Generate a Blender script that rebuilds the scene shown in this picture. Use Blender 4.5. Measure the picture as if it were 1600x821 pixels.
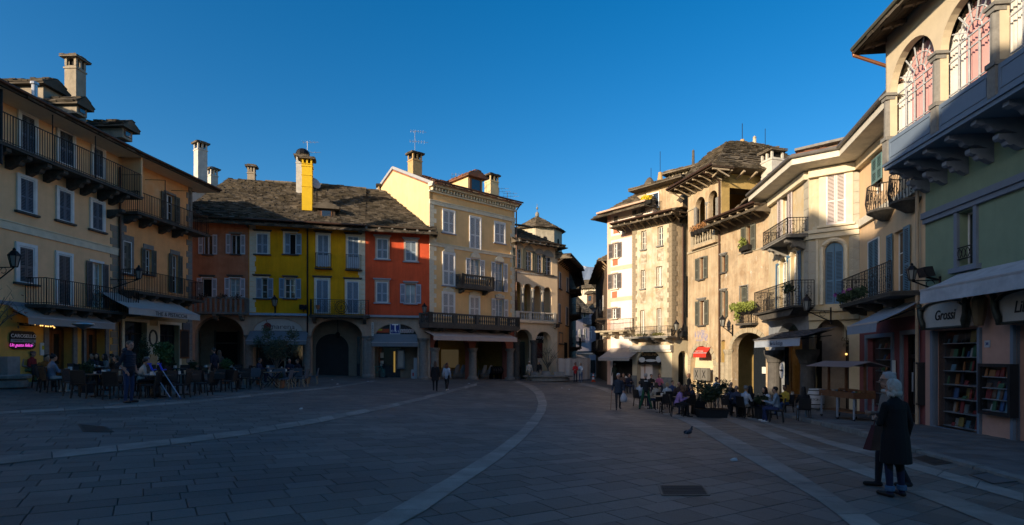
import bpy, math, random
import numpy as np
from mathutils import Vector, Matrix, noise
for o in list(bpy.data.objects): bpy.data.objects.remove(o)
sc = bpy.context.scene
COL = sc.collection
R = random.Random(7)
# ------------------------------------------------------------------ camera, sky, sun, exposure
F, YH, H = 850.0, 556.0, 1.7            # focal length and horizon in pixels of the 1600 x 821 photograph, eye height
cd = bpy.data.cameras.new('camera'); cam = bpy.data.objects.new('camera', cd); COL.objects.link(cam)
cam.location = (0, 0, H); cam.rotation_euler = (math.pi/2, 0, 0)
cd.sensor_fit = 'HORIZONTAL'; cd.sensor_width = 36; cd.lens = 36*F/1600
cd.shift_y = (YH-410.5)/1600; cd.clip_end = 12000; cd.clip_start = 0.05
sc.camera = cam
SUN_EL = math.radians(15); SUN_AZ = math.atan2(-.72, -.69)      # from the left, behind the camera
SX, SY, SZ = math.sin(SUN_AZ)*math.cos(SUN_EL), math.cos(SUN_AZ)*math.cos(SUN_EL), math.sin(SUN_EL)
w = bpy.data.worlds.new('World'); sc.world = w; w.use_nodes = True
nt = w.node_tree; bg = nt.nodes['Background']
sky = nt.nodes.new('ShaderNodeTexSky'); sky.sky_type = 'NISHITA'; sky.sun_disc = False
sky.sun_elevation = SUN_EL; sky.sun_rotation = SUN_AZ % (2*math.pi)
sky.altitude = 600; sky.air_density = 1.0; sky.dust_density = 2.2; sky.ozone_density = 2.6
hsv = nt.nodes.new('ShaderNodeHueSaturation'); hsv.inputs['Saturation'].default_value = 1.40
nt.links.new(sky.outputs[0], hsv.inputs['Color']); nt.links.new(hsv.outputs[0], bg.inputs['Color'])
bg.inputs['Strength'].default_value = 0.093
sl = bpy.data.lights.new('sun', 'SUN'); sl.energy = 3.9; sl.angle = math.radians(.5); sl.color = (1, .81, .58)
so = bpy.data.objects.new('sun', sl); COL.objects.link(so)
so.rotation_euler = Vector((SX, SY, SZ)).to_track_quat('Z', 'Y').to_euler()
sc.view_settings.view_transform = 'Standard'; sc.view_settings.look = 'None'
sc.view_settings.exposure = 1.0; sc.view_settings.gamma = 1
sc.cycles.max_bounces = 8; sc.cycles.diffuse_bounces = 6; sc.cycles.use_denoising = True
# ------------------------------------------------------------------ reading the photograph: zoomed crops -> pixels -> rays
CR = dict(A=(0,60,.3656),B=(0,340,.3899),C=(290,200,.25),D=(290,400,.2924),E=(600,200,.2436),F=(640,400,.2922),
 G=(920,180,.3168),H=(920,420,.3168),I=(1160,160,.24365),J=(1160,340,.26786),K=(1320,0,.31674),L=(1380,240,.29216),
 M=(1240,460,.29221),N=(940,560,.2),O=(0,500,.21918),P=(300,540,.2),Q=(300,340,.1948),R=(460,340,.19486),S=(665,300,.2435),
 T=(930,280,.1948),U=(930,440,.2193),V=(1060,220,.2193),W=(1070,400,.2435),X=(1180,400,.29255),Y=(800,330,.3288),Z=(880,420,.21918),
 AA=(200,460,.12183),AB=(0,480,.17045),AC=(380,490,.08529),AD=(570,495,.12791),AE=(1340,490,.2314),AF=(1480,440,.30457),
 AG=(1170,500,.17045),AH=(660,480,.14612),AI=(960,570,.10959),AJ=(1100,560,.12177),AK=(100,520,.14612),AL=(240,530,.134),
 AM=(380,520,.10959),AN=(1210,240,.19481),AO=(1380,30,.25581),AP=(870,400,.12179),o=(0,0,1))
def px(c, x, y): a = CR[c]; return a[0]+x*a[2], a[1]+y*a[2]
GB, GC = -.036, -.00706                  # the square falls gently to the right and away
def gz(x, y): return GB*x+GC*y-.53*math.exp(-((x-5)**2+(y-28)**2)/128.0)
def _root(u, v, hh, y0, lo, hi):         # distance at which the ray of a pixel is hh above the ground, nearest to y0
    k = (u-800)/F; ys = np.linspace(lo, hi, 600); f = [H-(v-YH)*y/F-gz(k*y, y)-hh for y in ys]; best = None
    for a, b, fa, fb in zip(ys[:-1], ys[1:], f[:-1], f[1:]):
        if (fa > 0) != (fb > 0):
            r = a+(b-a)*fa/(fa-fb)
            if best is None or abs(r-y0) < abs(best-y0): best = r
    best = y0 if best is None else best; return k*best, best
def gxy(u, v):                           # ground point seen at pixel (u, v)
    y0 = F*H/max(v-(YH+6+.036*(u-800)), 1.0); return _root(u, v, 0.0, y0, y0*.55, y0*1.5)
def hxy(u, v, hh):
    x, y = _root(u, v, hh, 23.0, 17.5, 40.0); k = (u-800)/F
    if abs(y-23) < .01: ys = np.linspace(19, 30, 200); y = float(min(ys, key=lambda t: abs(H-(v-YH)*t/F-gz(k*t, t)-hh))); x = k*y
    return x, y
def gp(u, v): x, y = gxy(u, v); return (x, y, gz(x, y))
# ------------------------------------------------------------------ materials
MATS = {}
def N(nt, t, **k):
    n = nt.nodes.new(t)
    for a, b in k.items():
        if a in n.inputs: n.inputs[a].default_value = b
        else: setattr(n, a, b)
    return n
def mat(name, col, rough=.85, var=.12, scale=3, bump=.15, bscale=30, metal=0, emit=None, col2=None, mask=.5, col3=None, island=0, spec=.3, streak=0, edge=.06, bdist=.01):
    if name in MATS: return MATS[name]
    m = bpy.data.materials.new(name); m.use_nodes = True; t = m.node_tree; b = t.nodes['Principled BSDF']
    b.inputs['Roughness'].default_value = rough; b.inputs['Metallic'].default_value = metal
    b.inputs['Specular IOR Level'].default_value = spec
    tc = N(t, 'ShaderNodeTexCoord'); L = t.links.new
    cur = N(t, 'ShaderNodeRGB'); cur.outputs[0].default_value = (*col, 1); cur = cur.outputs[0]
    def mixc(fac, a, bcol, bt='MIX'):
        mx = N(t, 'ShaderNodeMix', data_type='RGBA', blend_type=bt)
        if hasattr(fac, 'links'): L(fac, mx.inputs[0])
        else: mx.inputs[0].default_value = fac
        L(a, mx.inputs[6])
        if isinstance(bcol, tuple): mx.inputs[7].default_value = (*bcol, 1)
        else: L(bcol, mx.inputs[7])
        return mx.outputs[2]
    def ramp(src, lo, hi):
        r = N(t, 'ShaderNodeMapRange'); r.inputs[1].default_value = lo; r.inputs[2].default_value = hi; L(src, r.inputs[0]); return r.outputs[0]
    def nz(sc_, det=6, ro=.6, st=None):
        n = N(t, 'ShaderNodeTexNoise', Scale=sc_, Detail=det, Roughness=ro)
        if st:
            mp = N(t, 'ShaderNodeMapping'); mp.inputs['Scale'].default_value = st; L(tc.outputs['Object'], mp.inputs[0]); L(mp.outputs[0], n.inputs['Vector'])
        else: L(tc.outputs['Object'], n.inputs['Vector'])
        return n.outputs[0]
    if col2: cur = mixc(ramp(nz(scale*.5, 9, .68), mask-edge, mask+edge), cur, col2)
    if col3: cur = mixc(ramp(nz(scale*.9, 10, .72, (1.3, 1, .8)), mask+.03, mask+.03+edge*1.4), cur, col3)
    if var:
        lo, hi = 1-var*2.2, 1+var*1.2
        r = N(t, 'ShaderNodeMapRange'); r.inputs[1].default_value = .25; r.inputs[2].default_value = .75; r.inputs[3].default_value = lo; r.inputs[4].default_value = hi
        L(nz(scale, 8, .65), r.inputs[0])
        c = N(t, 'ShaderNodeCombineColor'); [L(r.outputs[0], c.inputs[i]) for i in range(3)]
        cur = mixc(1.0, cur, c.outputs[0], 'MULTIPLY')
    if streak:
        r = N(t, 'ShaderNodeMapRange'); r.inputs[1].default_value = .35; r.inputs[2].default_value = .7; r.inputs[3].default_value = 1.0; r.inputs[4].default_value = 1-streak
        L(nz(1.0, 7, .7, (3.2, 3.2, .35)), r.inputs[0])
        c = N(t, 'ShaderNodeCombineColor'); [L(r.outputs[0], c.inputs[i]) for i in range(3)]
        cur = mixc(1.0, cur, c.outputs[0], 'MULTIPLY')
    if island:
        g = N(t, 'ShaderNodeNewGeometry'); oi = N(t, 'ShaderNodeObjectInfo')
        ad = N(t, 'ShaderNodeMath', operation='ADD'); L(g.outputs['Random Per Island'], ad.inputs[0]); L(oi.outputs['Random'], ad.inputs[1])
        fr = N(t, 'ShaderNodeMath', operation='FRACT'); L(ad.outputs[0], fr.inputs[0])
        r = N(t, 'ShaderNodeMapRange'); r.inputs[3].default_value = 1-island; r.inputs[4].default_value = 1+island; L(fr.outputs[0], r.inputs[0])
        c = N(t, 'ShaderNodeCombineColor'); [L(r.outputs[0], c.inputs[i]) for i in range(3)]
        cur = mixc(1.0, cur, c.outputs[0], 'MULTIPLY')
    L(cur, b.inputs['Base Color'])
    if bump:
        bp = N(t, 'ShaderNodeBump', Strength=min(bump*2, 1), Distance=bdist); L(nz(bscale, 6, .6), bp.inputs['Height']); L(bp.outputs[0], b.inputs['Normal'])
    if emit: b.inputs['Emission Color'].default_value = (*emit[:3], 1); b.inputs['Emission Strength'].default_value = emit[3]
    MATS[name] = m; return m
def flat(name, col, rough=.7, **k): return mat(name, col, rough, var=k.pop('var', .06), bump=k.pop('bump', 0), **k)
GLASS = mat('window_glass', (.012, .016, .022), .04, var=0, bump=.02, bscale=2, spec=1.0)
def clearglass():
    m = bpy.data.materials.new('shop_glass'); m.use_nodes = True; t = m.node_tree; t.nodes.remove(t.nodes['Principled BSDF'])
    a = N(t, 'ShaderNodeBsdfTransparent'); g = N(t, 'ShaderNodeBsdfGlossy', Roughness=.02); lw = N(t, 'ShaderNodeLayerWeight', Blend=.5); pw = N(t, 'ShaderNodeMath', operation='POWER'); pw.inputs[1].default_value = 4; ma = N(t, 'ShaderNodeMath', operation='MULTIPLY_ADD'); ma.inputs[1].default_value = .6; ma.inputs[2].default_value = .05; mx = N(t, 'ShaderNodeMixShader')
    t.links.new(lw.outputs['Facing'], pw.inputs[0]); t.links.new(pw.outputs[0], ma.inputs[0]); t.links.new(ma.outputs[0], mx.inputs[0]); t.links.new(a.outputs[0], mx.inputs[1]); t.links.new(g.outputs[0], mx.inputs[2])
    t.links.new(mx.outputs[0], t.nodes['Material Output'].inputs[0]); MATS['shop_glass'] = m; return m
CGLASS = clearglass()
IRON = mat('wrought_iron', (.02, .02, .022), .5, var=.1, bump=.05, metal=.6)
DARK = flat('dark_interior', (.012, .011, .010), .9)  # near-black stand-in for unlit rooms, pits and openings; also pots and boards
PIODE = mat('stone_roof_slabs', (.145, .12, .09), .95, var=.28, scale=2.5, bump=.5, bscale=14, island=.5, col2=(.085, .07, .05), mask=.52)
TERRA = mat('terracotta_roof_tiles', (.30, .12, .065), .9, var=.2, scale=4, bump=.3, island=.3, col2=(.16, .09, .06))
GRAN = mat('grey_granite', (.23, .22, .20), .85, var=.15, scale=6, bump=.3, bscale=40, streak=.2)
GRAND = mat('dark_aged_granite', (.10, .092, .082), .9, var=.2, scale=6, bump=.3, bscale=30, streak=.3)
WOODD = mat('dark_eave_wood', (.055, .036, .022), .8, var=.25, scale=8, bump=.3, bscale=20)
WOODB = mat('brown_wood', (.16, .07, .03), .6, var=.25, scale=8, bump=.2, bscale=30)
WHITE = mat('white_paint', (.72, .71, .68), .6, var=.08, bump=.05)
CREAM = mat('cream_stucco_trim', (.68, .60, .44), .85, var=.1, bump=.15)
# ------------------------------------------------------------------ mesh building
class MB:
    def __init__(s): s.v = []; s.f = []
    def add(s, vs, fs):
        n = len(s.v); s.v += [tuple(p) for p in vs]; s.f += [tuple(i+n for i in f) for f in fs]; return s
    def quad(s, a, b, c, d): return s.add((a, b, c, d), ((0, 1, 2, 3),))
    def box(s, x0, x1, y0, y1, z0, z1):
        return s.add([(x0,y0,z0),(x1,y0,z0),(x1,y1,z0),(x0,y1,z0),(x0,y0,z1),(x1,y0,z1),(x1,y1,z1),(x0,y1,z1)],
                     [(0,3,2,1),(4,5,6,7),(0,1,5,4),(1,2,6,5),(2,3,7,6),(3,0,4,7)])
    def hexa(s, p):   # 8 points, bottom loop then top loop
        return s.add(p, [(0,3,2,1),(4,5,6,7),(0,1,5,4),(1,2,6,5),(2,3,7,6),(3,0,4,7)])
    def beam(s, p, q, w_, h_=None, up=(0,0,1)):
        h_ = h_ or w_; p = Vector(p); q = Vector(q); d = (q-p).normalized(); up = Vector(up)
        if abs(d.dot(up)) > .98: up = Vector((0, 1, 0))
        a = d.cross(up).normalized()*w_/2; b = a.cross(d).normalized()*h_/2
        return s.hexa([p-a-b, p+a-b, q+a-b, q-a-b, p-a+b, p+a+b, q+a+b, q-a+b])
    def tube(s, pts, r, n=6, closed=False):
        pts = [Vector(p) for p in pts]; rs = r if isinstance(r, (list, tuple)) else [r]*len(pts); base = len(s.v); m = len(pts)
        for i, p in enumerate(pts):
            d = (pts[min(i+1, m-1)]-pts[max(i-1, 0)]).normalized() if not closed else (pts[(i+1) % m]-pts[i-1]).normalized()
            up = Vector((0,0,1)) if abs(d.z) < .9 else Vector((0,1,0)); a = d.cross(up).normalized(); b = a.cross(d)
            for k in range(n):
                t = 2*math.pi*k/n; s.v.append(tuple(p+(a*math.cos(t)+b*math.sin(t))*rs[i]))
        for i in range(m if closed else m-1):
            j = (i+1) % m
            for k in range(n): l = (k+1) % n; s.f.append((base+i*n+k, base+i*n+l, base+j*n+l, base+j*n+k))
        if not closed: s.f.append(tuple(base+k for k in range(n))[::-1]); s.f.append(tuple(base+(m-1)*n+k for k in range(n)))
        return s
    def lathe(s, prof, c=(0,0,0), n=12, sx=1, sy=1):
        base = len(s.v)
        for r, z in prof:
            for k in range(n): t = 2*math.pi*k/n; s.v.append((c[0]+r*sx*math.cos(t), c[1]+r*sy*math.sin(t), c[2]+z))
        for i in range(len(prof)-1):
            for k in range(n): l = (k+1) % n; s.f.append((base+i*n+k, base+i*n+l, base+(i+1)*n+l, base+(i+1)*n+k))
        s.f.append(tuple(base+k for k in range(n))[::-1]); s.f.append(tuple(base+(len(prof)-1)*n+k for k in range(n)))
        return s
    def prism(s, poly, y0, y1):      # polygon of (x, z) swept along y
        n = len(poly); base = len(s.v)
        s.v += [(x, y0, z) for x, z in poly]+[(x, y1, z) for x, z in poly]
        s.f.append(tuple(base+i for i in range(n))); s.f.append(tuple(base+n+i for i in range(n))[::-1])
        for i in range(n): j = (i+1) % n; s.f.append((base+j, base+i, base+n+i, base+n+j))
        return s
    def prismx(s, poly, x0, x1):     # polygon of (y, z) swept along x
        n = len(poly); base = len(s.v)
        s.v += [(x0, y, z) for y, z in poly]+[(x1, y, z) for y, z in poly]
        s.f.append(tuple(base+i for i in range(n))); s.f.append(tuple(base+n+i for i in range(n))[::-1])
        for i in range(n): j = (i+1) % n; s.f.append((base+j, base+i, base+n+i, base+n+j))
        return s
    def ell(s, c, r, n=10, m=6):
        prof = [(math.sin(math.pi*i/m), -math.cos(math.pi*i/m)) for i in range(m+1)]; prof[0] = (.01, -1); prof[-1] = (.01, 1)
        base = len(s.v)
        for a, z in prof:
            for k in range(n): t = 2*math.pi*k/n; s.v.append((c[0]+r[0]*a*math.cos(t), c[1]+r[1]*a*math.sin(t), c[2]+r[2]*z))
        for i in range(m):
            for k in range(n): l = (k+1) % n; s.f.append((base+i*n+k, base+i*n+l, base+(i+1)*n+l, base+(i+1)*n+k))
        return s
    def leaves(s, c, r, n, size, rnd=R, shell=.35):
        for _ in range(n):
            d = Vector((rnd.gauss(0,1), rnd.gauss(0,1), rnd.gauss(0,1))).normalized()*(shell+(1-shell)*rnd.random())
            p = Vector((c[0]+d.x*r[0], c[1]+d.y*r[1], c[2]+d.z*r[2]))
            a = Vector((rnd.gauss(0,1), rnd.gauss(0,1), rnd.gauss(0,1))).normalized(); b = a.orthogonal().normalized()
            z = size*(.6+.8*rnd.random()); s.add((p-a*z, p+b*z*.45, p+a*z, p-b*z*.45), ((0,1,2,3),))
        return s
def mk(name, mb, m, parent=None, kind=None, label=None, cat=None, group=None, smooth=False, loc=None, rz=0):
    if isinstance(mb, MB):
        me = bpy.data.meshes.new(name); me.from_pydata(mb.v, [], mb.f); me.update()
        if m: me.materials.append(m)
        if smooth: me.polygons.foreach_set('use_smooth', [True]*len(me.polygons))
    else: me = mb
    o = bpy.data.objects.new(name, me); COL.objects.link(o)
    if parent: o.parent = parent
    if loc: o.location = loc
    if rz: o.rotation_euler = (0, 0, rz)
    return tag(o, label, cat, group, kind)
def tag(o, label=None, cat=None, group=None, kind=None):
    if label: o['label'] = label
    if cat: o['category'] = cat
    if group: o['group'] = group
    if kind: o['kind'] = kind
    return o
def empty(name, loc, rz=0, label=None, cat=None, group=None, kind=None):
    o = bpy.data.objects.new(name, None); COL.objects.link(o); o.location = loc; o.rotation_euler = (0, 0, rz); return tag(o, label, cat, group, kind)
def copy_tree(o, parent=None):
    c = o.copy(); COL.objects.link(c)
    if parent: c.parent = parent
    for ch in list(o.children): copy_tree(ch, c)
    return c
def text(s, size, loc, parent, m, name='lettering', shear=0, ext=.004, rz=0, bold=0, align='CENTER', sx=1):
    c = bpy.data.curves.new(name, 'FONT'); c.body = s; c.size = size; c.extrude = ext; c.shear = shear; c.offset = bold
    c.align_x = align; c.align_y = 'CENTER'; c.resolution_u = 3; c.materials.append(m)
    o = bpy.data.objects.new(name, c); COL.objects.link(o); o.parent = parent; o.location = loc; o.rotation_euler = (math.pi/2, 0, rz); o.scale = (sx, 1, 1); return o
def tiles(mb, A, B, C, D, row=.35, wid=.5, th=.05, rnd=R):
    if row > .24: row *= .78; wid *= .78; th *= 1.25
    # overlapping slabs over the roof slope A-B (eave) to D-C (ridge)
    A, B, C, D = map(Vector, (A, B, C, D)); n = (B-A).cross(D-A).normalized()
    if n.z < 0: n = -n
    L_ = max((D-A).length, (C-B).length); rows = max(2, int(L_/row))
    for r in range(rows):
        t0 = r/rows; t1 = min((r+1.5)/rows, 1.0)
        a0, b0 = A.lerp(D, t0), B.lerp(C, t0); a1, b1 = A.lerp(D, t1), B.lerp(C, t1); ln = (b0-a0).length
        if ln < .05: continue
        x = 0.0
        while x < ln:
            w_ = wid*(.6+.9*rnd.random()); e = min(x+w_, ln)
            if ln-e < wid*.3: e = ln
            s0, s1 = x/ln, e/ln; h = th*(.7+.9*rnd.random()); j = (rnd.random()-.5)*row*.3
            sl_ = (a1-a0).normalized()*j
            p0 = a0.lerp(b0, s0)+sl_; p1 = a0.lerp(b0, s1)+sl_; q0 = a1.lerp(b1, s0); q1 = a1.lerp(b1, s1)
            mb.add([p0+n*h*.3, p1+n*h*.3, p1+n*(h*1.5), p0+n*(h*1.5), q1+n*h*.25, q0+n*h*.25], [(0,1,2,3), (3,2,4,5), (1,4,2), (0,3,5)])
            x = e
# ------------------------------------------------------------------ a building standing on a line of the square
class Bld:
    def __init__(s, name, label, c, pa, Ya, pb, Yb, cat='house', group='houses round the square', z=0):
        xa, xb = (pa-800)/F*Ya, (pb-800)/F*Yb; s.a = Vector((xa, Ya)); s.b = Vector((xb, Yb)); s.d = (s.b-s.a); s.L = s.d.length; s.d /= s.L
        s.n = Vector((s.d.y, -s.d.x)); s.c = c
        s.g = min(gz(xa, Ya), gz(xb, Yb), gz((xa+xb)/2, (Ya+Yb)/2))-.3
        s.root = empty(name, (xa, Ya, 0), math.atan2(s.d.y, s.d.x), label, cat, group)
    def P(s, x, y, out=0, c=None):         # pixel of crop c -> (u, z) on the plane `out` metres before the wall
        X, Y = px(c or s.c, x, y); k = (X-800)/F; p = s.a+s.n*out
        # p + d*u = (k*Y, Y)
        den = s.d.x-k*s.d.y; u = (k*p.y-p.x)/den; yy = p.y+s.d.y*u
        return u, H+(YH-Y)/F*yy
    def U(s, x, y=None, out=0, c=None): return s.P(x, y if y is not None else 0, out, c)[0]
    def Zg(s, u, out=0): p = s.a+s.d*u+s.n*out; return gz(p.x, p.y)
    def W(s, u, out, z): p = s.a+s.d*u+s.n*out; return (p.x, p.y, z)
    def rect(s, x0, x1, y0, y1, out=0, c=None):
        u0 = s.P(x0, (y0+y1)/2, out, c)[0]; u1 = s.P(x1, (y0+y1)/2, out, c)[0]; xm = (x0+x1)/2
        return u0, u1, s.P(xm, y1, out, c)[1], s.P(xm, y0, out, c)[1]
    def add(s, name, mb, m, parent=None, **k): return mk(name, mb, m, parent or s.root, **k)
    def wall(s, u0, u1, z0, z1, holes, m, thick=.3, name='wall', y=0, sides=True, **k):
        """holes: (u0,u1,z0,z1,spring or None)"""
        mb = MB(); hs = [h for h in holes if h[1] > u0 and h[0] < u1 and h[3] > z0 and h[2] < z1]
        us = sorted({u0, u1, *[min(max(h[0], u0), u1) for h in hs], *[min(max(h[1], u0), u1) for h in hs]})
        zs = sorted({z0, z1, *[min(max(h[2], z0), z1) for h in hs], *[min(max(h[3], z0), z1) for h in hs]})
        for i in range(len(us)-1):
            for j in range(len(zs)-1):
                cu, cz = (us[i]+us[i+1])/2, (zs[j]+zs[j+1])/2
                if any(h[0] < cu < h[1] and h[2] < cz < h[3] for h in hs): continue
                mb.quad((us[i], y, zs[j]), (us[i+1], y, zs[j]), (us[i+1], y, zs[j+1]), (us[i], y, zs[j+1]))
        for h in hs:
            a, b, c_, d = h[:4]; sp = h[4] if len(h) > 4 and h[4] is not None else None; t = y+thick
            c_ = max(c_, z0); top = sp if sp is not None else d
            mb.quad((a, y, c_), (a, y, top), (a, t, top), (a, t, c_)); mb.quad((b, y, c_), (b, t, c_), (b, t, top), (b, y, top))
            mb.quad((a, y, c_), (a, t, c_), (b, t, c_), (b, y, c_))
            if sp is None: mb.quad((a, y, d), (b, y, d), (b, t, d), (a, t, d))
            else:
                n = 16; cx, rx, rz = (a+b)/2, (b-a)/2, d-sp
                P_ = [(cx-rx*math.cos(math.pi*i/n), sp+rz*math.sin(math.pi*i/n)) for i in range(n+1)]
                for i in range(n):
                    (xa, za), (xb, zb) = P_[i], P_[i+1]
                    mb.quad((xa, y, za), (xb, y, zb), (xb, y, d), (xa, y, d)); mb.quad((xa, y, za), (xa, t, za), (xb, t, zb), (xb, y, zb))
        return s.add(name, mb, m, **k)
    def mass(s, u0, u1, z0, z1, depth, m, y0=.35, name='side_walls'):
        mb = MB(); mb.quad((u0, 0, z0), (u0, depth, z0), (u0, depth, z1), (u0, 0, z1)); mb.quad((u1, 0, z0), (u1, depth, z0), (u1, depth, z1), (u1, 0, z1))
        mb.quad((u0, depth, z0), (u1, depth, z0), (u1, depth, z1), (u0, depth, z1)); mb.quad((u0, 0, z1), (u1, 0, z1), (u1, depth, z1), (u0, depth, z1))
        mb.quad((u0+.02, y0+.02, z0), (u1-.02, y0+.02, z0), (u1-.02, y0+.02, z1-.01), (u0+.02, y0+.02, z1-.01))
        return s.add(name, mb, m)
    def shutter(s, par, a, b, z0, z1, m, y=-.05, arch=None):
        mb = MB(); w_ = min(.06, (b-a)*.18); t = .035
        mb.box(a, a+w_, y-t, y, z0, z1); mb.box(b-w_, b, y-t, y, z0, z1)
        rails = [z0, z0+(z1-z0)*.42, z1-.09]
        for zr in rails: mb.box(a+w_, b-w_, y-t+.003, y-.003, zr, zr+.09)
        z = z0+.1
        while z < z1-.1:
            mb.quad((a+w_, y-t+.004, z), (b-w_, y-t+.004, z), (b-w_, y-t+.012, z+.034), (a+w_, y-t+.012, z+.034)); z += .062
        nf = len(mb.f); mb.quad((a+w_, y-.002, z0), (b-w_, y-.002, z0), (b-w_, y-.002, z1), (a+w_, y-.002, z1))
        o = mk('shutter', mb, m, par); o.data.materials.append(DARK); o.data.polygons[nf].material_index = 1; return o  # dark backing sheet stands in for the unlit room behind the louvres
    def window(s, r, kind, sm=None, fm=None, sur=None, sw=.12, sill=True, lintel=None, bars=(2, 3), sp=None, gm=None, shw=None, sillm=None, curtain=None, dep=.2, surtop=None):
        """kind: closed | open | openl | openr | bare | half (left leaf shut);  r = opening rectangle"""
        a, b, z0, z1 = r; fm = fm or WHITE; sillm = sillm or GRAND; mid = (a+b)/2
        mb = MB(); fw = .05; y = dep if kind != 'closed' else -.004
        zt = z1-.01
        mb.box(a, a+fw, y-.05, y, z0, zt); mb.box(b-fw, b, y-.05, y, z0, zt); mb.box(a+fw, b-fw, y-.048, y-.002, z0, z0+fw); mb.box(a+fw, b-fw, y-.048, y-.002, zt-fw, zt)
        if kind != 'closed':
            for i in range(1, bars[0]): x = a+(b-a)*i/bars[0]; mb.box(x-.04, x+.04, y-.055, y-.004, z0+fw, zt-fw)
            for i in range(1, bars[1]): z = z0+(z1-z0)*i/bars[1]; mb.box(a+fw, b-fw, y-.04, y-.01, z-.015, z+.015)
        wn = s.add('window', mb, fm)
        if kind != 'closed':
            if curtain: mk('curtain', MB().quad((a+.05, y+.03, z0), (b-.05, y+.03, z0), (b-.05, y+.03, zt), (a+.05, y+.03, zt)), curtain, wn)
            mk('pane', MB().quad((a+.02, y-.02, z0), (b-.02, y-.02, z0), (b-.02, y-.02, zt), (a+.02, y-.02, zt)), CGLASS if curtain else (gm or GLASS), wn)
        if kind == 'closed': mb = None
        if sur:
            sb = MB(); o = -.075 if kind == 'closed' else -.035
            st = surtop or sw
            sb.box(a-sw, a, o, .01, z0-.0, z1); sb.box(b, b+sw, o, .01, z0-.0, z1); sb.box(a-sw, b+sw, o-.002, .01, z1, z1+st)
            mk('surround', sb, sur, wn)
        if sill: mk('sill', MB().box(a-sw-.08, b+sw+.08, -.14, .02, z0-.09, z0-.002), sillm, wn)
        if lintel: mk('lintel', MB().box(a-sw-.12, b+sw+.12, -.16, .01, z1+sw+.06, z1+sw+.14).box(a-sw-.06, b+sw+.06, -.10, .01, z1+sw+.003, z1+sw+.06), lintel, wn)
        W_ = shw or (b-a)/2
        if sm:
            if kind == 'closed': s.shutter(wn, a+.01, mid-.006, z0+.01, z1-.01, sm, -.006, -.02); s.shutter(wn, mid+.006, b-.01, z0+.01, z1-.01, sm, -.006, -.02)
            if kind in ('open', 'openl'): s.shutter(wn, a-W_-.02, a-.02, z0, z1, sm, -.05)
            if kind in ('open', 'openr'): s.shutter(wn, b+.02, b+W_+.02, z0, z1, sm, -.05)
            if kind == 'half': s.shutter(wn, a, mid, z0, z1, sm, .0); s.shutter(wn, b+.02, b+W_+.02, z0, z1, sm, -.05)
        return wn
    def railing(s, par, pts, z, h, m=IRON, step=.115, ornate=0, name='railing', r=.009, posts=True):
        """pts: (u, out) polyline; z floor; h height"""
        mb = MB()
        for (a, oa), (b, ob) in zip(pts[:-1], pts[1:]):
            A_, B_ = Vector((a, -oa, 0)), Vector((b, -ob, 0)); L_ = (B_-A_).length
            mb.beam(A_+Vector((0,0,z+h)), B_+Vector((0,0,z+h)), .045, .03); mb.beam(A_+Vector((0,0,z+.07)), B_+Vector((0,0,z+.07)), .03, .02)
            n = max(2, int(L_/step))
            for i in range(n+1):
                p = A_.lerp(B_, i/n); e = .014 if (i in (0, n) or i % 8 == 0) else r
                mb.box(p.x-e, p.x+e, p.y-e, p.y+e, z, z+h)
            if ornate:
                k = max(1, int(L_/.36)); zz = z+.16
                mb.beam(A_+Vector((0,0,z+h-.13)), B_+Vector((0,0,z+h-.13)), .02, .015)
                for i in range(k):
                    c = A_.lerp(B_, (i+.5)/k); t = (B_-A_).normalized(); rr = .13
                    for cz, r2 in ((z+h*.45, rr), (z+h*.72, rr*.6), (z+h*.2, rr*.6)):
                        mb.tube([c+t*math.cos(q*math.pi/4)*r2+Vector((0,0,cz+math.sin(q*math.pi/4)*r2)) for q in range(8)], .008, 4, True)
        return mk(name, mb, m, par)
    def corbel(s, par, u, z, dep, w_=.22, h=.42, m=GRAND):
        # scrolled stone bracket under a slab
        pr = [(0, 0), (-dep*.97, 0), (-dep*.97, -h*.28), (-dep*.86, -h*.42), (-dep*.78, -h*.36), (-dep*.68, -h*.48), (-dep*.62, -h*.72), (-dep*.5, -h*.8), (-dep*.42, -h*.7), (-dep*.28, -h*.85), (-dep*.12, -h), (0, -h)]
        return mk('corbel', MB().prismx([(y, z+zz) for y, zz in pr], u-w_/2, u+w_/2), m, par)
    def balcony(s, u0, u1, z, dep, h=1.0, m=GRAND, corbels=(), rail='iron', th=.14, ornate=0, left=True, right=True, ch=.42, y0=0, cw=.22, step=.115):
        bal = s.add('balcony', MB().box(u0, u1, -dep, y0+.0, z-th, z).box(u0-.03, u1+.03, -dep-.03, y0-.002, z-th*.45, z-.01), m)
        for u in corbels: s.corbel(bal, u, z-th-.002, dep*.92, cw, ch, m)
        e = .06
        pts = ([(u0+e, 0)] if left else [])+[(u0+e, dep-e), (u1-e, dep-e)]+([(u1-e, 0)] if right else [])
        if rail == 'iron': s.railing(bal, pts, z, h, ornate=ornate, step=step)
        return bal
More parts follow.
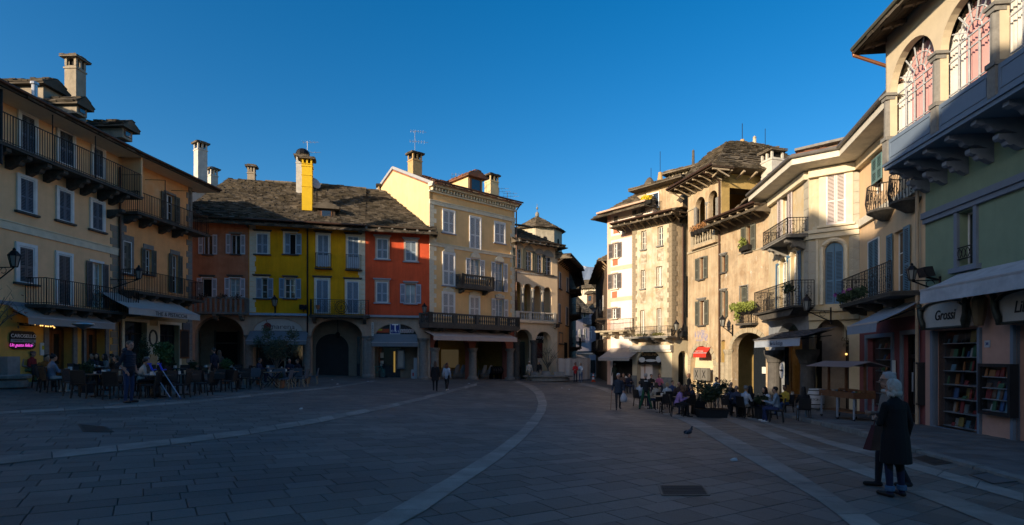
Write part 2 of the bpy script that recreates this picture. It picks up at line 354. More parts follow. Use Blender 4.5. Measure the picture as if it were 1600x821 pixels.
    def stone_rail(s, par, pts, z, h, m, step=.22, post=2.2):
        mb = MB(); bb = MB()
        for (a, oa), (b, ob) in zip(pts[:-1], pts[1:]):
            A_, B_ = Vector((a, -oa, 0)), Vector((b, -ob, 0)); L_ = (B_-A_).length
            mb.beam(A_+Vector((0,0,z+h-.06)), B_+Vector((0,0,z+h-.06)), .22, .12); mb.beam(A_+Vector((0,0,z+.06)), B_+Vector((0,0,z+.06)), .2, .12)
            k = max(1, round(L_/post))
            for i in range(k+1):
                p = A_.lerp(B_, i/k); mb.box(p.x-.14, p.x+.14, p.y-.14, p.y+.14, z-.002, z+h+.012)
            n = max(2, int(L_/step))
            for i in range(1, n):
                p = A_.lerp(B_, i/n)
                bb.lathe([(.05,.12),(.05,.16),(.03,.19),(.075,.32),(.07,.4),(.03,h*.62),(.05,h*.72),(.05,h-.12)], (p.x, p.y, z), 7)
        mk('balustrade', mb, m, par); mk('balusters', bb, m, par, kind='stuff', smooth=True)
    def eave(s, u0, u1, z, over, th=.14, m=WOODD, name='eave', slope=.0, step=0, rm=None, rs=(.1, .13), y1=.3, drop=.3, strut=True):
        mb = MB(); mb.hexa([(u0,-over,z-slope*over),(u1,-over,z-slope*over),(u1,y1,z+slope*y1),(u0,y1,z+slope*y1),(u0,-over,z+th-slope*over),(u1,-over,z+th-slope*over),(u1,y1,z+th+slope*y1),(u0,y1,z+th+slope*y1)])
        e = s.add(name, mb, m)
        if step:
            n = max(1, round((u1-u0)/step))
            for i in range(n+1):
                u = u0+.1+(u1-u0-.2)*i/n; rb = MB(); rb.beam((u, -over*.94, z-.07-slope*over*.94), (u, 0, z-.07), rs[0], rs[1])
                if strut: rb.beam((u, -over*.7, z-.1-slope*over), (u, 0, z-.15-drop), rs[0]*.8, rs[1]*.8)
                mk('rafter', rb, rm or m, e)
        return e
    def gutter(s, u0, u1, z, over, m=None):
        return s.add('gutter', MB().tube([(u0, -over, z), (u1, -over, z)], .07, 8), m or flat('brown_copper_gutter', (.09, .05, .035), .5, metal=.5))
    def pipe(s, u, z0, z1, out=.1, m=None, top=None):
        pts = ([(u, -top, z1+.45)] if top else [])+[(u, -out, z1), (u, -out, z0)]
        return s.add('downpipe', MB().tube(pts, .055, 8), m or flat('brown_copper_gutter', (.09, .05, .035), .5, metal=.5))
    def band(s, z0, z1, m, u0=None, u1=None, out=.06, name='string_course'):
        return s.add(name, MB().box(u0 if u0 is not None else 0, u1 if u1 is not None else s.L, -out, .02, z0, z1), m)
    def roof(s, u0, u1, z, over, run, rise, m=PIODE, row=.35, wid=.5, th=.05, hip0=0, hip1=0, back=True, stuff=True):
        o = over; k = rise/(run+o) if False else rise/run; ze = z-o*k
        mb = MB(); A_, B_, C_, D_ = (u0,-o,ze), (u1,-o,ze), (u1-hip1,run,z+rise), (u0+hip0,run,z+rise)
        body = MB().quad(A_, B_, C_, D_); body.quad((u0, 2*run+o, ze), (u1, 2*run+o, ze), C_, D_)
        body.add([A_, D_, (u0, 2*run+o, ze)], [(0,1,2)]); body.add([B_, C_, (u1, 2*run+o, ze)], [(0,1,2)])
        r = s.add('roof', body, m)
        tiles(mb, A_, B_, C_, D_, row, wid, th)
        if hip0: tiles(mb, (u0, 2*run+o, ze), A_, D_, D_, row, wid, th)
        if hip1: tiles(mb, B_, (u1, 2*run+o, ze), C_, C_, row, wid, th)
        if not hip0: tiles(mb, (u0, run, z+rise), (u1, run, z+rise), (u1, run+.3, z+rise-.02), (u0, run+.3, z+rise-.02), .2, .7, th*1.5)
        mk('roof_slabs', mb, m, r, kind='stuff'); return r
    def quoins(s, u, z0, z1, m, side=1, h=.32, w_=(.42, .26), out=.03, alt=True):
        z = z0; i = 0; me = {}
        while z < z1-.05:
            ww = w_[i % 2]; a, b = (u, u+ww*side) if side > 0 else (u-ww, u)
            if ww not in me:
                t = bpy.data.meshes.new('quoin_stone'); q = MB().box(min(0, ww*side), max(0, ww*side), -out, .015, .008, h-.008); t.from_pydata(q.v, [], q.f); t.materials.append(m); me[ww] = t
            o = bpy.data.objects.new('quoin_stone', me[ww]); COL.objects.link(o); o.parent = s.root; o.location = (u, 0, z); z += h; i += 1
    def awning(s, u0, u1, zt, dep, drop, val, m, mv=None, mt=None, name='awning', arms=True, stripe=0):
        mb = MB(); n = 14
        prev = None
        for i in range(n+1):
            u = u0+(u1-u0)*i/n; sag = .02*math.sin(i*2.1)
            cur = ((u, -.02, zt), (u, -dep*.5, zt-drop*.5-.03+sag), (u, -dep, zt-drop))
            if prev: mb.quad(prev[0], cur[0], cur[1], prev[1]); mb.quad(prev[1], cur[1], cur[2], prev[2])
            prev = cur
        a = s.add(name, mb, m, smooth=True)
        vb = MB()
        for i in range(n):
            ua, ub = u0+(u1-u0)*i/n, u0+(u1-u0)*(i+1)/n; w1, w2 = .015*math.sin(i*1.7), .015*math.sin((i+1)*1.7)
            vb.quad((ua, -dep-.01, zt-drop), (ub, -dep-.01, zt-drop), (ub, -dep-.02+w2, zt-drop-val), (ua, -dep-.02+w1, zt-drop-val))
        mk('valance', vb, mv or m, a)
        mk('front_bar', MB().beam((u0-.03, -dep, zt-drop+.0), (u1+.03, -dep, zt-drop+.0), .05, .05), flat('awning_bar_grey', (.35, .35, .36), .4), a)
        if arms: mk('arm', MB().beam((u0+.2, -.05, zt-.25), (u0+.2, -dep, zt-drop-.04), .04, .04).beam((u1-.2, -.05, zt-.25), (u1-.2, -dep, zt-drop-.04), .04, .04), IRON, a)
        return a
def chimney(b, u, y, z0, z1, w_, d_, m, cap=PIODE, holes=True, capm=.16):
    c = b.add('chimney', MB().box(u-w_/2, u+w_/2, y-d_/2, y+d_/2, z0, z1-.5).box(u-w_/2-.04, u+w_/2+.04, y-d_/2-.04, y+d_/2+.04, z1-.56, z1-.48).box(u-w_/2+.01, u+w_/2-.01, y-d_/2+.01, y+d_/2-.01, z1-.48, z1-.4)
      .box(u-w_/2, u-w_/2+.12, y-d_/2, y-d_/2+.12, z1-.4, z1).box(u+w_/2-.12, u+w_/2, y-d_/2, y-d_/2+.12, z1-.4, z1).box(u-w_/2, u-w_/2+.12, y+d_/2-.12, y+d_/2, z1-.4, z1).box(u+w_/2-.12, u+w_/2, y+d_/2-.12, y+d_/2, z1-.4, z1)
      .box(u-.06, u+.06, y-d_/2, y+d_/2, z1-.4, z1), m)
    mk('flue_core', MB().box(u-w_/2+.16, u+w_/2-.16, y-d_/2+.12, y+d_/2-.12, z1-.4, z1), DARK, c)
    cb = MB(); o = capm; h = .22
    cb.box(u-w_/2-o, u+w_/2+o, y-d_/2-o, y+d_/2+o, z1, z1+.06)
    tiles(cb, (u-w_/2-o, y-d_/2-o, z1+.06), (u+w_/2+o, y-d_/2-o, z1+.06), (u, y, z1+.06+h), (u, y, z1+.06+h), .2, .35, .04)
    tiles(cb, (u+w_/2+o, y-d_/2-o, z1+.06), (u+w_/2+o, y+d_/2+o, z1+.06), (u, y, z1+.06+h), (u, y, z1+.06+h), .2, .35, .04)
    tiles(cb, (u-w_/2-o, y+d_/2+o, z1+.06), (u-w_/2-o, y-d_/2-o, z1+.06), (u, y, z1+.06+h), (u, y, z1+.06+h), .2, .35, .04)
    mk('chimney_cap', cb, cap, c); return c
def antenna(loc, h, label, rods=5, rz=0, big=False):
    e = empty('roof_antenna', loc, rz, label, 'antenna', 'television antennas on the roofs')
    m = flat('aluminium', (.45, .45, .46), .35, metal=.7)
    mk('mast', MB().tube([(0,0,0), (0,0,h)], .025, 6), m, e)
    mb = MB()
    for z, L_ in ((h-.08, 1.3), (h*.55, 1.5)):
        mb.tube([(-.3*L_, 0, z), (.7*L_, 0, z)], .014, 5)
        for i in range(rods): x = -.25*L_+.9*L_*i/rods; mb.tube([(x, -.3, z), (x, .3, z)], .008, 4); mb.tube([(x, 0, z-.12), (x, 0, z+.12)], .008, 4)
    mk('dipole_array', mb, m, e); return e
# ================================================================== the setting
sky_blue = None
# ---- left side of the square
tan = mat('tan_plaster', (.86, .53, .28), .92, var=.07, scale=1.2, bump=.12, streak=.08)
ochre = mat('ochre_yellow_plaster', (.72, .40, .09), .92, var=.08, scale=1.5, bump=.12, streak=.1)
orange = mat('orange_plaster', (.86, .42, .17), .92, var=.10, scale=1.0, bump=.12, streak=.12, col2=(.76, .46, .24), mask=.6)
shgrey = mat('grey_brown_shutter_paint', (.12, .11, .11), .6, var=.06, bump=.05)
shblue = mat('blue_grey_shutter_paint', (.10, .13, .17), .6, var=.06, bump=.05)
shgreen = mat('grey_green_shutter_paint', (.10, .105, .085), .6, var=.06, bump=.05)
eavew = mat('pale_painted_eave', (.80, .68, .50), .8, var=.06, bump=.1)
L1 = Bld('town_house', 'tan plastered house with long top balcony and yellow ground floor, far left', 'A', 0, 22.0, 185, 28.2)
b = L1; g = b.g; U0 = -7.0; zt = b.P(240, 382)[1]
zl = b.P(90, 347, c='B')[1]; za = b.P(230, 82, c='B')[1]
wins = [b.rect(85, 148, 330, 487), b.rect(249, 311, 400, 542), b.rect(395, 440, 470, 594)]
wins2 = [b.rect(80, 143, 600, 746), b.rect(247, 302, 652, 784), b.rect(390, 438, 700, 822)]
w3a = b.rect(72, 133, 118, 264, c='B'); w3b = b.rect(229, 281, 150, 352, c='B'); w3c = b.rect(366, 408, 182, 360, c='B')
d1 = b.rect(192, 290, 440, 600, c='B'); d1 = (d1[0], d1[1], g, d1[3]); d2 = b.rect(342, 420, 445, 600, c='B'); d2 = (d2[0], d2[1], g, d2[3])
b.wall(U0, b.L, zl, zt, [w3c], tan, .25)
b.wall(U0, b.L, g, zl, [d1, d2], ochre, .45, name='ground_floor_wall')
b.mass(U0, b.L, g, zt, 11, tan, .5)
for r in wins: b.window(r, 'closed', shblue, sur=WHITE, sill=False)
for r in wins2: b.window(r, 'closed', shblue, sur=WHITE)
b.window(w3a, 'closed', shgrey, sur=WHITE, sw=.14); b.window(w3b, 'closed', shgrey, sur=WHITE, sill=False); b.window(w3c, 'open', shgrey, sur=WHITE, sill=False, bars=(2, 3), curtain=flat('lace_curtain', (.5, .5, .47)))
b.band(za-.16, za+.16, CREAM, U0, b.L, .07); b.add('string_course', MB().box(U0, b.L, -.11, .02, za+.16, za+.2), CREAM)
b.band(zl-.1, zl+.06, flat('blue_grey_band', (.2, .22, .25)), U0, b.L, .05)
# top balcony
zf = b.P(285, 548, out=1.1)[1]; cu = [b.U(x, 590, 1.0) for x in (-160, -75, 40, 130, 215, 285, 380, 435, 505, 550)]
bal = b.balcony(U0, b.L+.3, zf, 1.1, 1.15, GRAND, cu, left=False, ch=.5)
b.add('side_partition', MB().box(b.L+.22, b.L+.34, -1.05, 0, zf-.1, zt+.05), tan)
for x in (225, 408):
    u = b.U(x, 450, 1.05); z = zf+2.35; b.add('clothes_line_pole', MB().tube([(u, -1.05, zf), (u, -1.05, z)], .022).tube([(u, -1.05, z), (u-.35, -.0, z-.05)], .018), IRON)
b.add('clothes_line_pole', MB().tube([(b.U(5, 450, 1.05), -1.05, zf-.9), (b.U(5, 450, 1.05), -1.05, zt)], .05), IRON)
# lower balcony
zf = b.P(350, 364, out=1.0, c='B')[1]; ua = b.P(187, 360, 1.0, 'B')[0]; ub = b.L+.25
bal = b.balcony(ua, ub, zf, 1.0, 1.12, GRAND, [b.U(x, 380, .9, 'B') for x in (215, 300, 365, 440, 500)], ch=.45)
mb = MB(); uc = b.P(393, 310, 1.0, 'B')[0]
for rr in (.46, .34, .2): mb.tube([(uc+math.cos(q*math.pi/8)*rr*.7, -1.0, zf+.56+math.sin(q*math.pi/8)*rr) for q in range(16)], .013, 4, True)
mk('rosette', mb, IRON, bal)
# eave and roof
ev = b.eave(U0, b.L, zt, 1.25, .16, eavew, slope=.02)
b.add('fascia', MB().box(U0, b.L, -1.35, -1.25, zt-.02, zt+.2), WOODD); b.gutter(U0, b.L, zt+.13, 1.42)
b.roof(U0, b.L, zt+.62, 1.35, 5.5, 2.6)
# downpipe at the boundary, ground-floor details
b.quoins(b.L-.05, g, zt-3.6, mat('grey_quoin_paint', (.30, .25, .19), .9, var=.1), -1, .34, (.34, .5))
for r, nm in ((d1, 1), (d2, 2)):
    u0, u1, z0, z1 = r
    b.add('door_surround', MB().box(u0-.22, u0, -.06, .05, g, z1+.2).box(u1, u1+.22, -.06, .05, g, z1+.2).box(u0, u1, -.058, .05, z1, z1+.2), GRAN)
    gz_ = b.Zg((u0+u1)/2)+.05
    dr = b.add('door', MB().box(u0, u1, .42, .5, z1-.12, z1).box(u0, u0+.1, .42, .5, gz_, z1-.12).box(u1-.1, u1, .42, .5, gz_, z1-.12), WOODB)
    mid = (u0+u1)/2
    for a_, b_ in ((u0+.1, mid-.01), (mid+.01, u1-.1)):
        lf = mk('door_leaf', MB().box(a_, b_, .44, .48, gz_, gz_+.7).box(a_, a_+.12, .44, .48, gz_+.7, z1-.12).box(b_-.12, b_, .44, .48, gz_+.7, z1-.12).box(a_+.12, b_-.12, .44, .48, z1-.3, z1-.12), mat('varnished_door_wood', (.24, .08, .02), .4, var=.2), dr)
        mk('pane', MB().quad((a_+.12, .47, gz_+.7), (b_-.12, .47, gz_+.7), (b_-.12, .47, z1-.3), (a_+.12, .47, z1-.3)), GLASS, dr)
awg = mat('beige_awning_cloth', (.34, .30, .27), .9, var=.06, bump=.1, bscale=60)
aw_ua, aw_z = b.P(30, 384, .02, 'B'); aw_ub = b.P(460, 420, .9, 'B')[0]
zfr = b.P(250, 432, .9, 'B')[1]
L1aw = dict(u0=aw_ua, u1=aw_ub, zb=zfr)
b.awning(aw_ua, aw_ub, zfr+.75, .9, .5, .3, awg)
# sign with neon script
sg_u0, sg_z0 = b.P(44, 527, .1, 'B'); sg_u1, sg_z1 = b.P(145, 458, .1, 'B')
blk = flat('black_sign_board', (.02, .02, .022), .5); wl = flat('white_lettering', (.9, .9, .9), .6)
def sign(b, u0, u1, z0, z1, m=blk, out=.08, cut=.12, label='sign_board', t=.05):
    return b.add(label, MB().prism([(u0+cut, z0), (u1-cut, z0), (u1, z0+cut), (u1, z1-cut), (u1-cut, z1), (u0+cut, z1), (u0, z1-cut), (u0, z0+cut)], -out, -out+t), m)
sb = sign(b, sg_u0, sg_u1, sg_z0, sg_z1); W_ = sg_u1-sg_u0; hh = sg_z1-sg_z0; cx = (sg_u0+sg_u1)/2
text('CAROSELLO', hh*.27, (cx, -.1, sg_z1-hh*.28), sb, wl)
mk('grey_strip', MB().box(sg_u0, sg_u1, -.092, -.081, sg_z1-hh*.62, sg_z1-hh*.46), flat('pale_grey_print', (.35, .35, .36)), sb)
text('COFFEE BAR · CAFFETTERIA', hh*.1, (cx, -.096, sg_z1-hh*.54), sb, flat('dark_print', (.06, .06, .06)))
text('Un gusto felice', hh*.26, (cx-W_*.12, -.11, sg_z1-hh*.79), sb, flat('neon_pink', (.6, .05, .5), emit=(1, .10, .75, .5)), name='neon_script', shear=.4, sx=.85)
mk('roundel', MB().tube([(cx+W_*.36+math.cos(q*.628)*hh*.07, -.1, sg_z1-hh*.74+math.sin(q*.628)*hh*.07) for q in range(10)], .012, 4, True), wl, sb)
mk('sign_lamp', MB().box(cx-W_*.28, cx-W_*.04, -.4, -.2, sg_z1+.22, sg_z1+.3).box(cx+W_*.02, cx+W_*.26, -.4, -.2, sg_z1+.22, sg_z1+.3).tube([(cx-W_*.16, -.3, sg_z1+.3), (cx-W_*.16, 0, sg_z1+.34)], .02).tube([(cx+W_*.14, -.3, sg_z1+.3), (cx+W_*.14, 0, sg_z1+.34)], .02), IRON, sb)
nu, nz0 = b.P(174, 530, .05, 'B'); b.add('notice', MB().box(nu-.14, nu+.14, -.04, -.01, nz0-.25, nz0+.3), flat('white_notice', (.6, .6, .55)))
mk('notice_print', MB().box(nu-.06, nu+.07, -.046, -.041, nz0, nz0+.18), flat('yellow_print', (.6, .45, .03)), b.root)
# ------------------------------------------------ L2 orange house
L2 = Bld('town_house', 'orange plastered house with grey corner stones and cream awning, beside the tan house', 'A', 185, 28.2, 300, 33.7)
b = L2; g = b.g; zt = b.P(690, 606)[1]+.28
o1 = b.rect(707, 745, 668, 780); w2 = [b.rect(490, 525, 95, 225, c='B')]; o2 = b.rect(580, 608, 128, 228, c='B'); o3 = b.rect(688, 714, 150, 303, c='B')
h1 = b.rect(497, 587, 418, 600, c='B'); h1 = (h1[0], h1[1], g, h1[3]); h2 = b.rect(638, 717, 430, 600, c='B'); h2 = (h2[0], h2[1], g, h2[3])
zl = b.P(640, 322, c='B')[1]-.35
b.wall(0, b.L, zl, zt, [o1, o2, o3], orange, .25); b.wall(0, b.L, g, zl, [h1, h2], mat('cream_ochre_plaster', (.42, .32, .18), .92, var=.08, scale=1.5, bump=.12, streak=.12), .4, name='ground_floor_wall')
b.mass(0, b.L, g, zt, 11, orange, .5)
b.window(o1, 'open', shgreen, sur=GRAN, shw=(o1[1]-o1[0])*.5); b.window(w2[0], 'closed', shgreen, sur=GRAN, surtop=.3); b.window(o2, 'open', shgreen, sur=GRAN, surtop=.25); b.window(o3, 'open', shgreen, sur=GRAN, surtop=.25, sill=False)
zf = b.P(700, 775, out=1.0)[1]
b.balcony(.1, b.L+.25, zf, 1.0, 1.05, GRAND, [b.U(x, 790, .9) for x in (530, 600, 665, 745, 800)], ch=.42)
zf = b.P(650, 308, out=.9, c='B')[1]
b.balcony(.0, b.L-.1, zf, .9, 1.1, GRAND, [b.U(x, 312, .8, 'B') for x in (540, 580, 630, 690, 735, 775)], ch=.36)
for x in (706, 812):
    u = b.U(x, 650, .95); z = b.P(690, 600, .95)[1]; b.add('clothes_line_pole', MB().tube([(u, -.95, z-1.6), (u, -.95, z)], .02).tube([(u, -.95, z), (u-.3, 0, z-.03)], .016), IRON)
b.eave(0, b.L+.9, zt, 1.15, .16, eavew, slope=.02); b.add('fascia', MB().box(-.0, b.L+.9, -1.25, -1.15, zt-.02, zt+.2), WOODD); b.gutter(0, b.L+.9, zt+.13, 1.32)
b.roof(0, b.L+.9, zt+.6, 1.25, 5.5, 2.4)
b.pipe(-.02, L1.P(0,0)[1]*0+b.g, zt-.6, .12)
b.quoins(b.L, g, zt, GRAN, -1, .36, (.34, .5)); b.quoins(.0, zl+.3, zt-2.9, GRAN, 1, .36, (.34, .5))
u0, z0 = b.P(515, 372, 1.7, 'B'); u1 = b.P(800, 400, 1.7, 'B')[0]; zb = b.P(655, 376, 1.7, 'B')[1]
L2_top = b.P(640, 345, .02, 'B')[1]
a = b.awning(u0, u1, L2_top+.25, 1.7, L2_top+.25-zb, .32, mat('pale_cream_awning_cloth', (.42, .40, .37), .9, var=.06, bump=.1, bscale=60))
text('THE & PISTACCHI', .3, ((u0+u1)/2+.3, -1.75, zb-.17), a, flat('dark_print', (.06, .06, .06)))
for h in (h1, h2):
    b.add('door_surround', MB().box(h[0]-.16, h[0], -.05, .05, g, h[3]+.16).box(h[1], h[1]+.16, -.05, .05, g, h[3]+.16).box(h[0], h[1], -.048, .05, h[3], h[3]+.16), CREAM)
    b.add('shop_front', MB().box(h[0], h[0]+.08, .3, .36, g, h[3]).box(h[1]-.08, h[1], .3, .36, g, h[3]).box((h[0]+h[1])/2-.04, (h[0]+h[1])/2+.04, .3, .36, g, h[3]-.6).box(h[0], h[1], .3, .36, h[3]-.66, h[3]-.58), IRON)
    b.add('pane', MB().quad((h[0], .34, g), (h[1], .34, g), (h[1], .34, h[3]), (h[0], .34, h[3])), GLASS)
pu, pz = b.P(319, 588, .05, 'AA'); ps = b.add('poster', MB().box(pu-.42, pu+.42, -.06, -.01, pz-.8, pz+.8), flat('cream_poster', (.5, .47, .36)))
mk('poster_emblem', MB().tube([(pu+math.cos(q*.393)*.27, -.07, pz+.12+math.sin(q*.393)*.42) for q in range(16)], .06, 5, True), flat('dark_print', (.06, .06, .06)), ps)
mu, mz = b.P(725, 635, .05, 'AA'); b.add('menu_board', MB().box(mu-.4, mu+.4, -.07, -.01, mz-.9, mz+.85), WOODB); b.add('menu_slate', MB().box(mu-.32, mu+.32, -.085, -.07, mz-.8, mz+.75), blk)
mu, mz = b.P(748, 438, .05, 'AA'); b.add('name_plate', MB().box(mu-.3, mu+.3, -.07, -.01, mz-.32, mz+.32), flat('grey_plate', (.12, .12, .13)))
# ------------------------------------------------ the roofscape of the two left houses
for (B_, u_, y_, zb_, zt_, w_, d_, c_) in ((L1, L1.U(330, 300, -2.2), 2.3, 13.4, L1.P(333, 98, -2.2)[1], .62, .62, 'A'),): chimney(B_, u_, y_, zb_, zt_, w_, d_, mat('grey_render', (.34, .29, .22), .9, var=.15, bump=.2, streak=.2))
def dormer(b, u, y, z, w_, h, dpt, m, roofm=PIODE, win=True, ov=.35):
    d = b.add('dormer', MB().box(u-w_/2, u+w_/2, y, y+dpt, z, z+h), m)
    rb = MB(); rb.prism([(u-w_/2-ov, z+h-.05), (u+w_/2+ov, z+h-.05), (u+w_/2+ov, z+h+.03), (u, z+h+.5), (u-w_/2-ov, z+h+.03)], y-ov, y+dpt)
    tiles(rb, (u-w_/2-ov, y+dpt, z+h+.03), (u-w_/2-ov, y-ov, z+h+.03), (u, y-ov, z+h+.5), (u, y+dpt, z+h+.5), .3, .4)
    tiles(rb, (u+w_/2+ov, y-ov, z+h+.03), (u+w_/2+ov, y+dpt, z+h+.03), (u, y+dpt, z+h+.5), (u, y-ov, z+h+.5), .3, .4)
    mk('dormer_roof', rb, roofm, d)
    if win: mk('window', MB().box(u-w_*.32, u+w_*.32, y-.03, y-.005, z+h*.25, z+h*.85), WOODB, d); mk('pane', MB().box(u-w_*.25, u+w_*.25, y-.04, y-.031, z+h*.3, z+h*.8), GLASS, d)
grend = MATS['grey_render']
dormer(L1, L1.U(225, 230, -1.6), 1.6, 13.5, 1.0, 1.0, 3.0, grend, win=False, ov=.25)
dormer(L1, L1.U(350, 300, -.2), .2, 13.25, .6, .42, 2.5, grend, ov=.2)
dormer(L1, L1.U(545, 400, -.2), .2, 13.25, .7, .55, 2.5, grend, ov=.25)
u, z = L1.P(148, 205, -.6); L1.add('steel_flue', MB().lathe([(.11, 0), (.11, .55), (.16, .56), (.16, .66), (.05, .72)], (u, .6, z-.5), 10), flat('aluminium', (.45, .45, .46), .35, metal=.7))
# ------------------------------------------------ white house behind, between left houses and the row
WB = Bld('town_house', 'pale rendered house with a tall white chimney behind the orange house', 'C', 300, 44, 325, 45)
b = WB; pale = mat('pale_old_render', (.55, .52, .46), .92, var=.12, bump=.2, streak=.15)
zt = b.P(90, 330)[1]-1.1; b.wall(-1.2, b.L, b.g, zt, [], pale); b.mass(-1.2, b.L, b.g, zt, 4, pale)
rb = MB(); ap = zt+1.0
b.add('gable_wall', MB().prism([(-1.2, zt), (b.L, zt), (-.1, ap)], 0, 4), pale)
rb = MB(); tiles(rb, (-1.7, -.4, zt-.5), (-1.7, 4.4, zt-.5), (-.1, 4.4, ap+.1), (-.1, -.4, ap+.1)); tiles(rb, (b.L+.4, 4.4, zt-.4), (b.L+.4, -.4, zt-.4), (-.1, -.4, ap+.1), (-.1, 4.4, ap+.1)); b.add('roof', rb, PIODE)
u = b.U(115, 180); chimney(b, u, .6, zt-.4, b.P(100, 90)[1], .75, .75, pale)
u = b.U(170, 300, -2); chimney(b, u, 2, zt-1, b.P(165, 265, -2)[1], .6, .6, pale)
# ------------------------------------------------ the row facing us: brown, yellow, red
bro = mat('brown_terracotta_plaster', (.48, .19, .095), .92, var=.13, scale=1.2, bump=.15, streak=.2, col2=(.48, .22, .12), mask=.55)
yel = mat('strong_yellow_plaster', (.80, .37, .006), .92, var=.10, scale=1.0, bump=.12, streak=.2)
red = mat('brick_red_plaster', (.68, .10, .035), .92, var=.11, scale=1.0, bump=.12, streak=.22)
gfl = mat('pinkish_ground_plaster', (.52, .38, .28), .92, var=.12, scale=1.5, bump=.15, streak=.2)
shlb = mat('pale_blue_shutter_paint', (.26, .33, .40), .6, var=.06, bump=.05)
shlg = mat('lilac_grey_shutter_paint', (.55, .53, .56), .6, var=.05, bump=.05)
Ya = lambda p: 37.5+(p-300)*(41.5-37.5)/370
def line_Y(p, pa=300, A_=37.5, pb=671, B_=41.5):      # depth of the straight row at pixel column p
    a = Vector(((pa-800)/F*A_, A_)); d = Vector(((pb-800)/F*B_, B_))-a; k = (p-800)/F; u = (k*a.y-a.x)/(d.x-k*d.y); return a.y+d.y*u
def rowb(label, p0, p1, c): return Bld('town_house', label, c, p0, line_Y(p0), p1, line_Y(p1))
# --- brown
BR = b = rowb('brown terracotta house with lilac shutters and a slatted balcony beside the yellow house', 288, 388.6, 'Q')
YL = rowb('strong yellow house with pale blue shutters and blue iron balcony', 388.6, 570.5, 'Q')
RD = rowb('brick red house with tobacconist arch, between the yellow and the tan house', 570.5, 672, 'R')
zt = YL.P(560, 62)[1]+.15; zl = YL.P(600, 785)[1]
def arcade(b, arches, zl, thick=.8, dep=3.6, m=gfl, back=None, backm=None):
    """open ground-floor arches with a portico behind"""
    b.wall(0, b.L, b.g, zl, arches, m, thick, name='arcade_wall')
    bm = backm or mat('shaded_portico_plaster', (.30, .23, .17), .9, var=.12)  # darker brown plaster than the arcade front
    q = MB(); q.quad((0, thick, zl), (b.L, thick, zl), (b.L, dep, zl), (0, dep, zl)); q.quad((0, thick-.02, b.g), (0, dep, b.g), (0, dep, zl), (0, thick-.02, zl)); q.quad((b.L, thick-.02, b.g), (b.L, dep, b.g), (b.L, dep, zl), (b.L, thick-.02, zl))
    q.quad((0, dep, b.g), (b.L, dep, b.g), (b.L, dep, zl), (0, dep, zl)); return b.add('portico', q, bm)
def pillar(b, u, r, z1, y=.4, m=GRAN, cap=.3, n=16):
    z0 = b.Zg(u)-.1
    return b.add('column', MB().lathe([(r*1.35, 0), (r*1.35, .22), (r*1.15, .3), (r*1.02, .36), (r*.95, z1-z0-cap), (r*1.05, z1-z0-cap+.03), (r*1.25, z1-z0-.1), (r*1.3, z1-z0-.08), (r*1.3, z1-z0)], (u, y, z0), n), m, smooth=False)
# brown
o = [b.rect(92, 165, 137, 297), b.rect(313, 388, 137, 295), b.rect(82, 160, 488, 645), b.rect(305, 385, 488, 645)]
b.wall(0, b.L, zl, zt, o, bro, .25); b.mass(0, b.L, zl, zt, 12, bro, .5)
wc = flat('light_curtain', (.35, .4, .42))
b.window(o[0], 'open', shlg, sur=None, sw=0, fm=shlg, bars=(2, 1)); b.window(o[1], 'open', shlg, sw=0, fm=shlg, bars=(2, 1), lintel=GRAN)
b.window(o[2], 'open', shlg, sur=WHITE, sw=.08, fm=WHITE, gm=DARK, sill=False, lintel=GRAND, bars=(1, 1)); b.window(o[3], 'open', shlg, sur=WHITE, sw=.08, fm=WHITE, curtain=wc, sill=False, lintel=GRAND)
zf = b.P(215, 758, out=.9)[1]
ub = b.P(435, 700, .9)[0]
bal = b.balcony(0, ub, zf, .9, 1.0, GRAN, [ub-.4, .6, ub/2], rail=None, left=False, ch=.4)
mb = MB()
for (a_, oa), (b_, ob) in (((0, .85), (ub-.05, .85)), ((ub-.05, .85), (ub-.05, 0))):
    A_, B_ = Vector((a_, -oa, 0)), Vector((b_, -ob, 0)); mb.beam(A_+Vector((0,0,zf+.98)), B_+Vector((0,0,zf+.98)), .12, .1)
    n = int((B_-A_).length/.3)
    for i in range(n+1):
        p = A_.lerp(B_, i/max(n, 1)); slat = MB().box(p.x-.07, p.x+.07, p.y-.03, p.y+.03, zf, zf+.94); mk('slat', slat, GRAN, bal)
mk('handrail', mb, GRAN, bal)
fl = MB()
for x in (90, 240, 360): c = b.P(x, 640, .85); fl.leaves((c[0], -.85, zf+1.05), (.45, .2, .22), 90, .07)
mk('flowers', fl, mat('dark_geranium', (.10, .05, .03), .8, island=.5), bal, kind='stuff')
a = b.rect(50, 310, 322, 600, c='D'); arB = [(a[0], a[1], b.g, a[3], b.P(180, 420, c='D')[1])]
pt = arcade(b, arB, zl)
r = b.rect(80, 140, 415, 600, .0, 'D'); k = (b.P(0,0)); 
b.add('doorway', MB().box(1.1, 2.6, 3.4, 3.55, b.g, b.g+3.4), DARK); b.add('doorway_frame', MB().box(1.0, 1.1, 3.35, 3.55, b.g, b.g+3.5).box(2.6, 2.7, 3.35, 3.55, b.g, b.g+3.5).box(1.0, 2.7, 3.35, 3.56, b.g+2.5, b.g+2.6), GRAND)
# graffiti-like white scrawl seen on the shutter inside the arch
scr = flat('grey_scrawl_paint', (.30, .33, .38))
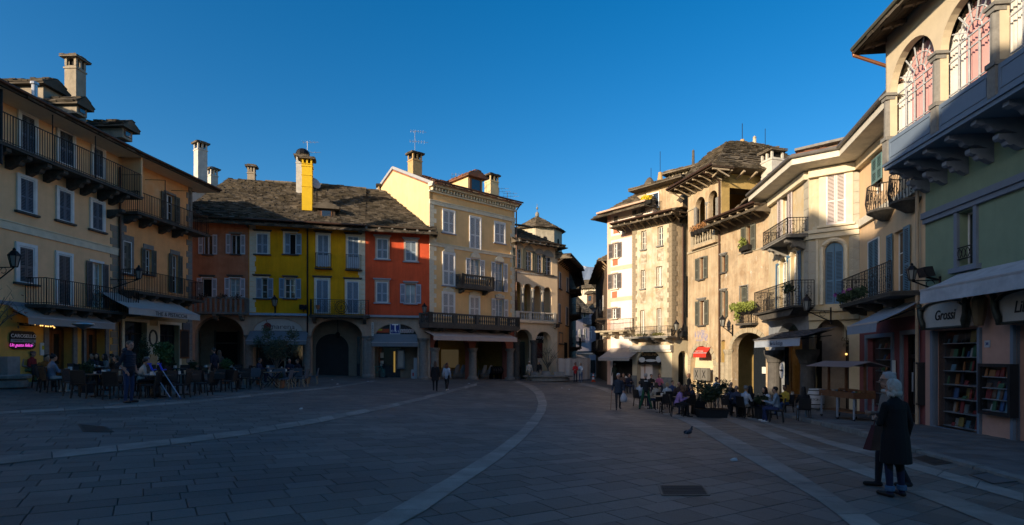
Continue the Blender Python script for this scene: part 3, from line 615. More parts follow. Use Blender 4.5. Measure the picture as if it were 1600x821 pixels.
# yellow
b = YL
def rc(p, c): return b.rect(*p, c=c)
w_cl = [rc((518, 612, 128, 295), 'Q')]; hf = rc((745, 833, 128, 295), 'Q')
lo1 = rc((562, 605, 487, 650), 'Q'); lo1 = (rc((515, 605, 487, 650), 'Q')[0], lo1[1], lo1[2], lo1[3]); lo2 = rc((745, 830, 490, 650), 'Q')
up = [rc((184, 277, 138, 392), 'R'), rc((426, 517, 152, 412), 'R')]; dn = [rc((173, 275, 498, 770), 'R'), rc((418, 517, 512, 774), 'R')]
b.wall(0, b.L, zl, zt, [hf, lo1, lo2], yel, .25); b.mass(0, b.L, zl, zt, 12, yel, .5)
b.window(w_cl[0], 'closed', shlb, sur=CREAM, lintel=GRAND); b.window(hf, 'half', shlb, sur=CREAM, lintel=GRAND, gm=DARK, bars=(1, 1))
b.window(lo1, 'half', shlb, sur=CREAM, lintel=GRAND, bars=(2, 3)); b.window(lo2, 'open', shlb, sur=CREAM, sw=.06, lintel=GRAND, fm=WHITE, bars=(2, 3))
for r in up: b.window(r, 'closed', shlb, sur=CREAM, lintel=GRAND, sill=False)
for r in dn: b.window(r, 'closed', shlb, sur=CREAM, lintel=GRAND, sill=False)
for x0, x1, y0, y1 in ((162, 298, 285, 402), (408, 540, 298, 414)):
    ua, zf = b.P(x0, y1, .35, 'R'); ub, zr = b.P(x1, (y0), .35, 'R')
    bl = b.balcony(ua, ub, zf, .35, b.P((x0+x1)/2, y0, .35, 'R')[1]-zf, GRAND, (), th=.08, step=.14)
    cl = MB()
    for i in range(9): u = ua+.25+i*(ub-ua-.5)/8; cl.box(u-.05, u+.07, -.14, -.12, zf+.1+.05*(i % 3), zf+.95)
    mk('hanging_cloth', cl, flat('pale_blue_cloth', (.45, .52, .6)), bl)
ua, zf = b.P(118, 780, .9, 'R'); ub = b.P(602, 780, .9, 'R')[0]; zf = b.P(360, 781, .9, 'R')[1]
bl = b.balcony(ua, ub, zf, .9, b.P(360, 660, .9, 'R')[1]-zf, GRAND, [ua+.3, ub-.35], th=.18, ornate=1)
mb = MB(); uc = b.P(375, 710, .9, 'R')[0]
for rr in (.42, .3): mb.tube([(uc+math.cos(q*math.pi/8)*rr, -.9, zf+.55+math.sin(q*math.pi/8)*rr*1.1) for q in range(16)], .022, 4, True)
mk('medallion', mb, IRON, bl); text('E', .4, (uc, -.92, zf+.55), bl, IRON, shear=.2)
b.add('plant_pot', MB().lathe([(.1,0),(.15,.3)], (b.P(188, 710, .95, 'R')[0], -.95, zf+.35), 10), flat('terracotta_pot', (.3, .12, .06)))
b.quoins(.05, zl+.2, zt-.1, CREAM, 1, .36, (.42, .34)); b.quoins(b.L, zl+.2, zt-.1, CREAM, -1, .36, (.5, .42))
b.band(zl-.02, zl+.14, flat('pale_blue_ledge', (.30, .38, .48)), .1, b.P(650, 330, c='D')[0], .35, name='ledge')
b.pipe(b.P(652, 200, c='D')[0], b.g, zt-.3, .12, IRON, .8)
sp = b.P(500, 400, c='D')[1]
A1 = b.rect(362, 625, 333, 600, c='D'); A2 = b.rect(672, 943, 338, 600, c='D')
arY = [(A1[0], A1[1], b.g, A1[3], sp), (A2[0], A2[1], b.g, A2[3], b.P(800, 425, c='D')[1])]
arcade(b, arY, zl)
# tympanum sign of the ice-cream parlour
a0, a1, sz, az = A1[0]+.02, A1[1]-.02, sp, A1[3]-.02
poly = [(a0, sz), (a1, sz)]+[((a0+a1)/2+math.cos(math.pi*i/16)*(a1-a0)/2, sz+math.sin(math.pi*i/16)*(az-sz)) for i in range(1, 16)]
ty = b.add('sign_board', MB().prism(poly, .12, .2), mat('pale_sign_panel', (.50, .46, .42), .7, var=.05))
cu, cz = b.P(440, 235, .0, 'AC'); uu = (a1-a0)
mk('cherry_emblem', MB().ell((cu, .1, cz), (.26, .04, .26)).tube([(cu, .1, cz+.2), (cu-.1, .1, cz+.5), (cu-.22, .1, cz+.78)], .022, 5), flat('cherry_red_print', (.22, .02, .02)), ty)
text('amarena', .5, (b.P(670, 225, 0, 'AC')[0]+.02, .1, cz-.02), ty, flat('grey_brown_lettering', (.16, .12, .12)), sx=1.15); text('gelateria artigianale', .15, (b.P(700, 272, 0, 'AC')[0], .1, cz-.33), ty, MATS['grey_brown_lettering'])
awgr = mat('grey_awning_cloth', (.17, .19, .21), .9, var=.05, bump=.1, bscale=60)
u0, z0 = b.P(48, 490, 1.3, 'AC'); u1, z1 = b.P(1152, 500, 1.3, 'AC'); ztop = b.P(620, 325, .02, 'AC')[1]
b.awning(u0, u1, ztop, 1.3, ztop-b.P(600, 497, 1.3, 'AC')[1], .28, awgr)
# shop front of the parlour and doors in the right arch
q = MB()
for x in (110, 210, 760, 1105): uu = b.P(x, 700, -.6, 'AC')[0]; q.box(uu-.05, uu+.05, .8, .9, b.g, sp)
b.add('shop_front', q, flat('pale_frame', (.3, .27, .22))); b.add('pane', MB().quad((a0, .95, b.g), (a1, .95, b.g), (a1, .95, sp), (a0, .95, sp)), GLASS)
gd = b.P(715, 500, -2.0, 'D')[0]
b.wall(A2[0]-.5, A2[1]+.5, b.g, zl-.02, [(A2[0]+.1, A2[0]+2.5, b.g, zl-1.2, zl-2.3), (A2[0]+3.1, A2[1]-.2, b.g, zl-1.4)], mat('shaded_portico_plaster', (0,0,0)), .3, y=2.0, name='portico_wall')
b.add('carriage_door', MB().box(A2[0]+.1, A2[0]+2.5, 2.15, 2.25, b.g, zl-1.2), mat('dark_old_door', (.03, .028, .027), .7))
b.add('shop_front', MB().box(A2[0]+3.1, A2[1]-.2, 2.2, 2.25, b.g, zl-1.4), GLASS)
sg = b.add('sign_board', MB().box(A2[0]+3.3, A2[0]+5.0, 2.08, 2.18, b.g+2.75, b.g+3.1), flat('grey_plate', (.12, .12, .13))); text('Tamamoto', .28, (A2[0]+4.15, 2.06, b.g+2.92), sg, wl)
for i, (du, wd) in enumerate(((3.35, 1.3), (4.95, 1.3))):
    pn = b.add('poster_panel', MB().box(A2[0]+du, A2[0]+du+wd, 2.12, 2.19, b.g+.35, b.g+2.5), flat('grey_window_film', (.12, .12, .13) if i else (.16, .15, .13)))
    q = MB(); rr = random.Random(3+i)
    for k in range(9): q.ell((A2[0]+du+.2+rr.random()*(wd-.4), 2.11, b.g+.5+rr.random()*1.7), (.1+.12*rr.random(), .01, .1+.15*rr.random()), 7, 4)
    mk('poster_print', q, flat('white_figure_print', (.55, .55, .55)), pn)
q = MB(); q.ell((A2[0]+3.85, 2.1, b.g+1.75), (.13, .01, .07)); mk('poster_print', q, flat('magenta_print', (.5, .03, .2)), b.root)
b.add('lantern_in_arch', MB().tube([((A2[0]+A2[1])/2, .9, A2[3]), ((A2[0]+A2[1])/2, .9, A2[3]-.9)], .02).lathe([(.08, 0), (.18, .35), (.1, .45), (.03, .5)], ((A2[0]+A2[1])/2, .9, A2[3]-1.4), 6), IRON)
for u in (A1[0]-.28, (A1[1]+A2[0])/2, A2[1]+.3): pillar(b, u, .27, b.P(500, 425, c='D')[1], -.02, cap=.2, n=12)
# red
b = RD; clR = [b.rect(660, 750, 170, 335), b.rect(890, 978, 190, 353), b.rect(657, 748, 517, 684)]; opR = b.rect(890, 972, 535, 690)
b.wall(0, b.L, zl, zt, [opR], red, .25); b.mass(0, b.L, zl, zt, 12, red, .5)
slg = mat('stone_grey_trim', (.30, .31, .34), .8, var=.05)
for r in clR: b.window(r, 'closed', shlb, sur=mat('pinkish_trim', (.46, .36, .28), .85), lintel=slg, sillm=slg)
b.window(opR, 'open', mat('lilac_blue_shutter_paint', (.36, .38, .44), .6), sur=MATS['pinkish_trim'], sw=.07, lintel=slg, sillm=slg, curtain=wc, bars=(2, 1))
b.band(zl-.02, zl+.14, slg, -.1, b.L-.2, .35, name='ledge')
A3 = b.rect(1010, 1240, 362, 600, c='D'); sp3 = b.P(1125, 440, c='D')[1]
arcade(b, [(A3[0], A3[1], b.g, A3[3], sp3)], zl); 
pillar(b, A3[0]-.38, .3, sp3, -.02, cap=.25); pillar(b, A3[1]+.42, .33, sp3, -.02, cap=.25)
zs = b.P(400, 212, 0, 'AD')[1]
q = [(A3[0]+.05, zs), (A3[1]-.05, zs)]+[((A3[0]+A3[1])/2+math.cos(math.pi*i/16)*(A3[1]-A3[0]-.1)/2, sp3+math.sin(math.pi*i/16)*(A3[3]-sp3-.03)) for i in range(0, 17)]
ty = b.add('tympanum_panel', MB().prism(q, .15, .22), blk)
def ad(x, y): return b.P(x, y, 0, 'AD')
u0, z0 = ad(122, 192); u1, z1 = ad(300, 150); mk('coloured_sign', MB().box(u0, u1, .1, .14, z0, z1), flat('orange_red_print', (.45, .08, .03)), ty); mk('coloured_sign_top', MB().box(u0, (u0+u1)/2, .09, .099, (z0+z1)/2, z1), flat('yellow_print', (.6, .45, .03)), ty)
u0, z0 = ad(315, 205); u1, z1 = ad(425, 95); tb = mk('tobacco_sign', MB().box(u0, u1, .02, .13, z0, z1), flat('sign_blue', (.03, .05, .22)), ty); text('T', (z1-z0)*1.15, ((u0+u1)/2, .01, (z0+z1)/2+.05), tb, wl); text('O G L', .24, ((u0+u1)/2, .0, z0+.17), tb, wl)
mk('sign_rim', MB().box(u0-.05, u0, .0, .13, z0-.05, z1+.05).box(u1, u1+.05, .0, .13, z0-.05, z1+.05).box(u0, u1, .001, .13, z1, z1+.05).box(u0, u1, .001, .13, z0-.05, z0), flat('aluminium', (.45,.45,.46)), tb)
for i, ch in enumerate('LOTTO'):
    u, z = ad(452+32*i, 176); mk('letter_disc', MB().ell((u, .1, z), (.16, .03, .16), 12, 4), flat('pale_disc', (.5, .42, .4)), ty); text(ch, .22, (u, .06, z), ty, flat('cherry_red_print', (.2,.02,.02)))
u0, z0 = ad(85, 218); u1, z1 = ad(640, 320)
b.awning(u0, u1, b.P(360, 214, .02, 'AD')[1], .35, b.P(360, 214, .02, 'AD')[1]-z1, .3, awgr, arms=False)
u0, z0 = ad(83, 238); u1, z1 = ad(108, 76); vs = b.add('vertical_sign', MB().box(u0, u1, -.5, -.42, z0, z1), flat('white_notice', (.6, .6, .6)))
for i, ch in enumerate('TABACCHI'): text(ch, .16, ((u0+u1)/2, -.505, z1-.14-(z1-z0-.2)*i/7.6), vs, blk)
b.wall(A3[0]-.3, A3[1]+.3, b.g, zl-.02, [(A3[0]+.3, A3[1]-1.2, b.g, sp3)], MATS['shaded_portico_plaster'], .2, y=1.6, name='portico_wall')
b.add('shop_front', MB().quad((A3[0], 1.75, b.g), (A3[1], 1.75, b.g), (A3[1], 1.75, sp3), (A3[0], 1.75, sp3)), GLASS)
u0, z0 = b.P(388, 640, -1.2, 'AD'); u1, z1 = b.P(490, 400, -1.2, 'AD')
vm = b.add('lit_display_case', MB().box(u0, u1, 1.2, 1.55, z0, z1), flat('cabinet_grey', (.12, .14, .16), .4)); mk('lit_panel', MB().box(u0+.12, u1-.12, 1.17, 1.19, z0+.15, z1-.12), flat('cool_lit_panel', (.1, .12, .14), emit=(.5, .7, .9, .015)), vm)
u0, z0 = b.P(352, 680, -1.0, 'AD'); u1, z1 = b.P(372, 425, -1.0, 'AD'); b.add('light_strip', MB().box(u0, u1, 1.0, 1.05, z0, z1), flat('warm_light_strip', (.3, .2, .05), emit=(1, .62, .15, .12)))
for x, y in ((190, 480), (190, 580)): u0, z0 = b.P(x, y, -1.0, 'AD'); b.add('notice', MB().box(u0, u0+.25, 1.5, 1.52, z0-.15, z0+.25), flat('white_notice', (.5,.5,.5)))
b.add('shelf_goods', MB().box(b.P(190, 600, -1.0, 'AD')[0], b.P(250, 600, -1.0, 'AD')[0], 1.3, 1.5, b.g+.4, b.g+1.1), flat('teal_goods', (.06, .12, .12)))
# shared stone roof of the row: one roof for each house
rise = (YH-288)/F*(line_Y(400)+6.2)+H-(zt+.25)
for b_, hz in ((BR, 0), (YL, 0), (RD, 0)):
    b_.eave(0 if b_ is not BR else -.3, b_.L, zt, .85, .1, WOODD, step=.95, rm=GRAN if b_ is RD else WOODD, strut=False, y1=.2, rs=(.14, .2))
    b_.roof(0 if b_ is not BR else -.6, b_.L+(.5 if b_ is RD else 0), zt+.3, .95, 6.0, rise*(.96 if b_ is RD else 1), row=.28, wid=.36, th=.06, hip0=2.0 if b_ is BR else 0)
YL.gutter(0, YL.L, zt+.02, 1.0); 
# chimneys, dormers and a dish on that roof
ycm = mat('bright_yellow_plaster', (.66, .42, .02), .9, var=.05, bump=.1)
def on_roof(b, X, Y, c, out): return b.P(X, Y, out, c)
u, z1 = YL.P(762, 205, -1.6, 'C'); z0 = YL.P(762, 498, -1.6, 'C')[1]; yc = chimney(YL, u, 1.6, z0-.3, z1, .72, .72, ycm, capm=.2)
for zz in (.35, 1.2, 2.05): mk('ledge', MB().box(u-.39, u+.39, 1.21, 1.99, z0+1.1+zz, z0+1.15+zz), ycm, yc)
u2, z2 = YL.P(728, 190, -4.6, 'C'); chimney(YL, u2, 4.6, z0+1, z2, .8, .8, pale); YL.add('chimney_cowl', MB().ell((u2+.05, 4.6, z2+.35), (.55, .5, .42), 10, 6), IRON)
u3, z3 = BR.P(413, 250, -6.5, 'C'); chimney(BR, u3, 6.5, zt+3, z3, .55, .55, grend)
u, z = YL.P(812, 345, -1.9, 'C'); dish = empty('satellite_dish', YL.W(u, -1.9, z), YL.root.rotation_euler.z, 'grey satellite dish on a pole beside the yellow chimney', 'satellite dish')
mk('reflector', MB().lathe([(.02, .1), (.25, .07), (.42, 0), (.45, -.02), (.42, -.02), (.2, .03)], (0, 0, 0), 16), flat('dish_grey', (.35, .36, .38), .5), dish); dish.children[0].rotation_euler = (math.radians(70), 0, math.radians(40)); mk('pole', MB().tube([(.1, .1, -1.4), (.1, .1, 0)], .03), IRON, dish)
dormer(YL, YL.P(880, 520, -.9, 'C')[0], .8, YL.P(880, 570, -.9, 'C')[1]-.1, 1.25, .85, 2.5, WOODD, ov=.3)
antenna(YL.W(u2+.4, -4.6, z2-.6), 2.0, 'small roof antenna behind the yellow chimney', 4)
u4, z4 = RD.P(1235, 372, -7, 'C'); chimney(RD, u4, 7, zt+2.5, z4, .9, .7, mat('ochre_render', (.45, .30, .14), .9, var=.12, bump=.2))
# ------------------------------------------------ T tan house with terracotta roof
tanw = mat('warm_tan_plaster', (.80, .50, .22), .92, var=.07, scale=1.0, bump=.12, streak=.1)
gab = mat('pale_yellow_render', (.66, .50, .27), .92, var=.06, scale=.8, bump=.12, streak=.1)
TN = b = Bld('town_house', 'tan house with cream corner blocks, dentil cornice and tiled roof beside the red house', 'S', 671, 41.5, 804, 47.3)
zt = b.P(7, 340-300, c='S')[1]*0+b.P(320, 375, c='E')[1]; zl = b.P(330, 800)[1]; zc = b.P(550, 235, c='AH')[1]
cl = [b.rect(112, 183, 122, 266), b.rect(284, 350, 165, 368), b.rect(443, 506, 200, 330), b.rect(112, 183, 394, 602), b.rect(109, 182, 648, 800), b.rect(283, 343, 672, 812)]
op = [b.rect(288, 347, 432, 560), b.rect(446, 497, 456, 640), b.rect(448, 500, 688, 812)]
shw_ = mat('greyish_white_shutter_paint', (.66, .62, .58), .6, var=.05, bump=.05)
b.wall(0, b.L, zc, zt, op, tanw, .25); b.mass(0, b.L, zc, zt, 11, gab, .5)
for i, r in enumerate(cl): b.window(r, 'closed', shw_, sur=WHITE, sw=.08, sill=i not in (1, 4, 5), sillm=slg)
for i, r in enumerate(op): b.window(r, 'open', shw_, sur=shlb if i else WHITE, sw=.06, sill=False, bars=(2, 3), curtain=wc)
for r in cl[3:4]+op[:2]:
    c_ = (r[0]+r[1])/2; b.add('pediment', MB().prism([(c_-.55, r[3]+.1), (c_+.55, r[3]+.1)]+[(c_+math.cos(math.pi*i/8)*.5, r[3]+.14+math.sin(math.pi*i/8)*.42) for i in range(9)], -.1, .01), CREAM)
for r in (cl[4], op[2], cl[5]):
    c_ = (r[0]+r[1])/2; b.add('pediment', MB().box(c_-.5, c_+.5, -.09, .01, r[3]+.1, r[3]+.22).ell((c_, -.05, r[3]+.32), (.3, .07, .13)).ell((c_-.4, -.05, r[3]+.26), (.12, .06, .08)).ell((c_+.4, -.05, r[3]+.26), (.12, .06, .08)), CREAM)
for (xa, ya), t in (((320, 130), .28), ((300, 378), .22)):
    z = b.P(xa, ya)[1]; b.band(z-t/2, z+t/2, CREAM, -.02, b.L+.02, .08); b.add('string_course', MB().box(-.03, b.L+.03, -.13, .01, z+t/2, z+t/2+.06), CREAM)
b.quoins(0, zc+.1, b.P(320, 130)[1]-.2, CREAM, 1, .36, (.62, .4)); b.quoins(b.L, zc+.1, b.P(320, 130)[1]-.2, CREAM, -1, .36, (.5, .32))
b.add('cornice', MB().box(-.08, b.L+.1, -.18, .01, zt-.5, zt-.38).box(-.1, b.L+.2, -.5, .01, zt-.12, zt).box(-.12, b.L+.3, -.62, .01, zt+.003, zt+.16), CREAM)
de = MB(); n = int(b.L/.28)
for i in range(n): u = .1+i*.28; de.box(u, u+.13, -.3, .0, zt-.37, zt-.13)
b.add('dentils', de, CREAM, kind='stuff'); b.gutter(0, b.L+.35, zt+.2, .72); b.pipe(b.L+.1, b.g, zt-.4, .12, None, .7)
RISE = 2.45; RUN = 5.5
# gable wall
b.add('gable_wall', MB().prismx([(0, zt-8), (11, zt-8), (11, zt), (RUN, zt+RISE), (0, zt)], -.015, .3), gab)
b.roof(.0, b.L, zt+.25, .65, RUN, RISE-.1, TERRA, row=.4, wid=.24, th=.06, hip1=3.5)
b.add('verge', MB().beam((-.03, -.6, zt+.0), (-.03, RUN, zt+RISE+.3), .16, .22).beam((-.03, RUN, zt+RISE+.3), (-.03, 11.4, zt+.1), .16, .22), slg)
u, z = b.P(200, 180, -2.6, 'E'); chimney(b, .5, 2.9, zt+.5, H+(YH-px('E', 0, 178)[1])/F*(b.a.y+2.9*.75+.4), .85, .8, MATS['ochre_render'])
u, z = b.P(690, 315, -3.0, 'E'); chimney(b, u, 3.0, zt+.6, z, .95, .85, gab)
u, z = b.P(600, 430, .0, 'E'); dr_z = zt+.35
d = b.add('dormer', MB().box(u-.75, u+.75, .3, 4.2, zt+.2, zt+1.65), gab); rb = MB(); rb.prism([(u-1.0, zt+1.6), (u+1.0, zt+1.6), (u+1.0, zt+1.7), (u, zt+2.2), (u-1.0, zt+1.7)], -.1, 4.2); tiles(rb, (u-1, 4.2, zt+1.7), (u-1, -.1, zt+1.7), (u, -.1, zt+2.2), (u, 4.2, zt+2.2), .35, .25); tiles(rb, (u+1, -.1, zt+1.7), (u+1, 4.2, zt+1.7), (u, 4.2, zt+2.2), (u, -.1, zt+2.2), .35, .25); mk('dormer_roof', rb, TERRA, d)
mk('window', MB().box(u-.6, u+.6, .24, .299, zt+.3, zt+1.58), WOODB, d); mk('pane', MB().box(u-.42, u+.42, .22, .239, zt+.45, zt+1.45), GLASS, d)
antenna((b.W(.5, -2.9, H+(YH-px('E', 0, 178)[1])/F*(b.a.y+2.6))), 2.0, 'tall branching antenna on the left chimney of the tan house', 6, .2)
for X, yb, yt, lb in ((462, 345, 292, 'small antenna left of the dormer on the tan house'), (738, 440, 385, 'antenna just right of the right chimney of the tan house'), (792, 470, 415, 'antenna near the right end of the tan house roof')):
    u, z = b.P(X, yb, -3, 'E'); antenna(b.W(u, -3, z), b.P(X, yt, -3, 'E')[1]-z, lb, 4)
# balconies of the tan house
zf = b.P(330, 606, .8)[1]; ua, ub = b.P(230, 590, .8)[0], b.P(440, 590, .8)[0]
bl = b.balcony(ua, ub, zf, .8, 1, GRAND, [ua+.4, ub-.5], rail=None, th=.25, ch=.35); b.stone_rail(bl, [(ua+.12, 0), (ua+.12, .7), (ub-.12, .7), (ub-.12, 0)], zf, .88, GRAND)
b.railing(bl, [(op[1][0], .12), (op[1][1], .12)], op[1][2], .9)
zf = b.P(550, 196, 1.3, 'AH')[1]; ua, ub = b.P(72, 150, 1.3, 'AH')[0], b.P(1040, 170, 1.3, 'AH')[0]; ub = min(ub, b.L+.25); zh = b.P(550, 82, 1.3, 'AH')[1]-zf
bl = b.balcony(ua, ub, zf, 1.3, 1, GRAND, [ua+.9, ua+1.5, (ua+ub)/2-.1, ub*.72, ub-.7], rail=None, th=.3, ch=.3, cw=.3); b.stone_rail(bl, [(ua+.14, 0), (ua+.14, 1.2), (ub-.14, 1.2), (ub-.14, 0)], zf, zh, GRAND)
redsp = mat('dusty_red_plaster', (.30, .10, .07), .92, var=.1, bump=.15)
a1 = b.rect(122, 520, 360, 700, c='AH'); a2 = b.rect(572, 900, 358, 700, c='AH'); spz = b.P(540, 440, c='AH')[1]
arcade(b, [(a1[0], a1[1]-.15, b.g, zc-.35, spz), (a2[0]-.1, a2[1], b.g, zc-.35, spz)], zc, .6, 5, redsp, backm=mat('ochre_portico_wall', (.36, .25, .08), .9, var=.1))
pillar(b, (a1[1]+a2[0])/2-.1, .33, spz, -.02); pillar(b, a2[1]+.35, .33, spz, -.02); pillar(b, .45, .34, spz, -.02)
dx = b.P(770, 560, -4.5, 'AH')[0]; b.add('doorway', MB().box(dx-.8, dx+.8, 4.85, 4.95, b.g, b.g+3.3), mat('dark_red_door', (.05, .018, .014), .6)); b.add('door_surround', MB().box(dx-1.1, dx-.8, 4.8, 4.96, b.g, b.g+3.6).box(dx+.8, dx+1.1, 4.8, 4.96, b.g, b.g+3.6).box(dx-1.3, dx+1.3, 4.7, 4.96, b.g+3.6, b.g+3.9), GRAND)
b.add('shop_front', MB().box(.8, a1[1]-.1, 4.6, 4.7, b.g, b.g+4), DARK)
for xx in (.22, .5, .62): uu = .8+(a1[1]-.9)*xx; b.add('door_frame', MB().box(uu, uu+.12, 4.5, 4.59, b.g, b.g+4), GRAND)
uu = b.P(305, 535, -4.3, 'AH')[0]; b.add('lit_shop_window', MB().box(uu-.9, uu+.9, 4.4, 4.5, b.g+1.3, b.g+2.9), flat('dim_warm_window', (.10, .08, .04), emit=(1, .75, .4, .02)))
u0 = b.P(118, 330, 1.5, 'AH')[0]; u1 = b.P(1012, 350, 1.5, 'AH')[0]; zb = b.P(560, 318, 1.5, 'AH')[1]
b.awning(u0, min(u1, b.L+.3), zb+.55, 1.5, .55, .33, mat('rosy_beige_awning_cloth', (.42, .35, .32), .9, var=.05, bump=.1, bscale=60))
# ------------------------------------------------ loggia house
def tympan(b, r, sp, m, y0=.12, t=.08):
    a0, a1 = r[0], r[1]; c_ = (a0+a1)/2
    return b.add('tympanum_panel', MB().prism([(c_+math.cos(math.pi*i/16)*(a1-a0-.04)/2, sp+math.sin(math.pi*i/16)*(r[3]-sp-.02)) for i in range(17)], y0, y0+t), m)
lgw = mat('pale_pinkish_stucco', (.85, .63, .40), .92, var=.07, scale=1.2, bump=.12, streak=.12)
LG = b = Bld('town_house', 'pale stucco house with two tiers of arches and a stone balustrade', 'Y', 805, 47.3, 871, 49.9)
zt = b.P(110, 160)[1]; zl = b.P(100, 548)[1]; zm = b.P(100, 300)[1]
w2 = []
for x0, x1, yt, yb in ((18, 46, 178, 272), (66, 94, 190, 282), (117, 142, 205, 293), (153, 188, 218, 303)):
    r = b.rect(x0, x1, yt, yb); w2.append((r[0], r[1], r[2], r[3]))
ar = []
for x0, x1, yt in ((4, 48, 336), (56, 96, 345), (103, 142, 354), (151, 188, 362)):
    r = b.rect(x0, x1, yt, 500); ar.append((r[0], r[1], b.P(100, 520)[1], r[3], r[3]-(r[1]-r[0])/2))
g2 = [b.rect(14, 98, 562, 800), b.rect(112, 188, 573, 800)]
gr = [(r[0], r[1], b.g, r[3], r[3]-(r[1]-r[0])*.5) for r in g2]
b.wall(0, b.L, zm, zt, w2, lgw, .22); b.wall(0, b.L, zl, zm, ar, lgw, .3, name='loggia_wall'); b.mass(0, b.L, zm, zt, 8, lgw, .5)
# loggia interior
q = MB(); q.quad((0, 2.2, zl), (b.L, 2.2, zl), (b.L, 2.2, zm), (0, 2.2, zm)); q.quad((0, .3, zl), (b.L, .3, zl), (b.L, 2.2, zl), (0, 2.2, zl)); q.quad((0, .3, zm), (b.L, .3, zm), (b.L, 2.2, zm), (0, 2.2, zm)); q.quad((0, .3, zl), (0, 2.2, zl), (0, 2.2, zm), (0, .3, zm)); q.quad((b.L, .3, zl), (b.L, 2.2, zl), (b.L, 2.2, zm), (b.L, .3, zm))
b.add('loggia_interior', q, mat('loggia_ochre', (.40, .28, .10), .9, var=.12))
for u in (1.2, 3.9): b.add('doorway', MB().box(u-.5, u+.5, 2.12, 2.19, zl, zl+2.5), flat('brown_door', (.10, .07, .04)))
for r in w2:
    b.window(r, 'open', shgreen if r is not w2[3] else None, sill=True, bars=(2, 4), shw=.32, gm=GLASS); c_ = (r[0]+r[1])/2; hw = (r[1]-r[0])/2+.2
    b.add('window_arch', MB().prism([(c_-hw, r[3]+.02)]+[(c_-math.cos(math.pi*i/10)*hw, r[3]+.02+math.sin(math.pi*i/10)*hw*.95) for i in range(11)]+[(c_+hw, r[3]+.02)], -.05, .0), mat('grey_stucco_trim', (.36, .33, .29), .9))
for (a_, c_) in ((ar[0], ar[1]), (ar[1], ar[2]), (ar[2], ar[3])):
    u = (a_[1]+c_[0])/2; s_ = a_[4]
    b.add('column', MB().lathe([(.17, 0), (.17, .12), (.12, .16), (.11, s_-ar[0][2]-.25), (.13, s_-ar[0][2]-.22), (.2, s_-ar[0][2]-.04), (.2, s_-ar[0][2])], (u, .0, ar[0][2]+.0), 10), GRAN)
zbr = b.P(100, 480)[1]; zbf = b.P(100, 522)[1]
bl = b.add('parapet', MB().box(0, b.L-.4, -.25, .0, zbf-.2, zbf), lgw); b.stone_rail(bl, [(.1, .12), (b.L-.5, .12)], zbf, zbr-zbf, mat('pale_balustrade_stone', (.52, .46, .38), .9, var=.1), step=.24, post=1.5)
z = b.P(100, 345)[1]*0+zm; b.band(z-.05, z+.06, MATS['grey_stucco_trim'], 0, b.L, .06); z2 = b.P(100, 318)[1]
q = MB(); q.quad((0, .3, zl), (b.L, .3, zl), (b.L, 4, zl), (0, 4, zl))
arcade(b, gr, zl, .6, 4.2, lgw, backm=mat('ochre_portico_wall', (0, 0, 0)))
pillar(b, (g2[0][1]+g2[1][0])/2, .3, gr[0][4], .0, GRAND); pillar(b, .1, .3, gr[0][4], .0, GRAND)
b.add('shop_front', MB().box(g2[0][0], g2[0][1], 1.2, 1.25, b.g, gr[0][4]-.1), mat('dark_green_shop_panel', (.035, .045, .035), .5)); 
q = b.add('shop_sign', MB().box(g2[1][0], g2[1][1], 1.0, 1.1, gr[1][4]-.1, gr[1][4]+.8), flat('black_sign_board', (0,0,0))); text('6 Lenny', .5, ((g2[1][0]+g2[1][1])/2, .97, gr[1][4]+.45), q, wl, shear=.3)
q = b.add('shop_window', MB().box(g2[1][0], g2[1][1], 1.05, 1.1, gr[1][4]-1.5, gr[1][4]-.1), flat('dark_red_shop_panel', (.10, .012, .01), .5)); b.add('low_wall', MB().box(g2[1][0], g2[1][1], 1.0, 1.1, b.g, gr[1][4]-1.5), lgw)
b.eave(0, b.L+.4, zt+.1, .75, .1, WOODD, step=.75, rm=GRAN, strut=False, rs=(.16, .2)); b.roof(-.5, b.L+.5, zt+.32, .85, 4.2, 2.4, row=.35, hip1=b.L*.85)
# ------------------------------------------------ narrow bending house into the lane
lane = mat('warm_cream_plaster', (.80, .53, .28), .92, var=.08, scale=1.2, bump=.12, streak=.12)
N1 = b = Bld('town_house', 'cream house bending into the lane under a deep dark eave', 'Y', 871, 49.9, 889, 56)
zt = b.P(270, 290)[1]+.6; 
wn_ = [b.rect(224, 232, 290, 370, ), b.rect(258, 266, 315, 385), b.rect(222, 230, 440, 530), b.rect(255, 266, 455, 545)]
b.wall(0, b.L, b.g, zt, [], lane); b.mass(0, b.L, b.g, zt, 6, lane)
for r in wn_: b.window(r, 'closed', mat('worn_grey_brown_shutter', (.20, .17, .15), .7))
r = b.rect(224, 240, 582, 630); b.window(r, 'bare', None, sur=GRAN, bars=(1, 1)); r = b.rect(248, 262, 625, 700); b.add('doorway', MB().box(r[0], r[1], -.01, .2, b.g, r[3]), DARK)
b.eave(-.2, b.L+1.5, zt, 1.3, .12, WOODD, step=.8, drop=.5); b.roof(-.2, b.L+1.5, zt+.3, 1.4, 4, 1.8)
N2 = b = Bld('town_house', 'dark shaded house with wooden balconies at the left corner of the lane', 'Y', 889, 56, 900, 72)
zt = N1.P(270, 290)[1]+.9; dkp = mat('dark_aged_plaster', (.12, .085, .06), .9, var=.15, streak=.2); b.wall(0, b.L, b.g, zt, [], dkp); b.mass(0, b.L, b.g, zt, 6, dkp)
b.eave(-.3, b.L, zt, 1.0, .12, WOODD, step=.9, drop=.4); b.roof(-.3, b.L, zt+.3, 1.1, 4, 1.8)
for zz in (2.6, 6.0, 8.6): b.balcony(.5, 6, zz, 1.1, 1, WOODD, (1, 3, 5), ch=.3)
for zz in (3.2, 6.4): b.window((7, 8, zz, zz+1.5), 'closed', shgrey)
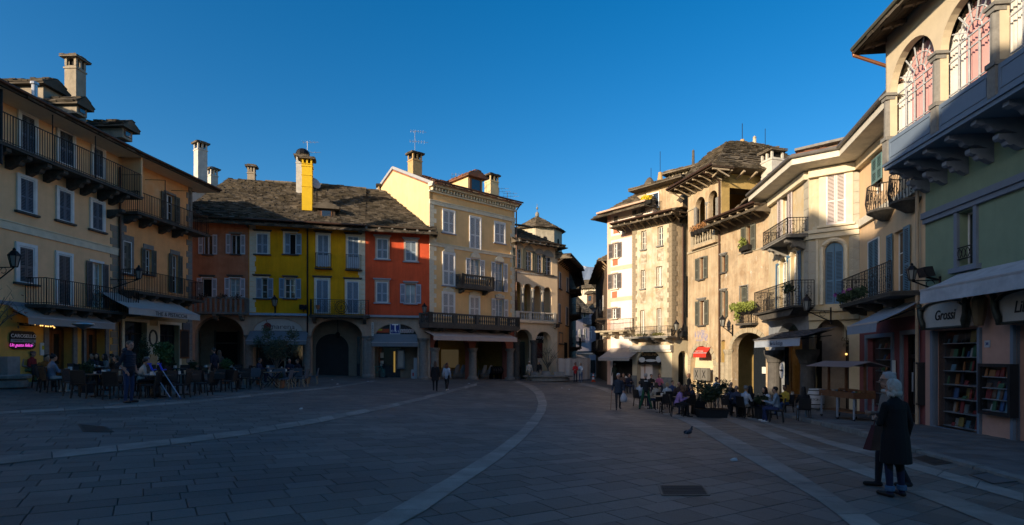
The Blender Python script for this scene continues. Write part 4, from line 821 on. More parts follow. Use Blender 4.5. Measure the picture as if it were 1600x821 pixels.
# tower with octagonal roof
TW8 = b = Bld('stair_tower', 'pale octagonal tower with a pointed stone roof and finial behind the arched house', 'Y', 800, 62, 889, 64, cat='tower')
cxu, _ = b.P(160, 200); cr = 3.0; zc1 = b.P(160, 100)[1]+.55; zap = b.P(133, 25)[1]+.75; yc_ = 3
def octp(r, z, a0=.39): return [(cxu+r*math.cos(a0+k*math.pi/4), yc_+r*math.sin(a0+k*math.pi/4), z) for k in range(8)]
q = MB(); p0, p1 = octp(cr, 0), octp(cr, zc1)
for k in range(8): j = (k+1) % 8; q.quad(p0[k], p0[j], p1[j], p1[k])
b.add('wall', q, mat('pale_tower_render', (.50, .44, .33), .92, var=.15, bump=.2, streak=.2)); q = MB(); p1 = octp(cr+.45, zc1)
bq = MB()
for k in range(8):
    j = (k+1) % 8; tiles(q, p1[k], p1[j], (cxu, yc_, zap), (cxu, yc_, zap), .35, .45); bq.add([p1[k], p1[j], (cxu, yc_, zap-.1), (cxu, yc_, zc1-.02)], [(0,1,2), (0,1,3)])
rf = b.add('roof', bq, PIODE); mk('roof_slabs', q, PIODE, rf, kind='stuff'); mk('finial', MB().tube([(cxu, yc_, zap-.1), (cxu, yc_, zap+1.5)], .03).ell((cxu, yc_, zap+.2), (.25, .25, .4)).ell((cxu, yc_, zap+1.0), (.14, .14, .16)), GRAN, rf)
for k in (4, 5, 6): a_ = .39+(k+.5)*math.pi/4; b.add('window', MB().prism([(-.22, 0), (.22, 0), (.22, .7), (.12, .88), (-.12, .88), (-.22, .7)], -.03, .03), DARK, loc=(cxu+cr*.93*math.cos(a_), yc_+cr*.93*math.sin(a_), zc1-1.9), rz=a_+math.pi/2)
# lane houses and far buildings
LH = b = Bld('town_house', 'lilac grey shaded house far down the lane with green shutters', 'Z', 890, 82, 921, 84)
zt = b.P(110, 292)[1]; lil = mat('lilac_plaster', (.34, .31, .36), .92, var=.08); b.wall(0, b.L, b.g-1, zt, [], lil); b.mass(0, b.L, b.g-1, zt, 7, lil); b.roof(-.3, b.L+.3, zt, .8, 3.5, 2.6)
for r in (b.rect(80, 92, 310, 350), b.rect(112, 128, 300, 352), b.rect(145, 160, 292, 350), b.rect(80, 90, 440, 470), b.rect(112, 122, 432, 490), b.rect(146, 158, 428, 495)): b.window(r, 'closed', flat('dark_green_shutter', (.03, .05, .05)), sill=False)
b.balcony(.2, 2.4, b.P(90, 520)[1], .8, 1, GRAND, (), ch=.3); b.balcony(2.6, 5, b.P(125, 400)[1], .8, 1, GRAND, ())
b.awning(.4, 4.2, b.P(110, 605)[1]+.4, 1.2, .4, .2, flat('dark_awning', (.05,.06,.07)))
LD = b = Bld('town_house', 'dark roofed house with a tall dormer in the middle of the lane', 'Z', 915, 92, 938, 88)
zt = b.P(200, 260)[1]; b.wall(0, b.L, b.g-1, zt, [], lil); b.mass(0, b.L, b.g-1, zt, 7, lil); b.roof(-.4, b.L+.4, zt, .8, 3.5, 3.0, PIODE); dormer(b, 1.5, -.1, zt+.2, 1.9, 1.7, 3, dkp)
for r in (b.rect(188, 200, 370, 420), b.rect(205, 225, 385, 430), b.rect(186, 200, 450, 500)): b.window(r, 'bare', None, sur=WHITE, sill=False, bars=(2, 2))
b.add('doorway', MB().box(1, 3, -.03, .0, b.g-1, b.g+2.4), DARK)
LS = b = Bld('town_house', 'far cream house catching the sun above the lane roofs', 'Z', 899, 120, 941, 118)
zt = b.P(180, 130)[1]; crm = mat('sunlit_cream_plaster', (.62, .55, .42), .92, var=.08); b.wall(0, b.L, b.g-2, zt, [], crm); b.mass(0, b.L, b.g-2, zt, 8, crm); b.roof(-.5, b.L+.5, zt, .8, 4, 2.0)  # even pale cream base colour with random variation
for x in (138, 165, 215): r = b.rect(x, x+14, 150, 185); b.window(r, 'bare', None, sur=GRAN, sill=False, bars=(2, 2))
b.roof(-.5, b.L*.7, zt-4, 4.5, .1, .1) if False else None
LR = b = Bld('town_house', 'weathered house with a pale wooden eave leaning over the right side of the lane', 'Z', 931, 66, 948, 50)
zt = b.P(275, 20)[1]*0+b.P(250, 60)[1]; b.wall(0, b.L, b.g, zt, [], dkp); b.mass(0, b.L, b.g, zt, 6, dkp); b.eave(-.5, b.L, zt, .75, .1, mat('sunlit_rafter_wood', (.32, .22, .12), .8, var=.15), step=1.2, drop=.5); b.roof(-.5, b.L, zt+.3, .85, 3.5, 2.0)  # rafters in a paler brown wood than the wall
for zz in (2.2, 5.2): b.balcony(4, b.L-1, zz, .8, 1, WOODD, (6, 10, 13), ch=.35)
for zz in (3.4, 6.2): b.window((11, 12, zz, zz+1.5), 'closed', shgreen); b.window((7, 8, zz, zz+1.5), 'closed', shgreen)
# ------------------------------------------------ pink house
pnk = mat('pale_pink_stucco', (.80, .68, .60), .92, var=.04, scale=1.2, bump=.1, streak=.06); pnb = mat('rose_painted_band', (.68, .42, .31), .9, var=.06)
PK = b = Bld('town_house', 'pink stucco house with rose bands and small square panels at the lane corner', 'T', 949, 44.3, 988, 42.3)
zt = b.P(200, 262)[1]
ws = [b.rect(146, 180, 515, 635), b.rect(140, 178, 760, 880)]; ws.append(b.rect(120, 152, 190, 265, c='U')); ws2 = [b.rect(338, 368, 244, 282)]
EX = 1.9
b.wall(0, b.L+EX, b.g, zt, ws+ws2, pnk, .25); b.mass(0, b.L+EX, b.g, zt, 9, pnk, .5)
for r in ws: b.window(r, 'open', shgrey, sur=mat('pinkish_trim', (0,0,0)), sw=.1, shw=.42, sillm=CREAM)
b.window(b.rect(150, 188, 292, 350), 'closed', mat('worn_grey_brown_shutter', (0,0,0)), sillm=CREAM); b.window(ws2[0], 'open', shgrey, shw=.4)
for y in (462, 712): z = b.P(200, y)[1]; b.band(z-.16, z+.16, pnb, 0, b.L+EX, .02, name='painted_band')
z = b.P(180, 125, c='U')[1]; b.band(z-.16, z+.16, pnb, 0, b.L+EX, .02, name='painted_band')
for x, y, c in ((167, 410, 'T'), (161, 668, 'T'), (138, 95, 'U')): u, z = b.P(x, y, 0, c); b.add('painted_panel', MB().box(u-.26, u+.26, -.02, .01, z-.26, z+.26), mat('brick_red_panel', (.46, .15, .08), .9))
b.add('painted_corner_strip', MB().box(0, .35, -.015, .01, b.g, zt), pnb)
b.add('cornice', MB().box(-.4, b.L+EX, -.9, .01, zt, zt+.13), mat('pale_pink_cornice', (.52, .34, .25), .9)); b.roof(-.9, b.L+EX, zt+.30, 1.0, 4.0, 2.7, hip0=3.0, hip1=.6)
zf = b.P(165, 345, 1.0, 'U')[1]; ua, ub = b.P(0, 300, 1.0, 'U')[0], b.P(250, 300, 1.0, 'U')[0]
stn = mat('sunlit_pale_stone', (.40, .34, .24), .9, var=.15, bump=.3, streak=.2)  # buff stone with random mottling and streaks
b.balcony(ua, ub, zf, 1.0, b.P(170, 268, 1.0, 'U')[1]-zf, stn, [ua+.6, ua+1.5, ub-1.0, ub-.2], ch=.5, cw=.35)
u0, u1 = b.P(22, 555, 1.5, 'U')[0], b.P(244, 555, 1.5, 'U')[0]; zb = b.P(130, 545, 1.5, 'U')[1]; b.awning(u0, u1, b.P(200, 475, 0, 'U')[1], 1.5, b.P(200, 475, 0, 'U')[1]-zb, .22, mat('beige_awning_cloth', (0,0,0)))
b.add('shop_opening', MB().box(.6, b.L+.8, -.02, .0, b.g, zb-.1), DARK)
# ------------------------------------------------ weathered house with dormer
wcol = dict(col=(.70, .59, .44), col2=(.50, .37, .23), mask=.53, col3=(.72, .66, .56), var=.17, scale=2.8, bump=.45, bscale=10, streak=.42, edge=.07)
wth = mat('weathered_lime_plaster', wcol['col'], .95, **{k: v for k, v in wcol.items() if k != 'col'})
wth2 = mat('weathered_ochre_plaster', (.57, .44, .285), .95, col2=(.41, .295, .175), mask=.54, col3=(.64, .55, .41), var=.16, scale=2.5, bump=.45, bscale=9, streak=.42, edge=.08)
wth3 = mat('weathered_brown_plaster', (.54, .41, .265), .95, col2=(.37, .26, .155), mask=.55, col3=(.66, .60, .50), var=.17, scale=2.6, bump=.5, bscale=9, streak=.42, edge=.05)
PKL = PK
WT = b = Bld('town_house', 'weathered peeling house with narrow white windows and a dormer with yellow flowers', 'T', 988, 41.7, 1050, 39.0)
zt = b.P(470, 325)[1]
w = [b.rect(370, 410, 415, 565), b.rect(500, 543, 380, 535), b.rect(365, 402, 730, 880), b.rect(490, 538, 700, 860), b.rect(320, 352, 205, 385, c='U'), b.rect(437, 470, 192, 385, c='U')]
zgf = b.P(360, 455, 0, 'U')[1]
a_ = b.rect(298, 472, 488, 690, c='U'); AW = (a_[0], a_[1], b.g, a_[3], a_[3]-(a_[1]-a_[0])/2)
b.wall(0, b.L, zgf, zt, w, wth, .22); b.mass(0, b.L, zgf, zt, 9, wth, .5)
creamgf = mat('cream_smooth_plaster', (.60, .50, .33), .9, var=.06, bump=.08)
b.wall(0, b.L, b.g, zgf, [AW], creamgf, .5, name='ground_floor_wall')
fmw = mat('old_white_frame', (.66, .62, .52), .7, var=.1)
for i, r in enumerate(w): b.window(r, 'bare', None, sur=None, fm=fmw, bars=(2, 3), sw=0, sillm=GRAN, sill=i < 4, curtain=flat('pale_interior_blind', (.5, .48, .4)) if i in (3, 4) else None)
qm = mat('grey_brown_corner_stone', (.27, .22, .15), .9, var=.2, bump=.35)
b.quoins(.0, zgf+1.2, zt-.6, qm, 1, .33, (.45, .3)); b.quoins(b.L, zgf+.9, zt-.4, qm, -1, .36, (.38, .26))
for r in w[:4]: b.add('plaster_panel', MB().box(r[0]-.05, r[1]+.05, -.02, .01, r[2]-1.1, r[2]-.2), mat('bare_stone_patch', (.34, .27, .18), .95, col2=(.5, .44, .34), mask=.5, var=.2, bump=.4))
zf = b.P(340, 392, 1.0, 'U')[1]; ua, ub = b.P(203, 350, 1.0, 'U')[0], b.P(528, 350, 1.0, 'U')[0]
bl = b.balcony(ua, min(ub, b.L+.3), zf, 1.0, b.P(380, 322, 1.0, 'U')[1]-zf, GRAN, [ua+.5, ua+2.0, ub-1.5, ub-.5], ch=.35)
fl = MB(); [fl.leaves((u, -.95, zf+.12), (.7, .12, .12), 120, .06) for u in (ub-1, ub-2.4, ua+3)]; mk('flowers', fl, flat('mossy_green_leaves', (.12, .11, .03)), bl, kind='stuff')
b.add('cornice', MB().box(-.05, b.L+.05, -.3, .01, zgf-.35, zgf-.02).box(-.05, b.L+.05, -.2, .01, zgf-.5, zgf-.352), mat('white_stucco_trim', (.62, .58, .5), .85))
q = tympan(b, AW, AW[4], DARK, .1); text('CISTELLINO', .26, ((AW[0]+AW[1])/2, .07, AW[4]+.75), q, flat('brown_gold_lettering', (.25, .15, .06)))
mk('figure_print', MB().ell(((AW[0]+AW[1])/2-.7, .08, AW[4]+.35), (.3, .02, .2)).ell(((AW[0]+AW[1])/2+.1, .08, AW[4]+.3), (.5, .02, .1)).ell(((AW[0]+AW[1])/2+.8, .08, AW[4]+.4), (.25, .02, .25)), flat('white_figure_print', (.5,.5,.5)), q)
b.add('stone_plinth', MB().box(-.03, AW[0], -.06, .01, b.g, b.Zg(1)+.95), GRAN); b.add('stone_plinth', MB().box(AW[1], b.L+.03, -.06, .01, b.g, b.Zg(3)+.95), GRAN)
b.add('entrance_recess', MB().box(AW[0], AW[1], 1.2, 1.3, b.g, AW[4]+1.4), creamgf); b.add('pink_column', MB().lathe([(.26, 0), (.26, 2.6)], (b.P(362, 600, -.6, 'U')[0], .7, b.g), 12), mat('rosy_plaster', (.60, .36, .25), .9))
ev = b.eave(-1.3, b.L+.7, zt+.02, 1.0, .08, WOODD, step=.62, rm=mat('sunlit_old_rafter', (.36, .29, .20), .85, var=.15), drop=.32, rs=(.075, .09)); b.gutter(-1.3, b.L+.7, zt+.12, 1.1)  # rafters in a paler wood than the eave boards
b.roof(-1.3, b.L+.7, zt+.27, 1.1, 4.0, 1.9, hip0=3.0, hip1=2.3)
# dormer
u = b.P(500, 160, -1.2)[0]; zd = b.P(500, 235, -1.0)[1]-.3; zdt = b.P(490, 70, -1.0)[1]
dm = b.add('dormer', MB().box(u-.9, u+2.3, 1.0, 4.5, zd, zdt), wth2); rb = MB(); rb.box(u-2.0, u+2.7, .2, 4.5, zdt, zdt+.1); tiles(rb, (u-2.0, .2, zdt+.1), (u+2.7, .2, zdt+.1), (u+1.9, 3.4, zdt+1.1), (u-.2, 3.4, zdt+1.1), .3, .4); tiles(rb, (u-2.0, 4.5, zdt+.1), (u-2.0, .2, zdt+.1), (u-.2, 3.4, zdt+1.1), (u-.2, 3.5, zdt+1.1), .3, .4); mk('dormer_roof', rb, PIODE, dm)
wd = mk('window', MB().box(u-.75, u+.35, .9, .99, zd+.3, zdt-.35), WHITE, dm)
mk('dormer_wing', MB().prism([(u-.9, zd), (u-1.0, zdt), (u-2.1, zdt), (u-1.2, zdt-.75)], 1.05, 1.4), wth2, dm)
for uu in (u-.68, u-.15): mk('pane', MB().box(uu, uu+.42, .88, .899, zd+.4, zdt-.45), GLASS, dm)
uf, zfw = b.P(412, 155, .1); b.railing(dm, [(uf-.5, .1), (u+.6, .1)], zfw-.75, .9); fl = MB(); fl.leaves((uf, -.15, zfw), (.55, .25, .26), 260, .07); mk('yellow_flowers', fl, flat('yellow_blossom', (.75, .55, .02)), dm, kind='stuff'); mk('flower_box', MB().box(uf-.5, uf+.5, -.3, .0, zfw-.5, zfw-.2), DARK, dm)
# side face of the weathered house
WS = b = Bld('town_house', 'narrow corner bay with rusty drainpipe beside the weathered house', 'T', 1050, 39.0, 1075, 39.6)
zt2 = WT.P(470, 325)[1]; a_ = b.rect(592, 645, 495, 760, c='U'); AS = (a_[0], b.L-.02, b.g, a_[3], a_[3]-(b.L-a_[0])/2)
b.wall(0, b.L, zgf+.3, zt2, [], wth2); b.wall(0, b.L, b.g, zgf+.3, [AS], creamgf, .5, name='ground_floor_wall'); b.mass(0, b.L, zgf, zt2, 6, wth2, .5)
b.add('passage', MB().box(AS[0], AS[1], .5, .55, b.g, AS[3]), DARK); b.quoins(0, zgf+1, zt2-.4, qm, 1, .36, (.3, .42)); b.pipe(b.L*.62, zgf+.5, zt2-.5, .1)
b.add('wall_shadow_slot', MB().box(b.L-.16, b.L-.02, -.01, .01, zgf+2, zgf+5), DARK)  # dark strip laid on the wall, standing in for a cast shadow
b.eave(0, b.L, zt2+.02, .8, .1, WOODD, step=.6, drop=.3); 
# ------------------------------------------------ loggia tower
TG = b = Bld('town_house', 'tall ochre tower house with a two-arched flowered loggia under a domed stone roof', 'V', 1075, 38.3, 1127, 34.6)
zt = b.P(200, 345)[1]+.55
L_ = [b.rect(122, 190, 402, 690), b.rect(213, 278, 357, 660)]; zsl = b.P(200, 735)[1]
la = [(r[0], r[1], zsl, r[3], r[3]-(r[1]-r[0])/2) for r in L_]
wA = b.rect(95, 125, 10, 150, c='W'); wB = b.rect(95, 130, 288, 445, c='W'); aG = b.rect(38, 186, 578, 830, c='W'); AG_ = (aG[0], aG[1], b.g, aG[3], aG[3]-(aG[1]-aG[0])/2)
b.wall(0, b.L, b.g, zt, la+[wA, wB, AG_], wth2, .35); 
q = MB(); q.quad((0, .37, b.g), (b.L, .37, b.g), (b.L, .37, zsl-.2), (0, .37, zsl-.2)); q.quad((0, .36, zsl-.2), (b.L, .36, zsl-.2), (b.L, 5, zsl-.2), (0, 5, zsl-.2)); q.quad((0, 5, zsl-.2), (b.L, 5, zsl-.2), (b.L, 5, zt), (0, 5, zt)); q.quad((0, 0, b.g), (0, 6, b.g), (0, 6, zt), (0, 0, zt)); q.quad((b.L, 0, b.g), (b.L, 6, b.g), (b.L, 6, zsl), (b.L, 0, zsl)); q.quad((b.L, 4.5, zsl), (b.L, 6, zsl), (b.L, 6, zt), (b.L, 4.5, zt)); q.quad((b.L, 0, zt-.9), (b.L, 4.5, zt-.9), (b.L, 4.5, zt), (b.L, 0, zt)); q.quad((b.L, 0, zsl), (b.L, .6, zsl), (b.L, .6, zt), (b.L, 0, zt)); q.quad((b.L-.02, .6, zsl+.0), (b.L-.02, 4.5, zsl), (b.L-.02, 4.5, zsl+1), (b.L-.02, .6, zsl+1))
b.add('side_walls', q, mat('loggia_ochre', (0,0,0)))
b.window(wA, 'open', shgreen, sur=GRAN, sw=.05, lintel=None, shw=.42, bars=(2, 1), fm=WOODB, curtain=flat('pale_interior_blind', (0,0,0))); b.window(wB, 'open', shgreen, sur=GRAN, sw=.05, lintel=GRAN, shw=.42, bars=(2, 1), fm=WOODB, curtain=flat('pale_interior_blind', (0,0,0)))
u = (L_[0][1]+L_[1][0])/2; b.add('column', MB().lathe([(.2, 0), (.2, .15), (.14, .2), (.13, la[0][4]-zsl-.25), (.2, la[0][4]-zsl-.05), (.2, la[0][4]-zsl)], (u, .1, zsl), 12), GRAN)
for u in (L_[0][0], L_[1][1]): b.add('pilaster', MB().box(u-.14, u+.14, -.05, .05, zsl, la[0][4]+.0), GRAN)
bal = b.add('parapet', MB().box(L_[0][0]-.2, L_[1][1]+.2, -.3, .3, zsl-.18, zsl), wth2); b.stone_rail(bal, [(L_[0][0], .15), (L_[1][1], .15)], zsl, .95, stn, step=.25, post=9)
fl = MB(); pots = MB()
for i in range(6):
    u = L_[0][0]+.15+i*(L_[1][1]-L_[0][0]-.3)/5; pots.lathe([(.12, 0), (.17, .3)], (u, -.32, zsl+.72), 8); fl.leaves((u, -.32, zsl+1.18), (.32, .2, .28), 110, .06)
mk('flower_pots', pots, DARK, bal); mk('flowers', fl, flat('rusty_autumn_flowers', (.26, .12, .04), island=.5), bal, kind='stuff')
b.band(zsl-.32, zsl-.18, stn, 0, b.L, .07); z = la[0][4]; b.band(z-.06, z+.04, stn, 0, L_[0][0]-.14, .05)
# ground arch: stone ring, inner door, awning, painted fresco
q = MB(); c_ = (AG_[0]+AG_[1])/2; rr = (AG_[1]-AG_[0])/2
for i in range(11):
    a0_, a1_ = math.pi*i/11+.02, math.pi*(i+1)/11-.02
    mk('arch_stone', MB().prism([(c_+math.cos(a0_)*rr, AG_[4]+math.sin(a0_)*rr), (c_+math.cos(a1_)*rr, AG_[4]+math.sin(a1_)*rr), (c_+math.cos(a1_)*(rr+.32), AG_[4]+math.sin(a1_)*(rr+.32)), (c_+math.cos(a0_)*(rr+.32), AG_[4]+math.sin(a0_)*(rr+.32))], -.05, .02), stn, b.root)
z = b.Zg(1)
while z < AG_[4]-.05:
    for ua_, ub_ in ((AG_[0]-.32, AG_[0]), (AG_[1], AG_[1]+.32)): mk('arch_stone', MB().box(ua_, ub_, -.05, .02, z+.01, min(z+.3, AG_[4])), stn, b.root)
    z += .31
b.add('inner_wall', MB().box(AG_[0], AG_[1], .34, .4, b.g, AG_[3]), creamgf); ua, z0 = b.P(85, 660, .0, 'W'); ub, z1 = b.P(168, 592, .0, 'W')
a = b.awning(ua, ub, z1+.1, .35, .42, .3, mat('red_awning_cloth', (.50, .035, .02), .8, var=.05), arms=False); text('TRATTORIA', .17, ((ua+ub)/2, -.39, z1-.22), a, flat('pale_red_lettering', (.7, .4, .35))); 
ux, zx = b.P(120, 760, 0, 'W')
for k in (-.42, .42): cb = b.add('meter_cabinet', MB().box(ux+k-.38, ux+k+.38, -.25, -.02, zx-.4, zx+.42), flat('cabinet_brown_grey', (.16, .15, .13))); mk('cabinet_mark', MB().beam((ux+k-.16, -.26, zx-.22), (ux+k+.16, -.26, zx+.26), .03).beam((ux+k+.16, -.265, zx-.22), (ux+k-.16, -.265, zx+.26), .03), blk, cb); mk('stand', MB().box(ux+k-.04, ux+k+.04, -.2, -.1, b.g, zx-.4), IRON, cb)
u, z = b.P(105, 510, 0, 'W'); b.add('faded_fresco', MB().box(u-.75, u+.75, -.012, .005, z-.4, z+.35), mat('faded_blue_fresco', (.30, .28, .36), .95, col2=(.45, .34, .22), mask=.5, scale=5, var=.15))
z5 = zt; EV = 1.25
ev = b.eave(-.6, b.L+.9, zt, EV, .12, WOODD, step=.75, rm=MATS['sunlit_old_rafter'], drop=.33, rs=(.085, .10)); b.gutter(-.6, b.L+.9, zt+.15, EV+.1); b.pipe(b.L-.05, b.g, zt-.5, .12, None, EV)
# domed roof: a pyramid with convex slopes
q = MB(); bq = MB(); x0, x1, y0, y1 = -.8, b.L+.9, -EV, 7.0; zA = b.P(420, 40, -3)[1]; cx, cy = b.P(425, 40, -3.2)[0], 3.2
cxr = cx; prof = [(0, zt+.1), (.2, zt+.1+(zA-zt)*.16), (.36, zt+.1+(zA-zt)*.5), (.56, zt+.1+(zA-zt)*.8), (.76, zt+.1+(zA-zt)*.95), (.93, zA)]
def ring(t, z): return [(x0+(cx-x0)*t, y0+(cy-y0)*t, z), (x1+(cx-x1)*t, y0+(cy-y0)*t, z), (x1+(cx-x1)*t, y1+(cy-y1)*t, z), (x0+(cx-x0)*t, y1+(cy-y1)*t, z)]
for (ta, za_), (tb_, zb_) in zip(prof[:-1], prof[1:]):
    ra, rb_ = ring(ta, za_), ring(tb_, zb_)
    for k in range(4): j = (k+1) % 4; bq.quad(ra[k], ra[j], rb_[j], rb_[k]); tiles(q, ra[k], ra[j], rb_[j], rb_[k], .26, .42, .055)
bq.add(ring(.93, zA), [(0,1,2,3)]); bq.add(ring(0, zt+.1), [(0,3,2,1)]); rf = b.add('roof', bq, PIODE); mk('roof_slabs', q, PIODE, rf, kind='stuff')
sbk = MB(); [sbk.beam((x1-.1, yy, zt-.05), (b.L, yy, zt-.3), .12) for yy in (-.6, 0.2, 1.1, 2.0, 2.9, 3.8, 4.7)]; mk('rafter', sbk, MATS['sunlit_old_rafter'], ev)
# spires and chimneys behind the tower
def pinnacle(b, X, Yt, Ya, Yb, c, out, label_m, pole=None):
    u, z0 = b.P(X, Yb, out, c); z1 = b.P(X, Ya, out, c)[1]; e = b.add('pinnacle', MB().lathe([(.28, 0), (.2, (z1-z0)*.5), (.14, z1-z0)], (u, -out, z0), 8), label_m)
    if Yt is not None: mk('rod', MB().tube([(u, -out, z1-.1), (u, -out, b.P(X, Yt, out, c)[1])], .022), IRON, e)
    return e
OR = mat('ochre_render', (0,0,0))
pinnacle(TG, 757, 42, 122, 165, 'G', -3.2, OR); pinnacle(WT, 352, 180, 283, 335, 'G', -4.0, MATS['ochre_render']); pinnacle(WT, 307, 262, 325, 350, 'G', -5.0, pale)
q = WT.add('stone_cone', MB().lathe([(.5, 0), (.45, .3), (.2, .7), (.05, .8)], (WT.P(303, 350, -5, 'G')[0], 4.9, WT.P(303, 355, -5, 'G')[1]), 10), PIODE)
BT = b = Bld('belvedere_house', 'pale belvedere with a row of small pillars and a spiked roof behind the weathered house', 'G', 1046, 52, 1090, 50, cat='tower')
z0, z1 = b.P(460, 345)[1], b.P(460, 280)[1]; m_ = mat('pale_tower_render', (0,0,0)); b.add('wall', MB().box(0, b.L, 0, 4, 0, z0), m_); b.add('opening_back', MB().box(.15, b.L-.15, .3, 3.8, z0, z1), DARK)
for i in range(9): u = b.L*i/8; b.add('pillar', MB().box(u-.1, u+.1, -.0, .2, z0, z1), m_)
for i in range(6): y = 4*i/5; b.add('pillar', MB().box(-.1, .1, y-.1+.1, y+.2, z0, z1), m_)
q = MB(); q.box(-.6, b.L+.6, -.6, 4.6, z1, z1+.12); ap = (b.L/2, 2, z1+.75)
for p_, r_ in (((-.6, -.6), (b.L+.6, -.6)), ((b.L+.6, -.6), (b.L+.6, 4.6)), ((b.L+.6, 4.6), (-.6, 4.6)), ((-.6, 4.6), (-.6, -.6))): tiles(q, (*p_, z1+.12), (*r_, z1+.12), ap, ap, .35, .5)
rf = b.add('roof', q, PIODE); mk('spike', MB().lathe([(.22, 0), (.14, .5), (.12, 1.9)], (b.L/2, 2, z1+.6), 8).tube([(b.L/2, 2, z1+2.4), (b.L/2, 2, b.P(465, 140)[1])], .022), GRAND, rf)
BT2 = b = Bld('belvedere_house', 'small white-finialled roof turret behind the domed tower', 'G', 1175, 44, 1196, 44, cat='tower')
def turret(b, X0, X1, Y0, Y1, Yt, fin, m=m_):
    u0, z0 = b.P(X0, Y1); u1, z1 = b.P(X1, Y0); b.add('wall', MB().box(u0, u1, 0, u1-u0, z0-3, z1), m); q = MB(); o = .35; q.box(u0-o, u1+o, -o, u1-u0+o, z1, z1+.1); ap = ((u0+u1)/2, (u1-u0)/2, b.P((X0+X1)/2, Yt)[1])
    c4 = [(u0-o, -o, z1+.1), (u1+o, -o, z1+.1), (u1+o, u1-u0+o, z1+.1), (u0-o, u1-u0+o, z1+.1)]
    for k in range(4): tiles(q, c4[k], c4[(k+1) % 4], ap, ap, .35, .5)
    rf = b.add('roof', q, PIODE); zf = b.P(X0, fin)[1]; mk('finial', MB().lathe([(.2, 0), (.12, (zf-ap[2])*.8), (.16, (zf-ap[2])*.85), (.02, zf-ap[2])], ap, 8), m if fin < 100 else GRAND, rf)
    for k in (.25, .6): w_ = (u1-u0)*.2; b.add('opening', MB().box(u0+(u1-u0)*k, u0+(u1-u0)*k+w_, -.02, .01, z1-.9, z1-.3), DARK)
turret(BT2, 803, 855, 165, 185, 150, 92)
BT3 = b = Bld('belvedere_house', 'stone-capped roof turret with an iron spike, right of the white-finialled turret', 'G', 1190, 40, 1215, 40, cat='tower'); turret(BT3, 845, 905, 178, 290, 158, 132); b.add('rod', MB().tube([(b.P(895, 140)[0], .8, b.P(895, 140)[1]), (b.P(895, 140)[0], .8, b.P(895, 45)[1])], .022), IRON)
# ------------------------------------------------ brown weathered house, arched passage
WB2 = b = Bld('town_house', 'brown peeling house with green shutters, a planted balconet and a wide stone arch', 'V', 1127, 34.6, 1201, 30.6)
zt = b.P(480, 560)[1]*0+b.P(470, 535)[1]
wC = b.rect(487, 518, 608, 790); wD = [b.rect(238, 266, 0, 105, c='W'), b.rect(240, 265, 228, 392, c='W')]; wE = b.rect(354, 405, 193, 325, c='W')
a_ = b.rect(303, 500, 492, 830, c='W'); AR = (a_[0], a_[1]+.25, b.g, a_[3], b.P(400, 600, 0, 'W')[1]); nI = b.rect(228, 268, 540, 690, c='W'); NI = (nI[0], nI[1], nI[2], nI[3], nI[3]-.35)
b.wall(0, b.L, b.g, zt, [wC, wE, AR, NI]+wD, wth3, .45); b.mass(0, b.L, AR[3]+.1, zt, 7, wth3, .6)
b.add('niche_back', MB().box(NI[0], NI[1], .25, .3, NI[2], NI[3]), wth2)
b.window(wC, 'open', shgreen, sur=stn, sw=.08, shw=.42, fm=WOODB, bars=(2, 1), curtain=wc); [b.window(r, 'open', shgreen, sur=GRAN, sw=.03, shw=.2, fm=WOODB, bars=(1, 2), lintel=GRAN) for r in wD]; b.window(wE, 'openl', None, sur=GRAN, sw=.05, gm=DARK); b.shutter(b.root, wE[0]+.05, wE[0]+.5, wE[2], wE[3]-.05, shgreen, .1)
ua, ub = b.P(340, 410, .5, 'W')[0], b.P(410, 410, .5, 'W')[0]; zf = b.P(372, 432, .5, 'W')[1]
bl = b.balcony(ua-.2, ub+.2, zf, .5, .85, GRAND, (), ornate=1, th=.12); fl = MB()
for u in np.linspace(ua-.3, ub+.3, 6): fl.leaves((u, -.55, zf+.95), (.3, .28, .3), 170, .075)
fl.leaves((ua-.1, -.5, zf+.5), (.25, .2, .5), 130, .07); mk('hanging_leaves', fl, flat('yellow_green_leaves', (.16, .19, .035), island=.4), bl, kind='stuff')
u, z = b.P(490, 770); b.add('flower_box', MB().box(u-.3, u+.5, -.35, -.05, z-.15, z+.15), DARK); fl = MB(); fl.leaves((u-.05, -.3, z+.3), (.35, .2, .4), 170, .07); b.add('flowers', fl, flat('yellow_green_leaves', (0,0,0)), kind='stuff')
# arch with passage, glass front and wooden door
q = MB(); q.quad((AR[0]-.4, 4.5, b.g), (b.L+1, 4.5, b.g), (b.L+1, 4.5, AR[3]), (AR[0]-.4, 4.5, AR[3])); q.quad((AR[0]-.4, .45, AR[3]), (b.L+1, .45, AR[3]), (b.L+1, 4.5, AR[3]), (AR[0]-.4, 4.5, AR[3])); b.add('passage', q, wth3)
b.add('shop_front', MB().box(AR[0]+.1, AR[0]+2.1, 1.5, 1.55, b.g, AR[4]+.3), GLASS); b.add('notice', MB().box(AR[0]+.9, AR[0]+1.4, 1.44, 1.49, b.g+1.9, b.g+2.3), flat('white_notice', (0,0,0)))
b.add('door', MB().box(AR[0]+2.15, AR[0]+2.3, 1.4, 1.5, b.g, AR[4]+.3).box(AR[0]+3.1, AR[0]+3.25, 1.4, 1.5, b.g, AR[4]+.3).box(AR[0]+2.15, AR[0]+3.25, 1.402, 1.498, AR[4]+.1, AR[4]+.3).box(AR[0]+2.3, AR[0]+3.1, 1.42, 1.48, b.g, b.g+1.3), mat('orange_varnished_wood', (.50, .20, .04), .5, var=.15)); b.add('pane', MB().box(AR[0]+2.3, AR[0]+3.1, 1.44, 1.46, b.g+1.3, AR[4]+.1), GLASS)
